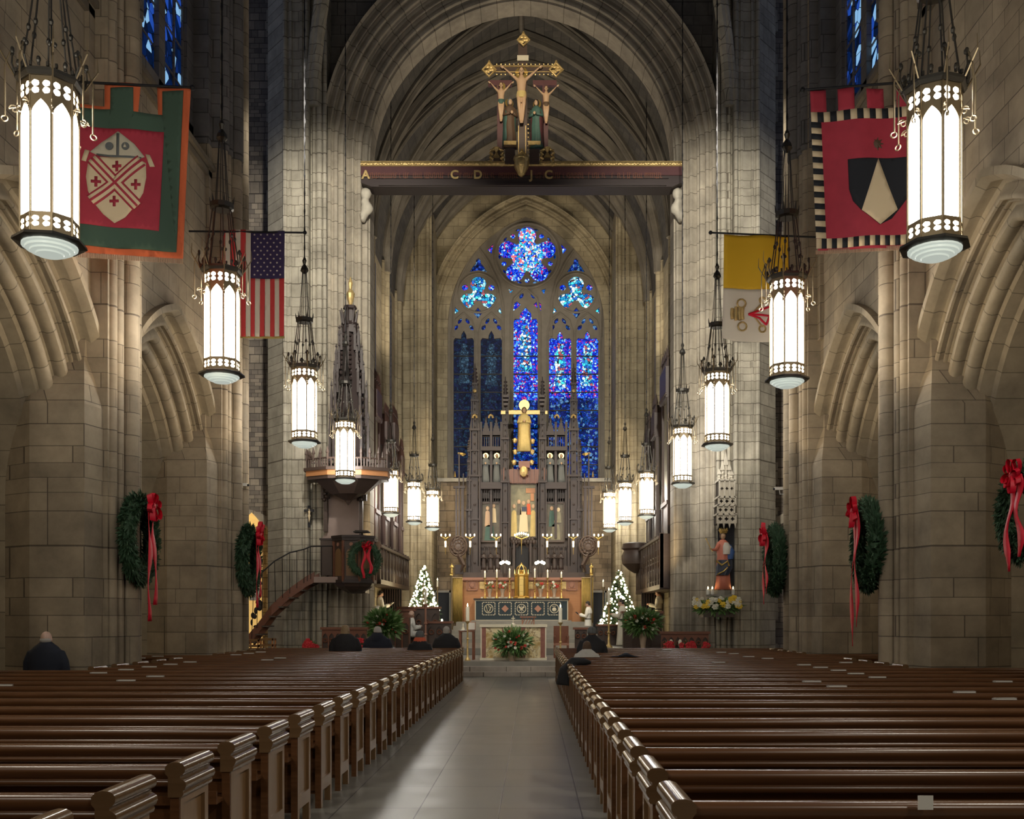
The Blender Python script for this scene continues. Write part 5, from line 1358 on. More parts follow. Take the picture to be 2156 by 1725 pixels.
# centre: robed saint crucified before a great cross with gold halo
c = MB(); rb(c, 615, 412, 850, 442, YR-.35, .12); rb(c, 556, 415, 590, 441, YR-.3, .12); rb(c, 890, 415, 908, 441, YR-.3, .12); rb(c, 722, 330, 746, 470, YR-.3, .12); cr = c.build('great_cross', 'gilt', rs)
robed(cr, RX(732), RY(385), RY(720), YR-.5, 'robe_ochre', 'gilt', 'hair_brown', False, name='saint_robe', arms=True, wide=1.1)
m = MB(); p = at(RX(732), RY(376), YR-.3); m.lathe([(.26, 0), (.26, .04)], n=24, M=T(p.x, YR-.40, p.z)@Matrix.Rotation(pi/2, 4, 'X')); m.build('halo', 'gold', cr)
m = MB(); p = at(RX(732), RY(376), YR-.38); m.tube([p+Vector((.2*cos(a), 0, .2*sin(a))) for a in [i*pi/12 for i in range(25)]], .03, 5); m.build('halo_ring', 'dark_carved', cr)
m = MB(); rb(m, 690, 800, 775, 850, YR-.4, .5); rb(m, 700, 850, 762, 905, YR-.35, .4); rb(m, 560, 860, 900, 965, YR-.05, .4)
for i in range(10): rb(m, 575+i*34, 845, 581+i*34, 965, YR-.28, .1)
m.build('corbel', 'red_wood', rs)
m = MB()
for x, y in ((662, 640), (795, 645), (664, 725), (792, 725), (788, 805), (655, 805)): m.ball(at(RX(x), RY(y), YR-.4), (.11, .1, .14), 9, 7); m.tube([at(RX(x)-5, RY(y)-3, YR-.35), at(RX(x), RY(y)+2, YR-.4), at(RX(x)+5, RY(y)-3, YR-.35)], [.02, .09, .02], 6)
m.ball(at(RX(728), RY(870), YR-.6), (.2, .1, .28), 9, 7); m.build('angel_heads', 'gilt', rs)
for x, r in ((592, 1), (866, 1)):
    m = MB()
    for y, w in ((300, 44), (330, 38), (360, 30)): rb(m, x-w/2, y, x+w/2, y+18, YR-.35, .4)
    m.build('crowned_lantern', 'dark_carved', rs)
m = MB()
for x in (358, 480, 978, 1105): m.tube([at(RX(x)-4.5, RY(462)+2, YR-.5), at(RX(x)-3, RY(455)-1, YR-.5), at(RX(x), RY(452)-2, YR-.5), at(RX(x)+3, RY(455)-1, YR-.5), at(RX(x)+4.5, RY(462)+2, YR-.5)], .05, 6)
for x in (358, 1107): m.ball(at(RX(x), RY(262), YR-.3), (.1, .08, .1), 8, 6)
m.build('gilt_arc', 'gilt', rs)
m = MB(); rb(m, 668, 1440, 765, 1640, YR-.3, .2)
P = [at(RX(668), RY(1445), YR-.35), at(RX(690), RY(1405), YR-.35), at(RX(717), RY(1380), YR-.35), at(RX(742), RY(1405), YR-.35), at(RX(765), RY(1445), YR-.35)]
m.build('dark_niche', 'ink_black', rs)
m = MB(); m.tube(P, .10, 6)
for x in (655, 780): rb(m, x-8, 1400, x+8, 1640, YR-.45, .2)
for i in range(16): m.ball(at(RX(640+i*11), RY(1395+(10 if i % 2 else -12)), YR-.5), (.10, .08, .12), 6, 5)
m.build('niche_arch', 'reredos_wood', rs)
for x, sd in ((240, -1), (1220, 1)):      # banner posts with fretted round bosses
    t = thing('carved_boss_post', (at(RX(x), 0, YR-.6).x, YR-.6, at(0, RY(1640), YR-.6).z), 'slender dark post with big fretted round boss at the %s end of the altar screen' % ('left' if sd < 0 else 'right'), 'carved post')
    m = MB()
    for dx, y0, w in ((0, 735, 5), (-32*-sd*-1, 890, 4), (22, 1000, 6), (-22, 1000, 6)): rb(m, x+dx-w, y0, x+dx+w, 1370, YR-.6, .14)
    rb(m, x-44, 985, x+44, 1002, YR-.6, .2); rb(m, x-30, 1580, x+30, 1650, YR-.5, .3); m.build('post', 'reredos_wood', t)
    m = MB(); p = at(RX(x-6 if sd < 0 else x-4), RY(1440), YR-.7)
    for r in (.15, .28, .40): m.tube([p+Vector((r*cos(a)*1.05, -.08, r*sin(a)*1.2)) for a in [i*pi/10 for i in range(21)]], .045, 6)
    for q in range(10): a = q*pi/5; m.tube([p+Vector((.12*cos(a), -.08, .12*sin(a))), p+Vector((.30*cos(a+.5), -.12, .34*sin(a+.5))), p+Vector((.42*cos(a), -.08, .47*sin(a)))], .03, 5)
    m.ball(p, (.42, .1, .48), 14, 8); m.tube([p+Vector((0, 0, -.4)), p+Vector((.25*-sd, 0, -.9)), p+Vector((.1*-sd, 0, -1.25))], [.14, .12, .02], 6); m.build('fretted_boss', 'dark_carved', t)
    m = MB(); m.tube([at(RX(x)-3*sd*-1, RY(735), YR-.6), at(RX(x)+8*-sd, RY(745), YR-.6), at(RX(x)+14*-sd, RY(742), YR-.6)], [.04, .09, .02], 6); m.tube([at(RX(x)+9*sd, RY(915), YR-.6), at(RX(x)+9*sd, RY(870), YR-.6)], [.06, .01], 6); m.build('gilt_vane', 'gold', t)
# sconces with bulbs along the screen and side walls
for i, (x, ) in enumerate([(938,), (990,), (1045,), (1098,), (1152,), (1207,), (1260,)]):
    Y = YR-1.3; big = x == 1098; p = at(x, 1130, Y)
    t = thing('bulb_sconce', (p.x, Y, p.z), 'gilt candle bracket with small bulbs, %s of seven along the altar screen' % (['leftmost', 'second from left', 'third from left', 'large middle one', 'third from right', 'second from right', 'rightmost'][i]), 'wall light', 'gilt bulb brackets before the altar screen')
    m = MB(); n = 7 if big else 3; w = 14 if big else 9
    m.tube([at(x-w, 1130, Y), at(x, 1135, Y), at(x+w, 1130, Y)], .02, 5); m.tube([at(x, 1135, Y), at(x, 1150, Y), at(x, 1168, Y)], [.05, .02, .01], 6); m.tube([p, p+Vector((0, 1.2, -.2))], .018, 4); m.build('bracket', 'gold', t)
    m = MB()
    for q in range(n): m.ball(at(x-w+2*w*q/(n-1), 1127-(4*sin(pi*q/(n-1)) if big else 0), Y), (.035, .035, .06), 6, 5)
    if not big: m.tube([at(x, 1140, Y), at(x, 1152, Y)], [.045, .04], 6)
    m.build('bulbs', 'bulb', t)
for x in (1063, 1137):
    Y = 47.6; p = at(x, 1190, Y)
    t = thing('altar_lamp_cluster', (p.x, Y, at(0, 1213, Y).z), 'cluster of bright white bulbs on slim stems, %s of the tabernacle' % ('left' if x < 1100 else 'right'), 'lamp')
    m = MB()
    for dx in (-8, -4, 4, 8): m.tube([at(x+dx, 1186, Y), at(x+dx*.4, 1217, Y)], .012, 5)
    m.build('stems', 'iron', t); m = MB()
    for dx, dy in ((-8, 1), (-4, -1), (4, -1), (8, 1)): m.ball(at(x+dx, 1185+dy, Y), .075, 8, 6)
    m.build('bulbs', 'bulb', t)
# ================================================================ HIGH ALTAR
YA = 46.6; BR = at(0, 1300, 47.4)
t = thing('altar_backdrop', (at(1100, 0, 47.6).x, 47.6, 1.56), 'wide orange stone screen wall behind the high altar with framed reliefs', 'screen wall')
a, b_ = at(973, 1222, 47.6), at(1228, 1222, 47.6)
m = MB(); m.bx(a.x, b_.x, 47.5, 47.8, 1.4, a.z); m.build('panel', 'orange_wood', t)
m = MB(); m.bx(a.x-.05, b_.x+.05, 47.35, 47.85, a.z, a.z+.12); m.bx(a.x, b_.x, 47.4, 47.8, a.z-.05, a.z); m.build('cornice', 'terracotta', t)
for x in (994, 1204):
    m = MB(); p = at(x, 1232, 47.45)
    for dx, dz, w, h in ((0, .24, .5, .05), (0, -.24, .5, .05), (-.24, 0, .05, .5), (.24, 0, .05, .5)): m.box((p.x+dx, 47.46, p.z+dz), (w, .06, h))
    m.box((p.x, 47.48, p.z), (.34, .03, .34)); m.ball((p.x, 47.45, p.z), (.12, .04, .15), 8, 6); m.build('framed_relief', 'terracotta', t)
m = MB()
for x in (1015, 1082, 1118, 1187): p = at(x, 1233, 47.45); m.box((p.x, 47.47, p.z), (.22, .03, .34)); [m.box((p.x, 47.45, p.z-.12+q*.08), (.18, .02, .03)) for q in range(4)]
m.build('gilt_plaque', 'gilt', t)
for x in (962, 1237):
    sdn = 'left' if x < 1100 else 'right'; Y = 46.9
    t = thing('altar_curtain', (at(x, 0, Y).x, Y, 1.2), 'tall gold curtain hanging at the %s of the high altar, angel on its post' % sdn, 'curtain')
    m = MB(); P = []; n = 40; x0, x1 = at(x-12, 0, Y).x, at(x+12, 0, Y).x; zt, zb = at(0, 1216, Y).z, at(0, 1312, Y).z
    vs = []; fs = []
    for i in range(n+1):
        xx = x0+(x1-x0)*i/n; yy = Y+.05*sin(i*1.25)
        vs += [(xx, yy, zb), (xx, yy*1.0+.0, zt)]
        if i: k = 2*i; fs.append((k-2, k, k+1, k-1))
    m.add(vs, fs); o = m.build('drape', 'curtain_gold', t, smooth=True, auto=False); md = o.modifiers.new('thick', 'SOLIDIFY'); md.thickness = .015
    ex = x-11 if x < 1100 else x+8
    m = MB(); m.tube([at(ex, 1330, Y-.12), at(ex, 1212, Y-.12)], .045, 8); m.ball(at(ex, 1213, Y-.12), .07, 8, 6); m.tube([at(ex, 1217, Y-.12), at(x+(11 if x < 1100 else -12), 1217, Y)], .03, 6); m.build('post', 'brass_dark', t)
    o = MB().box((at(ex, 0, Y).x, Y-.12, at(0, 1211, Y).z), (.12, .12, .05)).build('angel', 'gold', t)
    robed(o, ex, 1186, 1211, Y-.12, 'gold', None, None, False, name='angel_body', skin='gold')
t = thing('high_altar', (at(1098, 0, YA).x, YA, 1.56), 'high altar with dark frontal of five embroidered squares under the gold tabernacle', 'altar')
a, b_ = at(1000, 1263, YA), at(1196, 1307, YA)
m = MB(); m.bx(a.x, b_.x, YA, YA+.8, 1.56, a.z); m.bx(a.x-.15, b_.x+.15, YA-.3, YA+.8, 1.56, 1.62); m.build('altar_block', 'platform_stone', t)
m = MB(); m.bx(a.x-.06, b_.x+.06, YA-.07, YA+.82, a.z-.02, a.z+.06); m.build('mensa', 'hair_dark', t)
m = MB(); m.bx(a.x+.04, b_.x-.04, YA-.03, YA, b_.z+.02, a.z-.03); fr = m.build('frontal', 'frontal_cloth', t)
m = MB()
for bx_ in ((a.x, b_.x, b_.z-.02, b_.z+.03), (a.x, a.x+.04, b_.z, a.z), (b_.x-.04, b_.x, b_.z, a.z), (a.x, b_.x, a.z-.06, a.z-.04)): m.bx(bx_[0], bx_[1], YA-.045, YA-.02, bx_[2], bx_[3])
m.build('frontal_border', 'thread', fr)
for i, x in enumerate((1029, 1063.5, 1098, 1132.5, 1167)):
    p = at(x, 1282, YA); g = MB(); q = .29
    for e in range(4):
        for d in range(5):
            u = -q+2*q*(d+.5)/5
            cxy = [(u, q), (u, -q), (q, u), (-q, u)][e]; g.box((p.x+cxy[0], YA-.045, p.z+cxy[1]), ((.085, .02, .035) if e < 2 else (.035, .02, .085)))
    sq = g.build('embroidered_square', 'thread', fr)
    g = MB()
    if i in (1, 3):
        g.plate([(0, -.17), (.17, 0), (0, .17), (-.17, 0)], [], .02, T(p.x, YA-.06, p.z)); fix(g.build('lozenge', 'terracotta', sq))
    else:
        g.tube([(p.x+.20*cos(v*pi/10), YA-.05, p.z+.20*sin(v*pi/10)) for v in range(21)], .02, 5)
        if i == 4: g.ball((p.x, YA-.05, p.z-.04), (.10, .02, .10), 10, 6); g.tube([(p.x-.1, YA-.05, p.z+.1), (p.x+.08, YA-.05, p.z+.12)], .015, 4)
        elif i == 2:
            for s1 in (-1, 1): g.plate([(0, .02), (s1*.09, .13), (s1*.14, .06), (s1*.05, -.02), (s1*.12, -.14), (0, -.04)][::s1], [], .02, T(p.x, YA-.06, p.z))
            g.box((p.x, YA-.05, p.z), (.02, .02, .3))
        else: g.tube([(p.x-.12, YA-.05, p.z+.12), (p.x-.06, YA-.05, p.z-.10), (p.x, YA-.05, p.z+.08), (p.x+.06, YA-.05, p.z-.12), (p.x+.12, YA-.05, p.z+.10)], .022, 4); g.tube([(p.x-.10, YA-.05, p.z-.10), (p.x, YA-.05, p.z-.15), (p.x+.1, YA-.05, p.z+.02), (p.x-.02, YA-.05, p.z+.16)], .018, 4)
        fix(g.build('monogram', 'thread', sq))
m = MB(); g_ = at(1012, 1261, YA+.6); h_ = at(1184, 1256, YA+.6); m.bx(g_.x, h_.x, YA+.72, YA+.82, a.z+.05, a.z+.14); m.build('gradine', 'marble_edge', t)
zt0 = a.z+.06
t = thing('tabernacle', (at(1098, 0, YA+.35).x, YA+.35, zt0), 'gleaming gold tabernacle with crowned openwork spire on the high altar', 'tabernacle')
M = T(at(1098, 0, YA+.35).x, YA+.35, zt0); Ht = at(0, 1186, YA).z-zt0
m = MB(); m.lathe([(.42, 0), (.42, .06), (.34, .10), (.30, .14), (.30, Ht*.62), (.36, Ht*.66), (.36, Ht*.70)], n=8, M=M, ph=pi/8); m.build('body', 'gold', t)
m = MB()
for k in range(8):
    aa = pi/8+k*pi/4; m.tube([(.33*cos(aa), .33*sin(aa), .1), (.33*cos(aa), .33*sin(aa), Ht*.66)], .03, 6, M); m.lathe([(.045, 0), (.03, .08), (.005, .22)], n=6, M=M@T(.34*cos(aa), .34*sin(aa), Ht*.70))
for z_ in (.3, .55, .8): m.box((0, -.30, z_*Ht*.7), (.34, .04, .03), M)
m.build('pilasters', 'gold', t)
m = MB()
for k in range(6):
    aa = k*pi/3; m.tube([(.24*cos(aa), .24*sin(aa), Ht*.70), (.20*cos(aa), .20*sin(aa), Ht*.88), (.05*cos(aa), .05*sin(aa), Ht*.96)], .028, 6, M)
m.lathe([(.12, Ht*.70), (.14, Ht*.76), (.06, Ht*.82)], n=10, M=M); m.lathe([(.04, Ht*.94), (.06, Ht*.97), (.01, Ht*1.03)], n=8, M=M); m.build('crown_spire', 'gold', t, smooth=True)
def candlestick(px, py_foot, py_cup, py_top, Y, lab, group=None, mat='gold', w=5, cw=2.2, name='altar_candlestick', zfoot=None, flame=True, cat='candlestick', knobs=(.35, .7)):
    p0 = at(px, py_foot, Y); zf = zfoot if zfoot is not None else p0.z; zc = at(0, py_cup, Y).z; zt = at(0, py_top, Y).z; u = mpp(Y); H = zc-zf
    t = thing(name, (p0.x, Y, zf), lab, cat, group)
    W_ = w*u; m = MB(); pr = [(W_, 0), (W_, H*.02), (W_*.7, H*.05), (W_*.35, H*.10)]
    for kb in knobs: pr += [(W_*.26, H*(kb-.03)), (W_*.55, H*kb), (W_*.26, H*(kb+.03))]
    pr += [(W_*.26, H*.93), (W_*.75, H*.98), (W_*.8, H)]
    m.lathe(pr, n=12, M=T(p0.x, Y, zf)); m.build('shaft', mat, t, smooth=True, auto=35)
    m = MB(); m.lathe([(cw*u, 0), (cw*u, (zt-zc)*.9), (cw*u*.5, (zt-zc))], n=10, M=T(p0.x, Y, zc)); m.build('candle', 'wax', t, smooth=True, auto=35)
    if flame: m = MB(); m.lathe([(.01, 0), (.022, .03), (.004, .09)], n=6, M=T(p0.x, Y, zt)); m.build('flame', 'flame', t)
    return t
for i, (x, yt) in enumerate(((1021, 1206), (1046, 1203), (1073, 1201), (1126, 1201), (1153, 1204), (1182, 1208))):
    candlestick(x, 1261, 1217, yt, YA+.3, 'tall gold altar candlestick, %s on the high altar' % ['leftmost', 'second from left', 'just left of the tabernacle', 'just right of the tabernacle', 'second from right', 'rightmost'][i], 'gold candlesticks on the high altar', zfoot=a.z+.06, w=4.5, cw=1.6)
def bouquet(cx, cy, rx, ry, Y, lab, name='flower_arrangement', seed=1, n=500, cols=(('flower_red', 12), ('flower_white', 14)), pot=None, leafL=.16, down=.2, cat='flowers', leaves=('leaf', 'leaf_light'), fr=.045, group=None, base=None):
    rr = random.Random(seed); c = at(cx, cy, Y); u = mpp(Y); RX_, RZ_ = rx*u, ry*u; RY_ = min(RX_, RZ_)*.9
    t = thing(name, (c.x, Y, c.z-RZ_ if base is None else base), lab, cat, group)
    for li, (lm, frac) in enumerate(((leaves[0], .72), (leaves[1], .28))):
        mb = MB(); vs = []; fs = []
        for i in range(int(n*frac)):
            d = Vector((rr.gauss(0, 1), rr.gauss(0, 1), rr.gauss(down, 1))); d.normalize()
            q = rr.uniform(.15, .85 if li == 0 else .95)
            b = Vector((c.x+d.x*RX_*q, Y+d.y*RY_*q, c.z+d.z*RZ_*q)); L = leafL*rr.uniform(.6, 1.2)
            sd = d.cross(Vector((rr.uniform(-1, 1), rr.uniform(-1, 1), rr.uniform(-1, 1)))); sd.normalize(); sd *= L*.17
            k = len(vs); vs += [b, b+d*L*.4+sd, b+d*L, b+d*L*.4-sd]; fs.append((k, k+1, k+2, k+3))
        mb.add(vs, fs); o = mb.build('foliage' if li == 0 else 'pale_leaves', lm, t); o['kind'] = 'stuff'
    for fm, cnt in cols:
        for i in range(cnt):
            a = rr.uniform(pi, 2*pi); e = rr.uniform(-.6, 1.1)
            d = Vector((cos(a)*cos(e), sin(a)*cos(e), sin(e))); q = rr.uniform(.72, .98)
            b = Vector((c.x+d.x*RX_*q, Y+d.y*RY_*q, c.z+d.z*RZ_*q)); mb = MB(); rf = fr*rr.uniform(.7, 1.2)
            for k in range(5):
                aa = k*2*pi/5+i; mb.ball((b.x+rf*.7*cos(aa), b.y-.01, b.z+rf*.7*sin(aa)), (rf*.6, rf*.4, rf*.6), 6, 4)
            mb.ball(tuple(b), (rf*.35, rf*.6, rf*.35), 5, 4); mb.build('blossom', fm, t)
    if pot:
        x0, y0, y1, w = pot; p = at(x0, y1, Y); h = (y1-y0)*u; m = MB(); m.lathe([(w*u*.6, 0), (w*u*.62, h*.15), (w*u*.5, h*.3), (w*u*.7, h*.6), (w*u, h*.95), (w*u*1.05, h)], n=16, M=T(p.x, Y, p.z)); m.build('pot', 'pot', t, smooth=True)
    return t
for i, x in enumerate((1031, 1058, 1138, 1167)):
    bouquet(x, 1234, 10, 9, YA+.45, 'small red and white altar bouquet, %s' % ['leftmost between candlesticks', 'left of the tabernacle', 'right of the tabernacle', 'rightmost between candlesticks'][i], seed=20+i, n=120, cols=(('flower_red', 5), ('flower_white', 5)), pot=(x, 1240, 1258, 6), leafL=.10, group='small bouquets on the high altar', base=a.z+.14)
# ================================================================ FREE-STANDING ALTAR
YF = 30.9; zf = .42
t = thing('stone_altar', (at(1081, 0, YF).x, YF, zf), 'free-standing altar of cream veined marble with red marble strips at the head of the steps', 'altar')
a, b_ = at(1012, 1316, YF), at(1150, 1390, YF)
m = MB(); m.bx(a.x+.03, b_.x-.03, YF, YF+1.0, zf+.06, a.z-.08); m.build('block', 'marble_cream', t)
m = MB(); m.bx(a.x-.03, b_.x+.03, YF-.04, YF+1.05, a.z-.07, a.z+.01); m.build('mensa', 'marble_edge', t)
m = MB(); m.bx(a.x-.02, b_.x+.02, YF-.03, YF+1.03, zf, zf+.07); m.build('plinth', 'marble_edge', t)
m = MB(); m.bx(a.x, a.x+.035, YF-.02, YF+.02, zf, a.z-.07); m.bx(b_.x-.035, b_.x, YF-.02, YF+.02, zf, a.z-.07); m.build('edge_strips', 'marble_edge', t)
for x0, x1 in ((1014, 1023), (1057, 1066), (1097, 1106), (1138, 1148)): p, q = at(x0, 0, YF), at(x1, 0, YF); MB().bx(p.x, q.x, YF-.015, YF+.05, zf+.08, a.z-.08).build('marble_strip', 'marble_red', t)
bouquet(1079, 1353, 43, 30, YF-.62, 'large fir, red rose and white flower arrangement in front of the marble altar', seed=5, n=1500, cols=(('flower_red', 16), ('flower_white', 12)), pot=(1078, 1372, 1398, 10), leafL=.17, fr=.035, down=.0, base=zf)
t = thing('missal_stand', (at(1112, 0, YF+.3).x, YF+.3, a.z+.01), 'small red and gilt book stand with open missal on the marble altar', 'book stand')
p = at(1112, 1305, YF+.3); m = MB(); m.box((p.x, YF+.3, p.z+.08), (.50, .34, .04), T(0, 0, 0)); m.build('missal', 'terracotta', t)
m = MB()
for sx in (-.18, .18): m.tube([(p.x+sx, YF+.2, a.z+.01), (p.x+sx, YF+.2, p.z+.06)], .02, 5); m.tube([(p.x+sx, YF+.4, a.z+.01), (p.x+sx, YF+.4, p.z+.06)], .02, 5)
for q in range(4): m.tube([(p.x-.18+.09*q, YF+.2, a.z+.02), (p.x-.09+.09*q, YF+.2, p.z+.05)], .012, 4)
m.build('stand', 'terracotta', t)
t = thing('altar_cross', (at(1080, 0, YF+.4).x, YF+.4, a.z+.01), 'small slender silver cross standing on the marble altar', 'cross')
p = at(1080.5, 1297, YF+.4); m = MB(); m.lathe([(.08, 0), (.07, .02), (.02, .05)], n=10, M=T(p.x, YF+.4, a.z+.01)); m.tube([(p.x, YF+.4, a.z), (p.x, YF+.4, p.z)], .012, 5); m.tube([(p.x-.06, YF+.4, p.z-.08), (p.x+.06, YF+.4, p.z-.08)], .012, 5); m.build('cross', 'marble_edge', t)
candlestick(984.5, 1389, 1308, 1277, 30.6, 'big brass floor candlestick with thick white candle left of the marble altar', mat='gilt', zfoot=zf, w=6.5, cw=3.8, name='floor_candlestick', knobs=(.55,))
candlestick(1180, 1389, 1311, 1279, 30.6, 'big brass floor candlestick with thick white candle right of the marble altar', mat='gilt', zfoot=zf, w=6.5, cw=3.8, name='floor_candlestick', knobs=(.48,))
candlestick(896, 1352, 1272, 1240, 36.0, 'tall wooden candle stand before the left christmas tree', mat='terracotta', zfoot=.66, w=8, cw=2.6, name='candle_stand', knobs=(.3, .55), cat='candle stand')
candlestick(1282, 1363, 1273, 1243, 35.8, 'tall gilt and red candle stand before the right christmas tree', mat='gilt', zfoot=.66, w=8, cw=3.0, name='candle_stand', knobs=(.35, .6), cat='candle stand')
candlestick(921, 1325, 1236, 1222, 43.0, 'thin dark candle stand right of the left christmas tree', mat='brass_dark', zfoot=.66, w=5, cw=1.8, name='candle_stand', knobs=(.5,), cat='candle stand')
candlestick(1270, 1325, 1236, 1225, 43.0, 'thin dark candle stand left of the right christmas tree', mat='brass_dark', zfoot=.66, w=5, cw=1.8, name='candle_stand', knobs=(.5,), cat='candle stand')
# big arrangements, trees
bouquet(808, 1316, 38, 31, 32.9, 'large evergreen and rose arrangement in a pale pot, left of the altar', seed=8, n=1700, cols=(('flower_red', 12), ('flower_white', 8)), pot=(815, 1332, 1385, 8), leafL=.26, fr=.04, down=.3, base=.42)
bouquet(1352, 1312, 40, 27, 32.4, 'large fir arrangement with pink and white flowers in a pale pot, right of the altar', seed=9, n=1700, cols=(('flower_red', 14), ('flower_white', 12)), pot=(1354, 1330, 1386, 9), leafL=.24, fr=.045, down=.3, base=.42)
def xmas_tree(px, py_top, hw, py_w, Y, seed, lab):
    rr = random.Random(seed); c = at(px, py_top, Y); zb = .66; zt = c.z; H = zt-zb; slope = hw/(py_w-py_top)
    t = thing('christmas_tree', (c.x, Y, zb), lab, 'christmas tree')
    m = MB(); m.tube([(c.x, Y, zb), (c.x, Y, zt-.1)], [.07, .01], 6); m.lathe([(.25, 0), (.28, .25), (.22, .3)], n=12, M=T(c.x, Y, zb)); m.build('trunk', 'hair_brown', t)
    mb = MB(); vs = []; fs = []
    for i in range(2600):
        u = rr.random()**.6; z = zt-.05-u*(H-.5); R = min(1.25, u*(H-.5)*slope+.03)
        a = rr.uniform(0, 2*pi); q = rr.uniform(.3, 1.0); b = Vector((c.x+R*q*cos(a), Y+R*q*sin(a), z)); d = Vector((cos(a), sin(a), rr.uniform(-.4, .3))); L = .18
        sd = Vector((-sin(a), cos(a), rr.uniform(-.6, .6)))*.025; k = len(vs); vs += [b-sd, b+d*L, b+sd, b-d*L*.4]; fs.append((k, k+1, k+2, k+3))
    mb.add(vs, fs); mb.build('foliage', 'needles', t)['kind'] = 'stuff'
    mb = MB(); n = 230 if seed == 4 else 170
    for i in range(n):
        u = (i+.5)/n; u = u**.62; z = zt-u*(H-.6); R = min(1.25, u*(H-.6)*slope+.02)
        a = pi+rr.uniform(0, pi); r = .034*rr.choice((.7, 1, 1.4)); mb.ball((c.x+R*cos(a), Y+R*sin(a), z), r, 5, 4)
    o = mb.build('fairy_lights', 'bulb', t); o['kind'] = 'stuff'
    return t
xmas_tree(892, 1190, 30, 1282, 41.5, 4, 'christmas tree with dense white fairy lights, left of the high altar')
xmas_tree(1304, 1198, 36, 1300, 41.5, 6, 'christmas tree with sparse white fairy lights, right of the high altar')
# ================================================================ PULPIT
YP = 33.0; u = mpp(YP)
c = at(747, 1180, YP); zb = at(0, 1226, YP).z; zt = at(0, 1140, YP).z
t = thing('pulpit', (c.x, YP, .42), 'dark carved octagonal wooden pulpit with gold-brown panels raised against the left crossing pier', 'pulpit')
R8 = .68
def oct_(r, sy=1.0): return [(c.x+r*cos(pi/8+k*pi/4), YP+r*sy*sin(pi/8+k*pi/4)) for k in range(8)]
m = MB(); m.prism(oct_(R8), zb, zt, ctr=(c.x, YP)); m.build('body', 'dark_carved', t)
m = MB(); m.prism(oct_(R8+.07), zt-.02, zt+.07, ctr=(c.x, YP)); m.prism(oct_(R8+.10), zt+.07, zt+.15, ctr=(c.x, YP)); m.prism(oct_(R8+.05), zb-.05, zb+.06, ctr=(c.x, YP)); m.build('cornice', 'reredos_wood', t)
m = MB()
for k in range(8): a = pi/8+k*pi/4; m.tube([(c.x+(R8+.01)*cos(a), YP+(R8+.01)*sin(a), zb), (c.x+(R8+.01)*cos(a), YP+(R8+.01)*sin(a), zt)], .05, 6)
m.build('corner_posts', 'red_wood', t)
ap = R8*cos(pi/8)
for k in (4, 5, 6, 7):
    a = -pi/2+(k-5.5+.5)*pi/4-pi/8*0
    M = T(c.x, YP, 0)@rotz((k-6)*pi/4+pi*0)
    m = MB(); m.plate([(-.17, zb+.18), (.17, zb+.18), (.17, zt-.42), (.12, zt-.32), (0, zt-.26), (-.12, zt-.32), (-.17, zt-.42)], [], .03, M@T(0, -ap-.02, 0)); o = fix(m.build('panel', 'pew_end_wood', t))
    m = MB(); m.lathe([(.06, 0), (.06, .03)], n=12, M=M@T(0, -ap-.01, zt-.14)@Matrix.Rotation(pi/2, 4, 'X')); m.build('roundel', 'terracotta', t)
m = MB(); prof = [(.66, 0), (.60, -.10), (.45, -.20), (.28, -.28), (.12, -.32)]
m.lathe([(r, z) for r, z in reversed(prof)], c=(c.x, YP, zb-.05), n=8, ph=pi/8); m.bx(c.x-.3, c.x+.3, YP+.3, YP+1.1, zb-.35, zb); m.build('underside', 'dark_carved', t)
m = MB(); p = at(762, 1126, YP-.35); m.box((p.x, YP-.35, p.z+.08), (.5, .38, .035), T(0, 0, 0)); m.tube([(p.x, YP-.3, zt+.1), (p.x, YP-.3, p.z+.06)], .03, 6); m.box((p.x, YP-.35, p.z+.115), (.42, .30, .03)); m.build('reading_desk', 'hair_dark', t)
# backboard with curved foot
P = [(692, 1040), (724, 1050), (756, 1040), (756, 1140), (740, 1140), (696, 1140), (676, 1137), (690, 1118), (692, 1100)]
Q = [(at(x, y, 33.6).x, at(x, y, 33.6).z) for x, y in P]
m = MB(); m.plate(Q, [], .10, T(0, 33.58, 0)); fix(m.build('backboard', 'lilac_panel', t))
m = MB()
for x0, x1, y0, y1 in ((682, 690, 1030, 1120), (757, 764, 1040, 1140), (677, 694, 1022, 1050), (752, 772, 1022, 1055)):
    a_, b_ = at(x0, y0, 33.5), at(x1, y1, 33.5); m.bx(a_.x, b_.x, 33.42, 33.6, a_.z, b_.z)
for x in (685, 761):
    for q in range(5): m.ball(at(x+(2 if q % 2 else -2), 1028+q*6, 33.35), .07, 6, 5)
m.build('carved_frame', 'dark_carved', t)
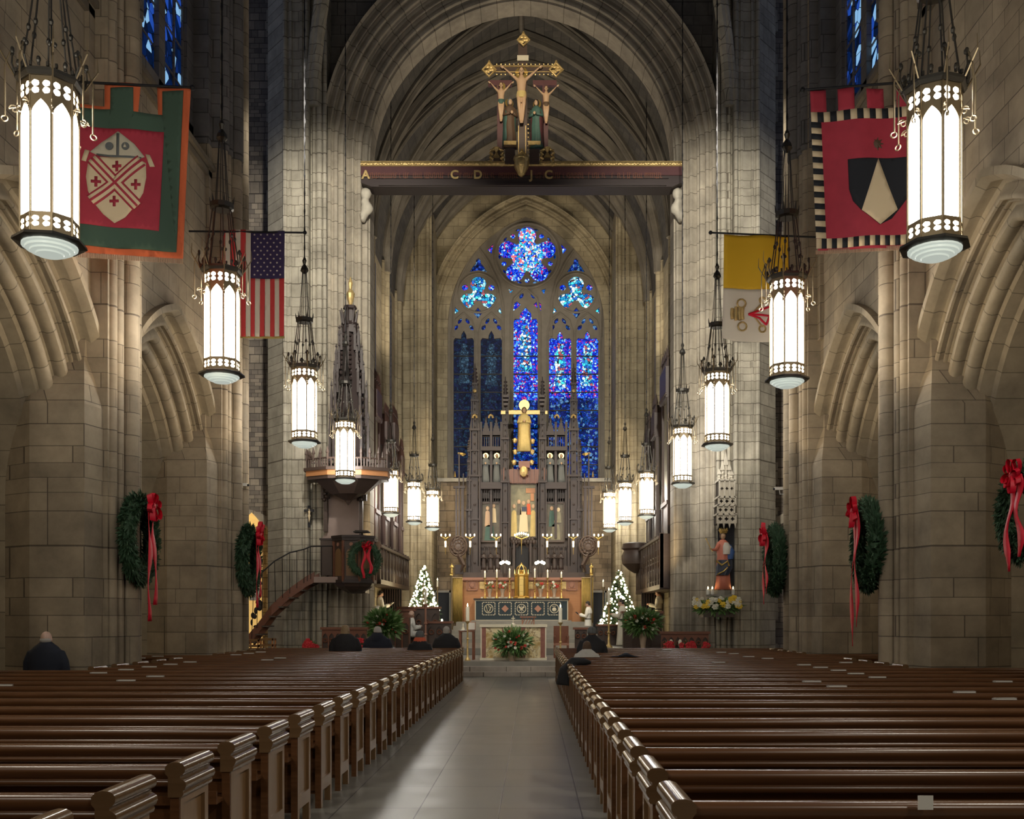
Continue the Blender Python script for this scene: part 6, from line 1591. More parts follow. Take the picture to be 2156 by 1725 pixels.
# sounding board and spire
cc = at(733, 0, 32.95).x
def oc2(r, sy=.55, yc=33.0): return [(cc+r*cos(pi/8+k*pi/4), yc+r*sy*sin(pi/8+k*pi/4)) for k in range(8)]
zs = at(0, 1006, 32.6).z
m = MB(); m.prism(oc2(1.44), zs+.05, zs+.22, ctr=(cc, 33)); m.build('sounding_board_edge', 'orange_wood', t)
m = MB(); m.prism(oc2(1.52), zs+.22, zs+.32, ctr=(cc, 33)); m.prism(oc2(1.40), zs-.06, zs+.05, ctr=(cc, 33)); m.prism(oc2(.6), zs-.5, zs-.06, scale_top=1.9, ctr=(cc, 33)); m.lathe([(.02, -.35), (.12, -.2), (.5, 0)], c=(cc, 33, zs-.5), n=8, sy=.6); m.build('sounding_board', 'dark_carved', t)
m = MB()
for i in range(8):
    p0, p1 = oc2(1.42)[i], oc2(1.42)[(i+1) % 8]
    for q in range(9):
        f = q/9; x, y = p0[0]+(p1[0]-p0[0])*f, p0[1]+(p1[1]-p0[1])*f; m.box((x, y, zs+.45), (.035, .035, .28)); 
        if q % 3 == 0: m.lathe([(.04, 0), (.035, .18), (.06, .22), (.005, .42)], n=6, M=T(x, y, zs+.56))
    m.tube([(*p0, zs+.60), (*p1, zs+.60)], .03, 5)
m.build('pierced_parapet', 'dark_carved', t)
m = MB()
lv = [(975, 44), (900, 40), (830, 33), (780, 29), (740, 22), (700, 17)]
for (y0, w0), (y1, w1) in zip(lv[:-1], lv[1:]):
    z0, z1 = at(0, y0, YP).z, at(0, y1, YP).z; r0, r1 = w0*u*.80, w1*u*.80
    m.prism([(cc+r0*.8*cos(pi/8+k*pi/4), 33.1+r0*.5*sin(pi/8+k*pi/4)) for k in range(8)], z0, z1, scale_top=r1/r0, ctr=(cc, 33.1))
    for k in range(8):
        a = k*pi/4; x, y = cc+r0*1.15*cos(a), 33.1+r0*.65*sin(a)
        m.box((x, y, (z0+z1)/2), (.08, .08, (z1-z0)*.9)); m.lathe([(.07, 0), (.02, (z1-z0)*.35), (.05, (z1-z0)*.38), (.004, (z1-z0)*.55)], n=4, M=T(x, y, z1-.1*(z1-z0)), ph=pi/4)
        for q in range(4): m.ball((cc+r0*.95*cos(a+.2), 33.1+r0*.6*sin(a+.2), z0+(z1-z0)*(q+.5)/4), (.06, .05, .07), 5, 4)
z0 = at(0, 700, YP).z; m.lathe([(.26, 0), (.24, .25), (.30, .3), (.18, .38), (.15, .75), (.24, .8), (.2, .9)], c=(cc+.03, 33.1, z0), n=8, sy=.8)
zc = at(0, 683, YP).z
for k in range(8): a = k*pi/4; m.tube([(cc+.2*cos(a), 33.1+.2*sin(a), zc), (cc+.30*cos(a), 33.1+.3*sin(a), zc+.5)], [.05, .02], 5)
m.build('openwork_spire', 'reredos_wood', t)
m = MB(); m.lathe([(.10, 0), (.13, .15), (.06, .25), (.12, .45), (.14, .6), (.05, .75), (.08, .95), (.01, 1.15)], c=(cc+.05, 33.1, at(0, 655, YP).z), n=10); m.build('gilt_finial', 'gilt', t)
wreath('pulpit_wreath', 768, 1178, 52, 82, 32.15, .55, 'small wreath with red bow hung on the front of the pulpit', 11, small=True, tail=.95)
# stair
t = thing('pulpit_stair', (at(560, 0, 32.6).x, 32.6, .42), 'curved wooden stair with thin iron railing climbing to the pulpit', 'stair')
sp = [(520, 1352, 31.6), (545, 1322, 31.9), (572, 1285, 32.3), (610, 1250, 32.6), (645, 1225, 32.7), (662, 1216, 32.75)]
m = MB()
for k, off in enumerate((0, .75)):
    pts = [at(x, y, Y)+Vector((0, off, 0)) for x, y, Y in sp]
    vs = []; fs = []
    for i, p in enumerate(pts):
        vs += [(p.x, p.y-.04, p.z-.17), (p.x, p.y-.04, p.z+.17), (p.x, p.y+.04, p.z+.17), (p.x, p.y+.04, p.z-.17)]
        if i: q = 4*i; [fs.append((q-4+a, q-4+(a+1) % 4, q+(a+1) % 4, q+a)) for a in range(4)]
    fs += [(0, 1, 2, 3), (4*len(pts)-1, 4*len(pts)-2, 4*len(pts)-3, 4*len(pts)-4)]; m.add(vs, fs)
fix(m.build('stringers', 'red_wood', t))
for i in range(10):
    f = i/9*(len(sp)-1); j = min(int(f), len(sp)-2); g = f-j
    a_ = at(*sp[j]); b_ = at(*sp[j+1]); p = a_.lerp(b_, g); m = MB(); m.box((p.x+.08, p.y+.38, p.z-.02), (.34, .74, .045)); m.build('tread', 'dark_carved', t)
m = MB(); a_ = at(662, 1224, 32.7); b_ = at(712, 1230, 32.7); m.bx(a_.x, b_.x, 32.6, 33.5, a_.z-.05, a_.z+.14); m.build('landing', 'lilac_panel', t)
m = MB()
rl_ = [(534, 1232), (552, 1205), (578, 1182), (610, 1164), (640, 1157), (654, 1151), (700, 1150)]
bot = [(530, 1345), (552, 1300), (580, 1268), (610, 1250), (640, 1228), (654, 1220), (700, 1222)]
ys = [31.7, 32.0, 32.3, 32.5, 32.65, 32.7, 32.7]
m.tube([at(x, y, Y-.05) for (x, y), Y in zip(rl_, ys)], .022, 6)
for i in range(25):
    f = i/24*(len(rl_)-1); j = min(int(f), len(rl_)-2); g = f-j
    a_ = at(*rl_[j], ys[j]-.05).lerp(at(*rl_[j+1], ys[j+1]-.05), g); b_ = at(*bot[j], ys[j]-.05).lerp(at(*bot[j+1], ys[j+1]-.05), g)
    if i % 2 == 0: m.tube([a_, b_], .011, 4)
m.build('iron_railing', 'iron', t)
t = thing('dark_screen', (at(690, 0, 33.3).x, 33.3, at(0, 1212, 33.3).z), 'dark panel behind the pulpit landing', 'panel')
a_, b_ = at(676, 1138, 33.4), at(708, 1212, 33.4); MB().bx(a_.x, b_.x, 33.3, 33.4, b_.z, a_.z).build('board', 'dark_carved', t); MB().bx(a_.x-.03, b_.x+.03, 33.27, 33.42, a_.z, a_.z+.06).build('top_rail', 'reredos_wood', t)
YC_ = 33.62; t = thing('wall_crucifix', (at(651, 0, YC_).x, YC_, at(0, 1085, YC_).z), 'small dark crucifix with pale figure on the left crossing pier', 'crucifix')
m = MB(); bar(m, 648.5, 1065, 653.5, 1111, YC_, .06); bar(m, 640, 1073, 661, 1078, YC_, .05); m.build('cross', 'coat_black', t)
crucified(t, 651, 1072, 1102, 17, YC_-.08, 'cream', 'cream', halo=False)
# ================================================================ ORGAN CASES
for s in (-1, 1):
    X = lambda q: XC+s*q
    sd = 'left' if s < 0 else 'right'
    t = thing('organ_case', (X(5.95), 41, 3.0), 'dark carved organ case with pipes above a balcony on the %s chancel wall' % sd, 'organ')
    y0, y1 = (36.9, 45.4) if s < 0 else (36.6, 45.0); zb, zt_ = 3.1, 4.35; uo = 5.15 if s < 0 else 5.05
    if s > 0: zt_ = 4.65; zb = 2.9
    m = MB(); m.bx(X(uo), X(6.0), y0, y1, zb-.12, zb+.05); m.bx(X(uo+.05), X(5.2), y0, y1, zt_-.08, zt_); m.bx(X(uo-.03), X(uo+.1), y0, y1, zt_-.02, zt_+.08); m.build('balcony_floor_and_rail', 'dark_carved', t)
    m = MB()
    n = 44
    for i in range(n+1):
        y = y0+(y1-y0)*i/n; m.lathe([(.04, 0), (.06, (zt_-zb)*.3), (.02, (zt_-zb)*.5), (.05, (zt_-zb)*.75), (.03, zt_-zb)], n=6, M=T(X(uo+.08), y, zb))
    for i in range(11): m.box((X(uo+.08), y0+(y1-y0)*i/10, (zb+zt_)/2+.05), (.12, .12, zt_-zb+.25))
    if s > 0:
        m.bx(X(uo+.1), X(uo+.14), y0, y1, zb, zt_)
        for i in range(20):
            for j in range(3): m.tube([(X(uo+.05), y0+.2+.41*i+.15*cos(q*pi/4), zb+.35+.45*j+.15*sin(q*pi/4)) for q in range(9)], .02, 4)
        m.bx(X(uo), X(6.0), y0-.06, y0, zb-.1, zt_+.15)
    m.build('carved_balusters', 'dark_carved', t)
    if s > 0:   # projecting rounded console at the far end
        m = MB(); m.lathe([(.1, -.5), (.35, -.35), (.62, -.1), (.66, .25), (.55, .5), (.66, .58), (.6, .8), (.4, .85)], c=(X(5.0), 44.2, 4.2), n=14); m.build('rounded_console', 'dark_carved', t, smooth=True, auto=35)
    m = MB()
    towers = ((37.9, .55, 5.9), (40.4, .45, 5.2), (42.8, .55, 5.6), (45.0, .35, 4.6)) if s < 0 else ((38.0, .8, 6.4), (41.2, .5, 5.4), (43.6, .5, 5.2))
    for (y, w, h) in towers:
        m.bx(X(5.45), X(6.0), y-w, y+w, zt_, zt_+1.3); m.bx(X(5.38), X(6.0), y-w-.05, y+w+.05, zt_+1.3, zt_+1.45)
        for q in (-w, w): m.bx(X(5.42), X(5.55), y+q-.06, y+q+.06, zt_, zt_+h)
        m.bx(X(5.35), X(6.0), y-w-.08, y+w+.08, zt_+h*.82, zt_+h); m.bx(X(5.5), X(6.0), y-w*.7, y+w*.7, zt_+h, zt_+h+.35)
        for q in range(5): m.lathe([(.10, 0), (.04, .35), (.07, .4), (.005, .8)], n=5, M=T(X(5.45), y-w+2*w*q/4, zt_+h))
        for q in range(6): m.ball((X(5.36), y-w+2*w*q/5, zt_+h*.84), (.05, .12, .10), 6, 5)
    m.bx(X(5.8), X(6.0), y0, y1, zt_, zt_+4.4)
    m.build('case', 'organ_wood' if s < 0 else 'dark_carved', t)
    m = MB()
    for (y, w, h) in towers:
        for q in range(6):
            yy = y-w+.12+(2*w-.24)*q/5; m.lathe([(.02, 0), (.06, .3), (.065, h*.60)], n=8, M=T(X(5.56), yy, zt_+1.45))
    for i in range(26):
        yy = y0+.2+(y1-y0-.4)*i/25; m.lathe([(.02, 0), (.055, .25), (.055, 1.6+.9*abs(sin(i*.5)))], n=8, M=T(X(5.7), yy, zt_+.3))
    m.build('pipes', 'organ_pipe', t, smooth=True, auto=35)
# pale stone shafts under the pulpit side and black panels painting the shade of the choir recesses
for s, x0, x1, yt in ((-1, 765, 832, 1238), (1, 1362, 1413, 1243)):
    Y = 40.5; a_, b_ = at(x0, yt, Y), at(x1, yt, Y); a_.x = max(a_.x, XC-5.9); b_.x = min(b_.x, XC+5.9)
    t = thing('choir_recess_panel', ((a_.x+b_.x)/2, Y, .66), 'black panel for the dark %s choir recess under the organ balcony' % ('left' if s < 0 else 'right'), 'screen')
    m = MB(); m.bx(a_.x, b_.x, 42.5, 42.6, .66, a_.z); m.build('panel', 'coat_black', t)
    m = MB()
    for i in range(9): xx = a_.x+(b_.x-a_.x)*i/8; m.tube([(xx, 42.45, .66), (xx, 42.45, a_.z)], .02, 5)
    m.build('bars', 'dark_carved', t)
def carved_front(x0, x1, yt, yb, Y, lab, name='choir_stall_front', n=5, depth=.35, cat='choir stall', mat='dark_carved', zb=None):
    a_, b_ = at(x0, yt, Y), at(x1, yb, Y)
    if Y > 36.3: a_.x = max(a_.x, XC-5.5)
    zb = b_.z if zb is None else zb; h = a_.z-zb
    t = thing(name, ((a_.x+b_.x)/2, Y, zb), lab, cat)
    w = (b_.x-a_.x); hs = []
    for i in range(n):
        q0 = a_.x+w*(i+.1)/n; q1 = a_.x+w*(i+.9)/n; hs.append(ogive(q0, q1, zb+h*.15, zb+h*.86, 4))
    m = MB(); m.plate([(a_.x, zb), (b_.x, zb), (b_.x, a_.z), (a_.x, a_.z)], hs, .05, T(0, Y, 0)); fix(m.build('pierced_panel', 'red_wood' if mat == 'red' else mat, t))
    m = MB(); m.bx(a_.x+.02, b_.x-.02, Y+.05, Y+depth, zb, a_.z-.02); m.build('body', 'dark_carved', t)
    m = MB(); m.bx(a_.x-.05, b_.x+.05, Y-.05, Y+depth+.03, a_.z-.02, a_.z+.06); m.build('top', 'red_wood', t)
    m = MB()
    for i in range(n):
        cx = a_.x+w*(i+.5)/n
        m.tube([(cx+w/n*.28*cos(q*pi/4), Y+.0, zb+h*.62+w/n*.28*sin(q*pi/4)) for q in range(9)], .02, 4)
    m.build('carved_foils', 'red_wood', t)
    return t
carved_front(678, 772, 1325, 1378, 31.8, 'low carved dark wooden rail left of the altar, behind the seated worshippers', 'altar_rail', 7, .2, 'altar rail', 'red', .42)
carved_front(1392, 1492, 1334, 1378, 31.8, 'low carved dark wooden rail right of the altar, poinsettias before it', 'altar_rail', 7, .2, 'altar rail', 'red', .42)
carved_front(1312, 1394, 1291, 1366, 34.2, 'tall carved wooden desk front right of the altar, behind the fir arrangement', 'carved_desk', 4, .5, 'desk', zb=.42)
carved_front(831, 862, 1300, 1360, 35.0, 'carved wooden lectern left of the altar beside the seated monk', 'carved_lectern', 2, .5, 'lectern', 'red', zb=.42)
carved_front(838, 925, 1281, 1350, 39.0, 'dark choir stall front before the left christmas tree', n=5, zb=.66)
carved_front(832, 872, 1286, 1330, 37.9, 'reddish book desk of the left choir stalls', 'book_desk', 2, .4, 'desk', 'red', zb=.66)
carved_front(1258, 1325, 1318, 1352, 39.3, 'dark low choir stall front before the right christmas tree', n=5, zb=.66)
carved_front(765, 845, 1300, 1345, 38.5, 'dark stall front before the two standing left monks', n=5, zb=.66)
carved_front(900, 950, 1312, 1350, 36.5, 'dark carved low bench end left of the marble altar', 'carved_bench', 3, .5, 'bench', zb=.66)
carved_front(1210, 1236, 1325, 1362, 35.6, 'small dark box seat right of the marble altar', 'box_seat', 2, .5, 'seat', zb=.66)
for x0, x1, sdn in ((925, 952, 'left'), (1244, 1268, 'right')):
    a_, b_ = at(x0, 1250, 49.5), at(x1, 1250, 49.5)
    t = thing('sacristy_door', ((a_.x+b_.x)/2, 47.9, .66), 'dark doorway %s of the high altar under the brick wall' % sdn, 'door')
    m = MB(); m.bx(a_.x, b_.x, 47.80, 47.86, .66, a_.z); m.build('door_leaf', 'ink_black', t); m = MB(); m.bx(a_.x-.08, a_.x, 47.75, 47.9, .66, a_.z+.1); m.bx(b_.x, b_.x+.08, 47.75, 47.9, .66, a_.z+.1); m.bx(a_.x-.08, b_.x+.08, 47.75, 47.9, a_.z, a_.z+.1); m.build('frame', 'platform_stone', t)
# credence table and chair
YT_ = 31.4; a_, b_ = at(967, 1328, YT_), at(1000, 1378, YT_)
t = thing('side_table', ((a_.x+b_.x)/2, YT_, .42), 'small red-brown wooden table left of the marble altar with cloth and candle', 'table')
m = MB(); m.bx(a_.x, b_.x, YT_-.25, YT_+.25, a_.z-.04, a_.z); m.build('table_top', 'red_wood', t)
for dx in (a_.x+.04, b_.x-.04):
    for dy in (-.2, .2): MB().bx(dx-.035, dx+.035, YT_+dy-.03, YT_+dy+.03, .42, a_.z-.04).build('leg', 'red_wood', t)
m = MB(); m.bx(a_.x+.05, a_.x+.30, YT_-.26, YT_+.2, a_.z, a_.z+.02); o = m.build('white_cloth', 'white_cloth'); tag(o, 'white cloth folded on the small side table', 'cloth')
m = MB(); m.lathe([(.06, 0), (.05, .04), (.015, .10), (.02, .2)], n=10, M=T(a_.x+.12, YT_, a_.z+.02)); o = m.build('cruet', 'marble_edge', None, smooth=True); tag(o, 'small white cruet on the side table cloth', 'cruet')
m = MB(); m.box((b_.x-.12, YT_, a_.z+.14), (.28, .08, .26)); t = thing('red_book', (b_.x-.12, YT_, a_.z+.01), 'red bound book standing open on the side table', 'book'); m.build('cover', 'terracotta', t); MB().box((b_.x-.12, YT_-.045, a_.z+.14), (.24, .02, .22)).build('pages', 'paper', t)
YT_ = 32.6; a_, b_ = at(1166, 1325, YT_), at(1198, 1376, YT_)
t = thing('celebrant_chair', ((a_.x+b_.x)/2, YT_, .42), 'brown wooden armchair right of the marble altar', 'chair')
m = MB(); m.bx(a_.x, b_.x, YT_+.40, YT_+.46, .85, a_.z+.1); m.build('backrest', 'red_wood', t); m = MB(); m.bx(a_.x, b_.x, YT_-.05, YT_+.45, .83, .90); m.build('seat', 'terracotta', t)
for dx in (a_.x+.03, b_.x-.03):
    for dy in (0, .42): MB().bx(dx-.03, dx+.03, YT_+dy-.03, YT_+dy+.03, .42, 1.1 if dy == 0 else .85).build('leg', 'red_wood', t)
    MB().bx(dx-.035, dx+.035, YT_-.05, YT_+.42, 1.08, 1.13).build('armrest', 'red_wood', t)
# poinsettias
for i, (x, y, w, lab) in enumerate(((757, 1366, 8, 'poinsettia behind the worshippers, left altar rail'), (655, 1368, 16, 'row of red poinsettias at the foot of the left pier'), (1408, 1372, 14, 'red poinsettias before the right altar rail, nearest the altar'), (1448, 1372, 18, 'red poinsettias at the middle of the right altar rail'), (1486, 1374, 6, 'small red poinsettia at the far end of the right altar rail'))):
    bouquet(x, y-3, w, 19, 31.2, lab, 'poinsettia', 40+i, 120, (('poinsettia', 10+w),), None, .10, .2, 'poinsettia', fr=.07, group='poinsettias along the altar rails', base=.42)
for x in (1432, 1413):
    t = thing('small_candle', (at(x, 0, 31.3).x, 31.3, at(0, 1352, 31.3).z), 'small pale candle glass among the poinsettias, %s' % ('right one' if x > 1420 else 'left one'), 'candle'); m = MB(); m.lathe([(.05, -.1), (.06, .05), (.03, .12)], n=8, M=T(at(x, 0, 31.3).x, 31.3, at(0, 1355, 31.3).z)); m.build('glass', 'wax', t)
# ================================================================ MADONNA SHRINE
YM = 33.3
t = thing('painted_statue', (at(1523, 0, YM).x, YM, at(0, 1242, YM).z), 'painted crowned statue in rose and blue robes with sceptre under a stone canopy', 'statue')
robed(t, 1522, 1119, 1242, YM, 'pink_paint', None, 'hair_brown', False, name='rose_robe', arms=False)
k = mpp(YM)
m = MB(); p = at(1524, 1195, YM-.22)
loft(m, [(at(1519, 0, YM).x, YM-.10, at(0, 1212, YM).z, .22, .18), (at(1524, 0, YM).x, YM-.10, at(0, 1196, YM).z, .27, .20), (at(1526, 0, YM).x, YM-.06, at(0, 1180, YM).z, .24, .18)], 20, None, fold=.12); m.build('navy_mantle_fold', 'navy_paint', t, smooth=True)
m = MB(); m.tube([at(1508, 1181, YM-.25), at(1520, 1190, YM-.32), at(1532, 1182, YM-.3), at(1535, 1192, YM-.28)], .035, 6); m.tube([at(1510, 1210, YM-.28), at(1524, 1203, YM-.33), at(1532, 1195, YM-.3)], .02, 5); m.build('gilt_hem', 'gold', t)
m = MB(); loft(m, [(at(1536, 0, YM).x, YM+.02, at(0, 1178, YM).z, .12, .16), (at(1538, 0, YM).x, YM, at(0, 1162, YM).z, .14, .17), (at(1533, 0, YM).x, YM, at(0, 1148, YM).z, .10, .14)], 16); m.build('blue_cloak', 'blue_paint', t, smooth=True)
m = MB(); loft(m, [(at(1528, 0, YM).x, YM-.06, at(0, 1168, YM).z, .14, .14), (at(1529, 0, YM).x, YM-.06, at(0, 1152, YM).z, .17, .15), (at(1525, 0, YM).x, YM-.02, at(0, 1143, YM).z, .12, .10)], 16); m.build('pale_shawl', 'pale_statue', t, smooth=True)
m = MB(); m.tube([at(1513, 1147, YM-.08), at(1507, 1158, YM-.2), at(1499, 1158, YM-.3)], [.07, .06, .035], 8); m.build('raised_arm', 'pink_paint', t, smooth=True)
m = MB(); hand(m, at(1499, 1158, YM-.3), (-.6, -.4, .4), (0, -.3, 1), 1, None, .9); m.build('hand', 'flesh_paint', t)
m = MB(); m.tube([at(1500, 1162, YM-.36), at(1487, 1136, YM-.36)], .012, 5); m.ball(at(1487, 1135, YM-.36), .03, 6, 5); m.build('sceptre', 'gold', t)
m = MB(); p = at(1523, 1121, YM); m.lathe([(.12, -.04), (.14, .03), (.12, .05)], n=12, M=T(p.x, YM, p.z))
for q in range(8): m.lathe([(.03, 0), (.005, .10)], n=4, M=T(p.x+.13*cos(q*pi/4), YM+.13*sin(q*pi/4), p.z+.04))
m.build('crown', 'gold', t)
t = thing('statue_canopy', (at(1524, 0, YM+.1).x, YM+.1, at(0, 1104, YM).z), 'tall pale stone openwork canopy carved above the painted statue', 'canopy')
m = MB()
for y0, y1, x0, x1 in ((1085, 1104, 1507, 1546), (1066, 1085, 1508, 1543), (1049, 1066, 1510, 1545), (1013, 1049, 1512, 1543)):
    z0, z1 = at(0, y1, YM).z, at(0, y0, YM).z; X0, X1 = at(x0, 0, YM).x, at(x1, 0, YM).x; n = 3
    hs = [quatre(X0+(X1-X0)*(i+.5)/n, z0+(z1-z0)*.5, min((X1-X0)/n, z1-z0)*.40, 12) for i in range(n)]
    m.plate([(X0, z0), (X1, z0), (X1, z1), (X0, z1)], hs, .05, T(0, YM-.25, 0))
    for xx in (X0, X0+(X1-X0)/3, X0+2*(X1-X0)/3, X1): m.box((xx, YM-.26, (z0+z1)/2), (.045, .08, z1-z0))
    MB().bx(X0+.02, X1-.02, YM+.0, YM+.5, z0, z1).build('interior_shade', 'hair_dark', t); m.bx(X0-.04, X1+.04, YM-.3, YM+.4, z1-.03, z1+.03)  # dark block painting the shadow inside the openwork canopy
for i in range(4): xx = at(1509+i*12, 0, YM).x; zz = at(0, 1104, YM).z; m.lathe([(.005, -.16), (.05, 0)], n=5, M=T(xx, YM-.25, zz))
for x, y0, y1 in ((1514, 990, 1014), (1528, 958, 1014), (1540, 992, 1014), (1521, 975, 1014), (1535, 975, 1014)):
    a_ = at(x, y1, YM-.1); h = (y1-y0)*k; m.box((a_.x, YM-.1, a_.z+h*.35), (.07, .07, h*.7)); m.lathe([(.10, 0), (.01, h*.5)], n=4, M=T(a_.x, YM-.1, a_.z+h*.6), ph=pi/4)
    for q in range(3): m.ball((a_.x, YM-.1, a_.z+h*(.2+.22*q)), (.07, .07, .05), 5, 4)
m.build('tracery', 'carved_stone', t)
m = MB(); a_, b_ = at(1512, 1105, YM+.3), at(1546, 1250, YM+.3); MB().bx(a_.x, b_.x, YM+.32, YM+.36, b_.z, a_.z).build('niche_back_shade', 'ink_black', t)  # black sheet painting the shade behind the statue
t = thing('statue_bracket', (at(1524, 0, YM).x, YM, at(0, 1262, YM).z), 'grey stone bracket carrying the painted statue and four candles', 'bracket')
m = MB(); zz = at(0, 1243, YM).z; m.lathe([(.25, -.62), (.42, -.3), (.30, -.18), (.30, 0)], n=8, M=T(at(1523, 0, YM).x, YM+.1, zz)); a_, b_ = at(1490, 1252, YM), at(1553, 1256, YM); m.bx(a_.x, b_.x, YM-.15, YM+.35, b_.z, a_.z); m.build('bracket_stone', 'platform_stone', t)
for i, x in enumerate((1493, 1502, 1523, 1546)):
    t = thing('votive_candle', (at(x, 0, YM-.15).x, YM-.1, at(0, 1251, YM-.1).z), 'short white candle beside the painted statue, %s' % ['leftmost', 'second from left', 'before its feet', 'rightmost'][i], 'candle', 'candles at the feet of the painted statue')
    m = MB(); p = at(x, 1245, YM-.3); z0 = at(0, 1252, YM-.3).z; m.lathe([(.055, 0), (.055, .17), (.02, .19)], n=10, M=T(p.x, YM-.1, z0)); m.build('wax', 'white_cloth', t); m = MB(); m.lathe([(.012, 0), (.022, .03), (.003, .08)], n=6, M=T(p.x, YM-.1, z0+.19)); m.build('flame', 'flame', t)
bouquet(1510, 1277, 52, 14, YM-.5, 'long garland of yellow and white flowers over green fern below the painted statue', 'flower_garland', 60, 1100, (('flower_yellow', 0),), None, .22, -.5, 'flowers', fr=.09)
gt = COL.objects.get('flower_garland'); rr = random.Random(5)
for i in range(46):
    x = 1461+rr.uniform(0, 98); y = 1268+rr.uniform(-9, 10); p = at(x, y, YM-.75); rf = rr.uniform(.05, .11); m = MB()
    for q in range(6): aa = q*pi/3+i; m.ball((p.x+rf*.65*cos(aa), YM-.75, p.z+rf*.65*sin(aa)), (rf*.5, rf*.3, rf*.4), 6, 4)
    m.ball((p.x, YM-.78, p.z), (rf*.35,)*3, 5, 4); m.build('blossom', 'flower_yellow' if i % 3 == 0 else 'flower_white', gt)
a_ = at(1512, 1290, YM-.5); m = MB(); m.prism([(a_.x-.5, YM-.6), (a_.x+.5, YM-.6), (a_.x+.5, YM+.4), (a_.x-.5, YM+.4)], at(0, 1300, YM).z, at(0, 1282, YM).z); m.build('shelf', 'dark_carved', gt)
# ================================================================ SMALL THINGS
for x, y, s, Y in ((511, 1021, 1, 25.6), (1641, 1029, -1, 25.6)):
    p = at(x, y, Y); t = thing('security_camera', tuple(p), 'small white security camera on the %s shaft above the wreath' % ('left' if s > 0 else 'right'), 'camera')
    m = MB(); m.box((p.x+s*.02, p.y, p.z), (.2, .07, .07)); m.build('housing', 'white_cloth', t); m = MB(); m.tube([(p.x+s*.12, p.y, p.z-.01), (p.x+s*.16, p.y, p.z-.01)], .03, 8); m.build('lens', 'ink_black', t); m = MB(); m.tube([(p.x, p.y, p.z-.03), (p.x-s*.02, p.y+.02, p.z-.14), (p.x-s*.12, p.y+.05, p.z-.14)], .015, 5); m.build('arm', 'white_cloth', t)
def coat(name, pts, mat, lab, r):
    t = thing(name, tuple(pts[0]), lab, 'coat'); m = MB(); m.tube(pts, r, 12); o = blend(m.build('coat_cloth', mat, t, smooth=True), .02, 3); return t
coat('draped_coat', [(.60, 17.4, .55), (.61, 17.4, .80), (.72, 17.45, .95), (.9, 17.45, .95), (1.02, 17.5, .93)], 'coat_black', 'black coat draped over a right pew end into the aisle', [.20, .15, .09, .07, .03])
p = at(1315, 1385, 20.2)
coat('folded_coat', [Vector((at(x_, 0, 20.55).x, 20.56, PH+d_)) for x_, d_ in ((1282, .0), (1305, .02), (1318, .05), (1332, .02), (1349, -.01))], 'ink_black', 'black garment lying across a pew rail right of the white fleece', [.012, .025, .05, .025, .012])
# gilded shrine in the left side chapel, pale shrine in the left aisle
Y = 36.0; a_, b_ = at(526, 1080, Y), at(552, 1335, Y); t = thing('golden_shrine', ((a_.x+b_.x)/2, Y, .14), 'glowing golden arched shrine with pale figures, half hidden by the left wreath', 'shrine')
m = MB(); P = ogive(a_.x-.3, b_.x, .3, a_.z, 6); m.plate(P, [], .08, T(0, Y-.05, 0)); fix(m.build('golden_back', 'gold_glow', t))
m = MB(); rr = random.Random(2)
for i in range(34): q = at(rr.uniform(528, 549), rr.uniform(1120, 1320), Y-.12); m.ball(q, (rr.uniform(.04, .12), .06, rr.uniform(.04, .14)), 7, 5)
m.build('dark_tracery', 'hair_dark', t)
o = MB().box((at(541, 0, Y).x, Y-.3, at(0, 1262, Y).z), (.3, .3, .1)).build('pale_figure', 'pale_statue', t); robed(o, 541, 1205, 1260, Y-.3, 'pale_statue', None, None, False, name='figure', skin='pale_statue')
Y = 27.5; t = thing('pale_shrine', (at(294, 0, Y).x, Y, 0), 'bright pale shrine glimpsed between the near left pier and the next', 'shrine')
a_, b_ = at(278, 1020, Y), at(318, 1380, Y); m = MB(); m.bx(a_.x, b_.x, Y, Y+.3, 0, at(0, 1120, Y).z); m.build('wall_panel', 'cream', t)
o = MB().box((at(295, 0, Y-.3).x, Y-.3, at(0, 1350, Y).z), (.35, .35, .2)).build('plinth', 'pale_statue', t); robed(o, 295, 1295, 1345, Y-.3, 'pale_statue', None, None, False, name='figure', skin='pale_statue')
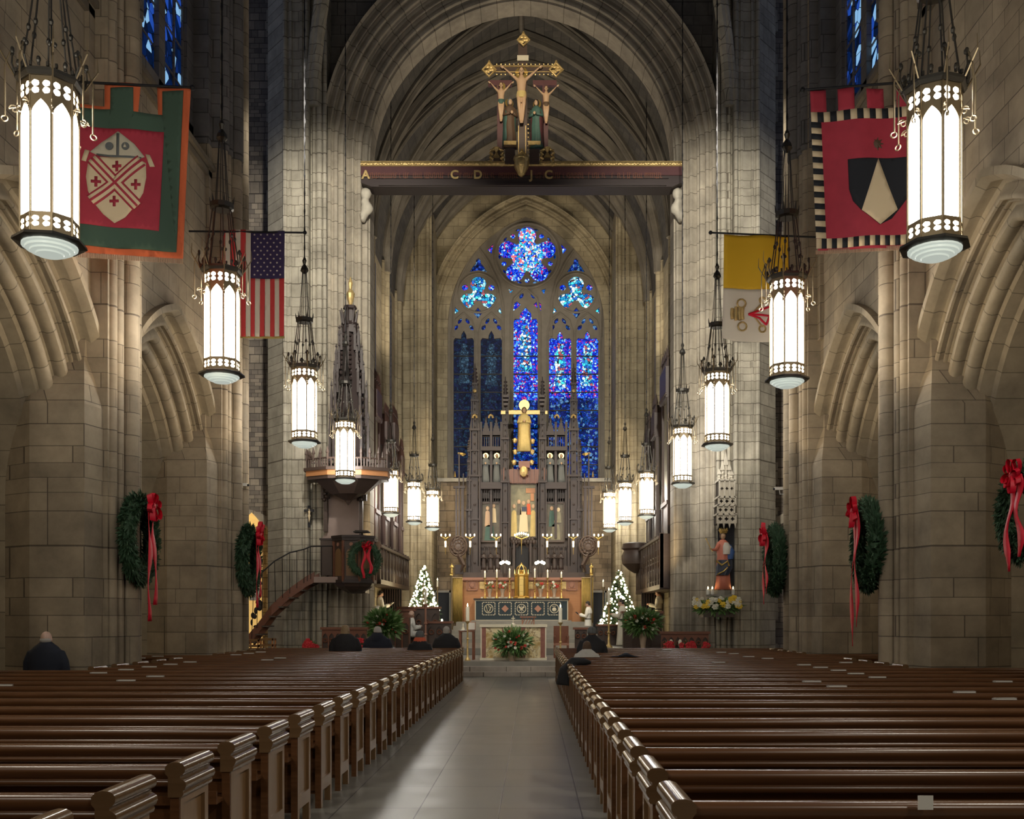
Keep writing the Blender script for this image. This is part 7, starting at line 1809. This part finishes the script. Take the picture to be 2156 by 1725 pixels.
m = MB(); P = ogive(at(283, 0, Y).x, at(293, 0, Y).x, at(0, 1035, Y).z, at(0, 993, Y).z, 5); m.plate(P, [], .05, T(0, Y-.05, 0)); fix(m.build('lit_lancet', 'lamp_glass', t))
lamp('POINT', 'shrine_light', (at(300, 0, 26.3).x, 26.3, 3.2), 60, (1, .85, .6), .2)
# left aisle furniture glimpsed at the frame edge, loudspeaker on the right
t = thing('confessional', (-11.3, 19.5, 0), 'red-brown wooden cabinet at the left edge beyond the pier', 'cabinet')
m = MB(); m.bx(-12.4, -10.2, 20.2, 20.7, 0, 2.6); m.build('cabinet_body', 'hair_dark', t); m = MB(); m.bx(-11.8, -10.35, 20.15, 20.2, .6, 2.2); m.build('panel', 'orange_wood', t)
p = at(2135, 1165, 20.5); t = thing('loudspeaker', tuple(p), 'grey box loudspeaker on the cream wall at the right edge', 'loudspeaker')
m = MB(); m.box(tuple(p), (.28, .25, .45)); m.build('cabinet', 'knit_grey', t); m = MB(); m.box((p.x-.02, p.y-.13, p.z), (.22, .01, .38)); m.tube([(p.x+.1, p.y+.1, p.z), (p.x+1.2, p.y+.1, p.z)], .03, 6); m.build('grille', 'plain' if 'plain' in MAT else 'hair_grey', t)
# crates by the foot of the pulpit stair
for i, (x0, x1, y0) in enumerate(((523, 548, 1347), (550, 578, 1345))):
    Y = 29.0; a_, b_ = at(x0, y0, Y), at(x1, y0, Y); t = thing('wooden_crate', ((a_.x+b_.x)/2, Y, 0), 'pale slatted wooden crate at the stair foot, %s' % ('left one' if i == 0 else 'right one'), 'crate')
    m = MB()
    for q in range(7): zz = .08+q*(a_.z-.1)/6; m.bx(a_.x, b_.x, Y-.2, Y-.18, zz-.03, zz+.03); m.bx(a_.x, a_.x+.02, Y-.2, Y+.2, zz-.03, zz+.03); m.bx(b_.x-.02, b_.x, Y-.2, Y+.2, zz-.03, zz+.03); m.bx(a_.x, b_.x, Y+.18, Y+.2, zz-.03, zz+.03)
    m.build('slats', 'pew_end_wood', t); m = MB()
    for dx in (a_.x+.02, b_.x-.02):
        for dy in (-.17, .17): m.bx(dx-.02, dx+.02, Y+dy-.02, Y+dy+.02, 0, a_.z)
    m.build('corner_posts', 'orange_wood', t)
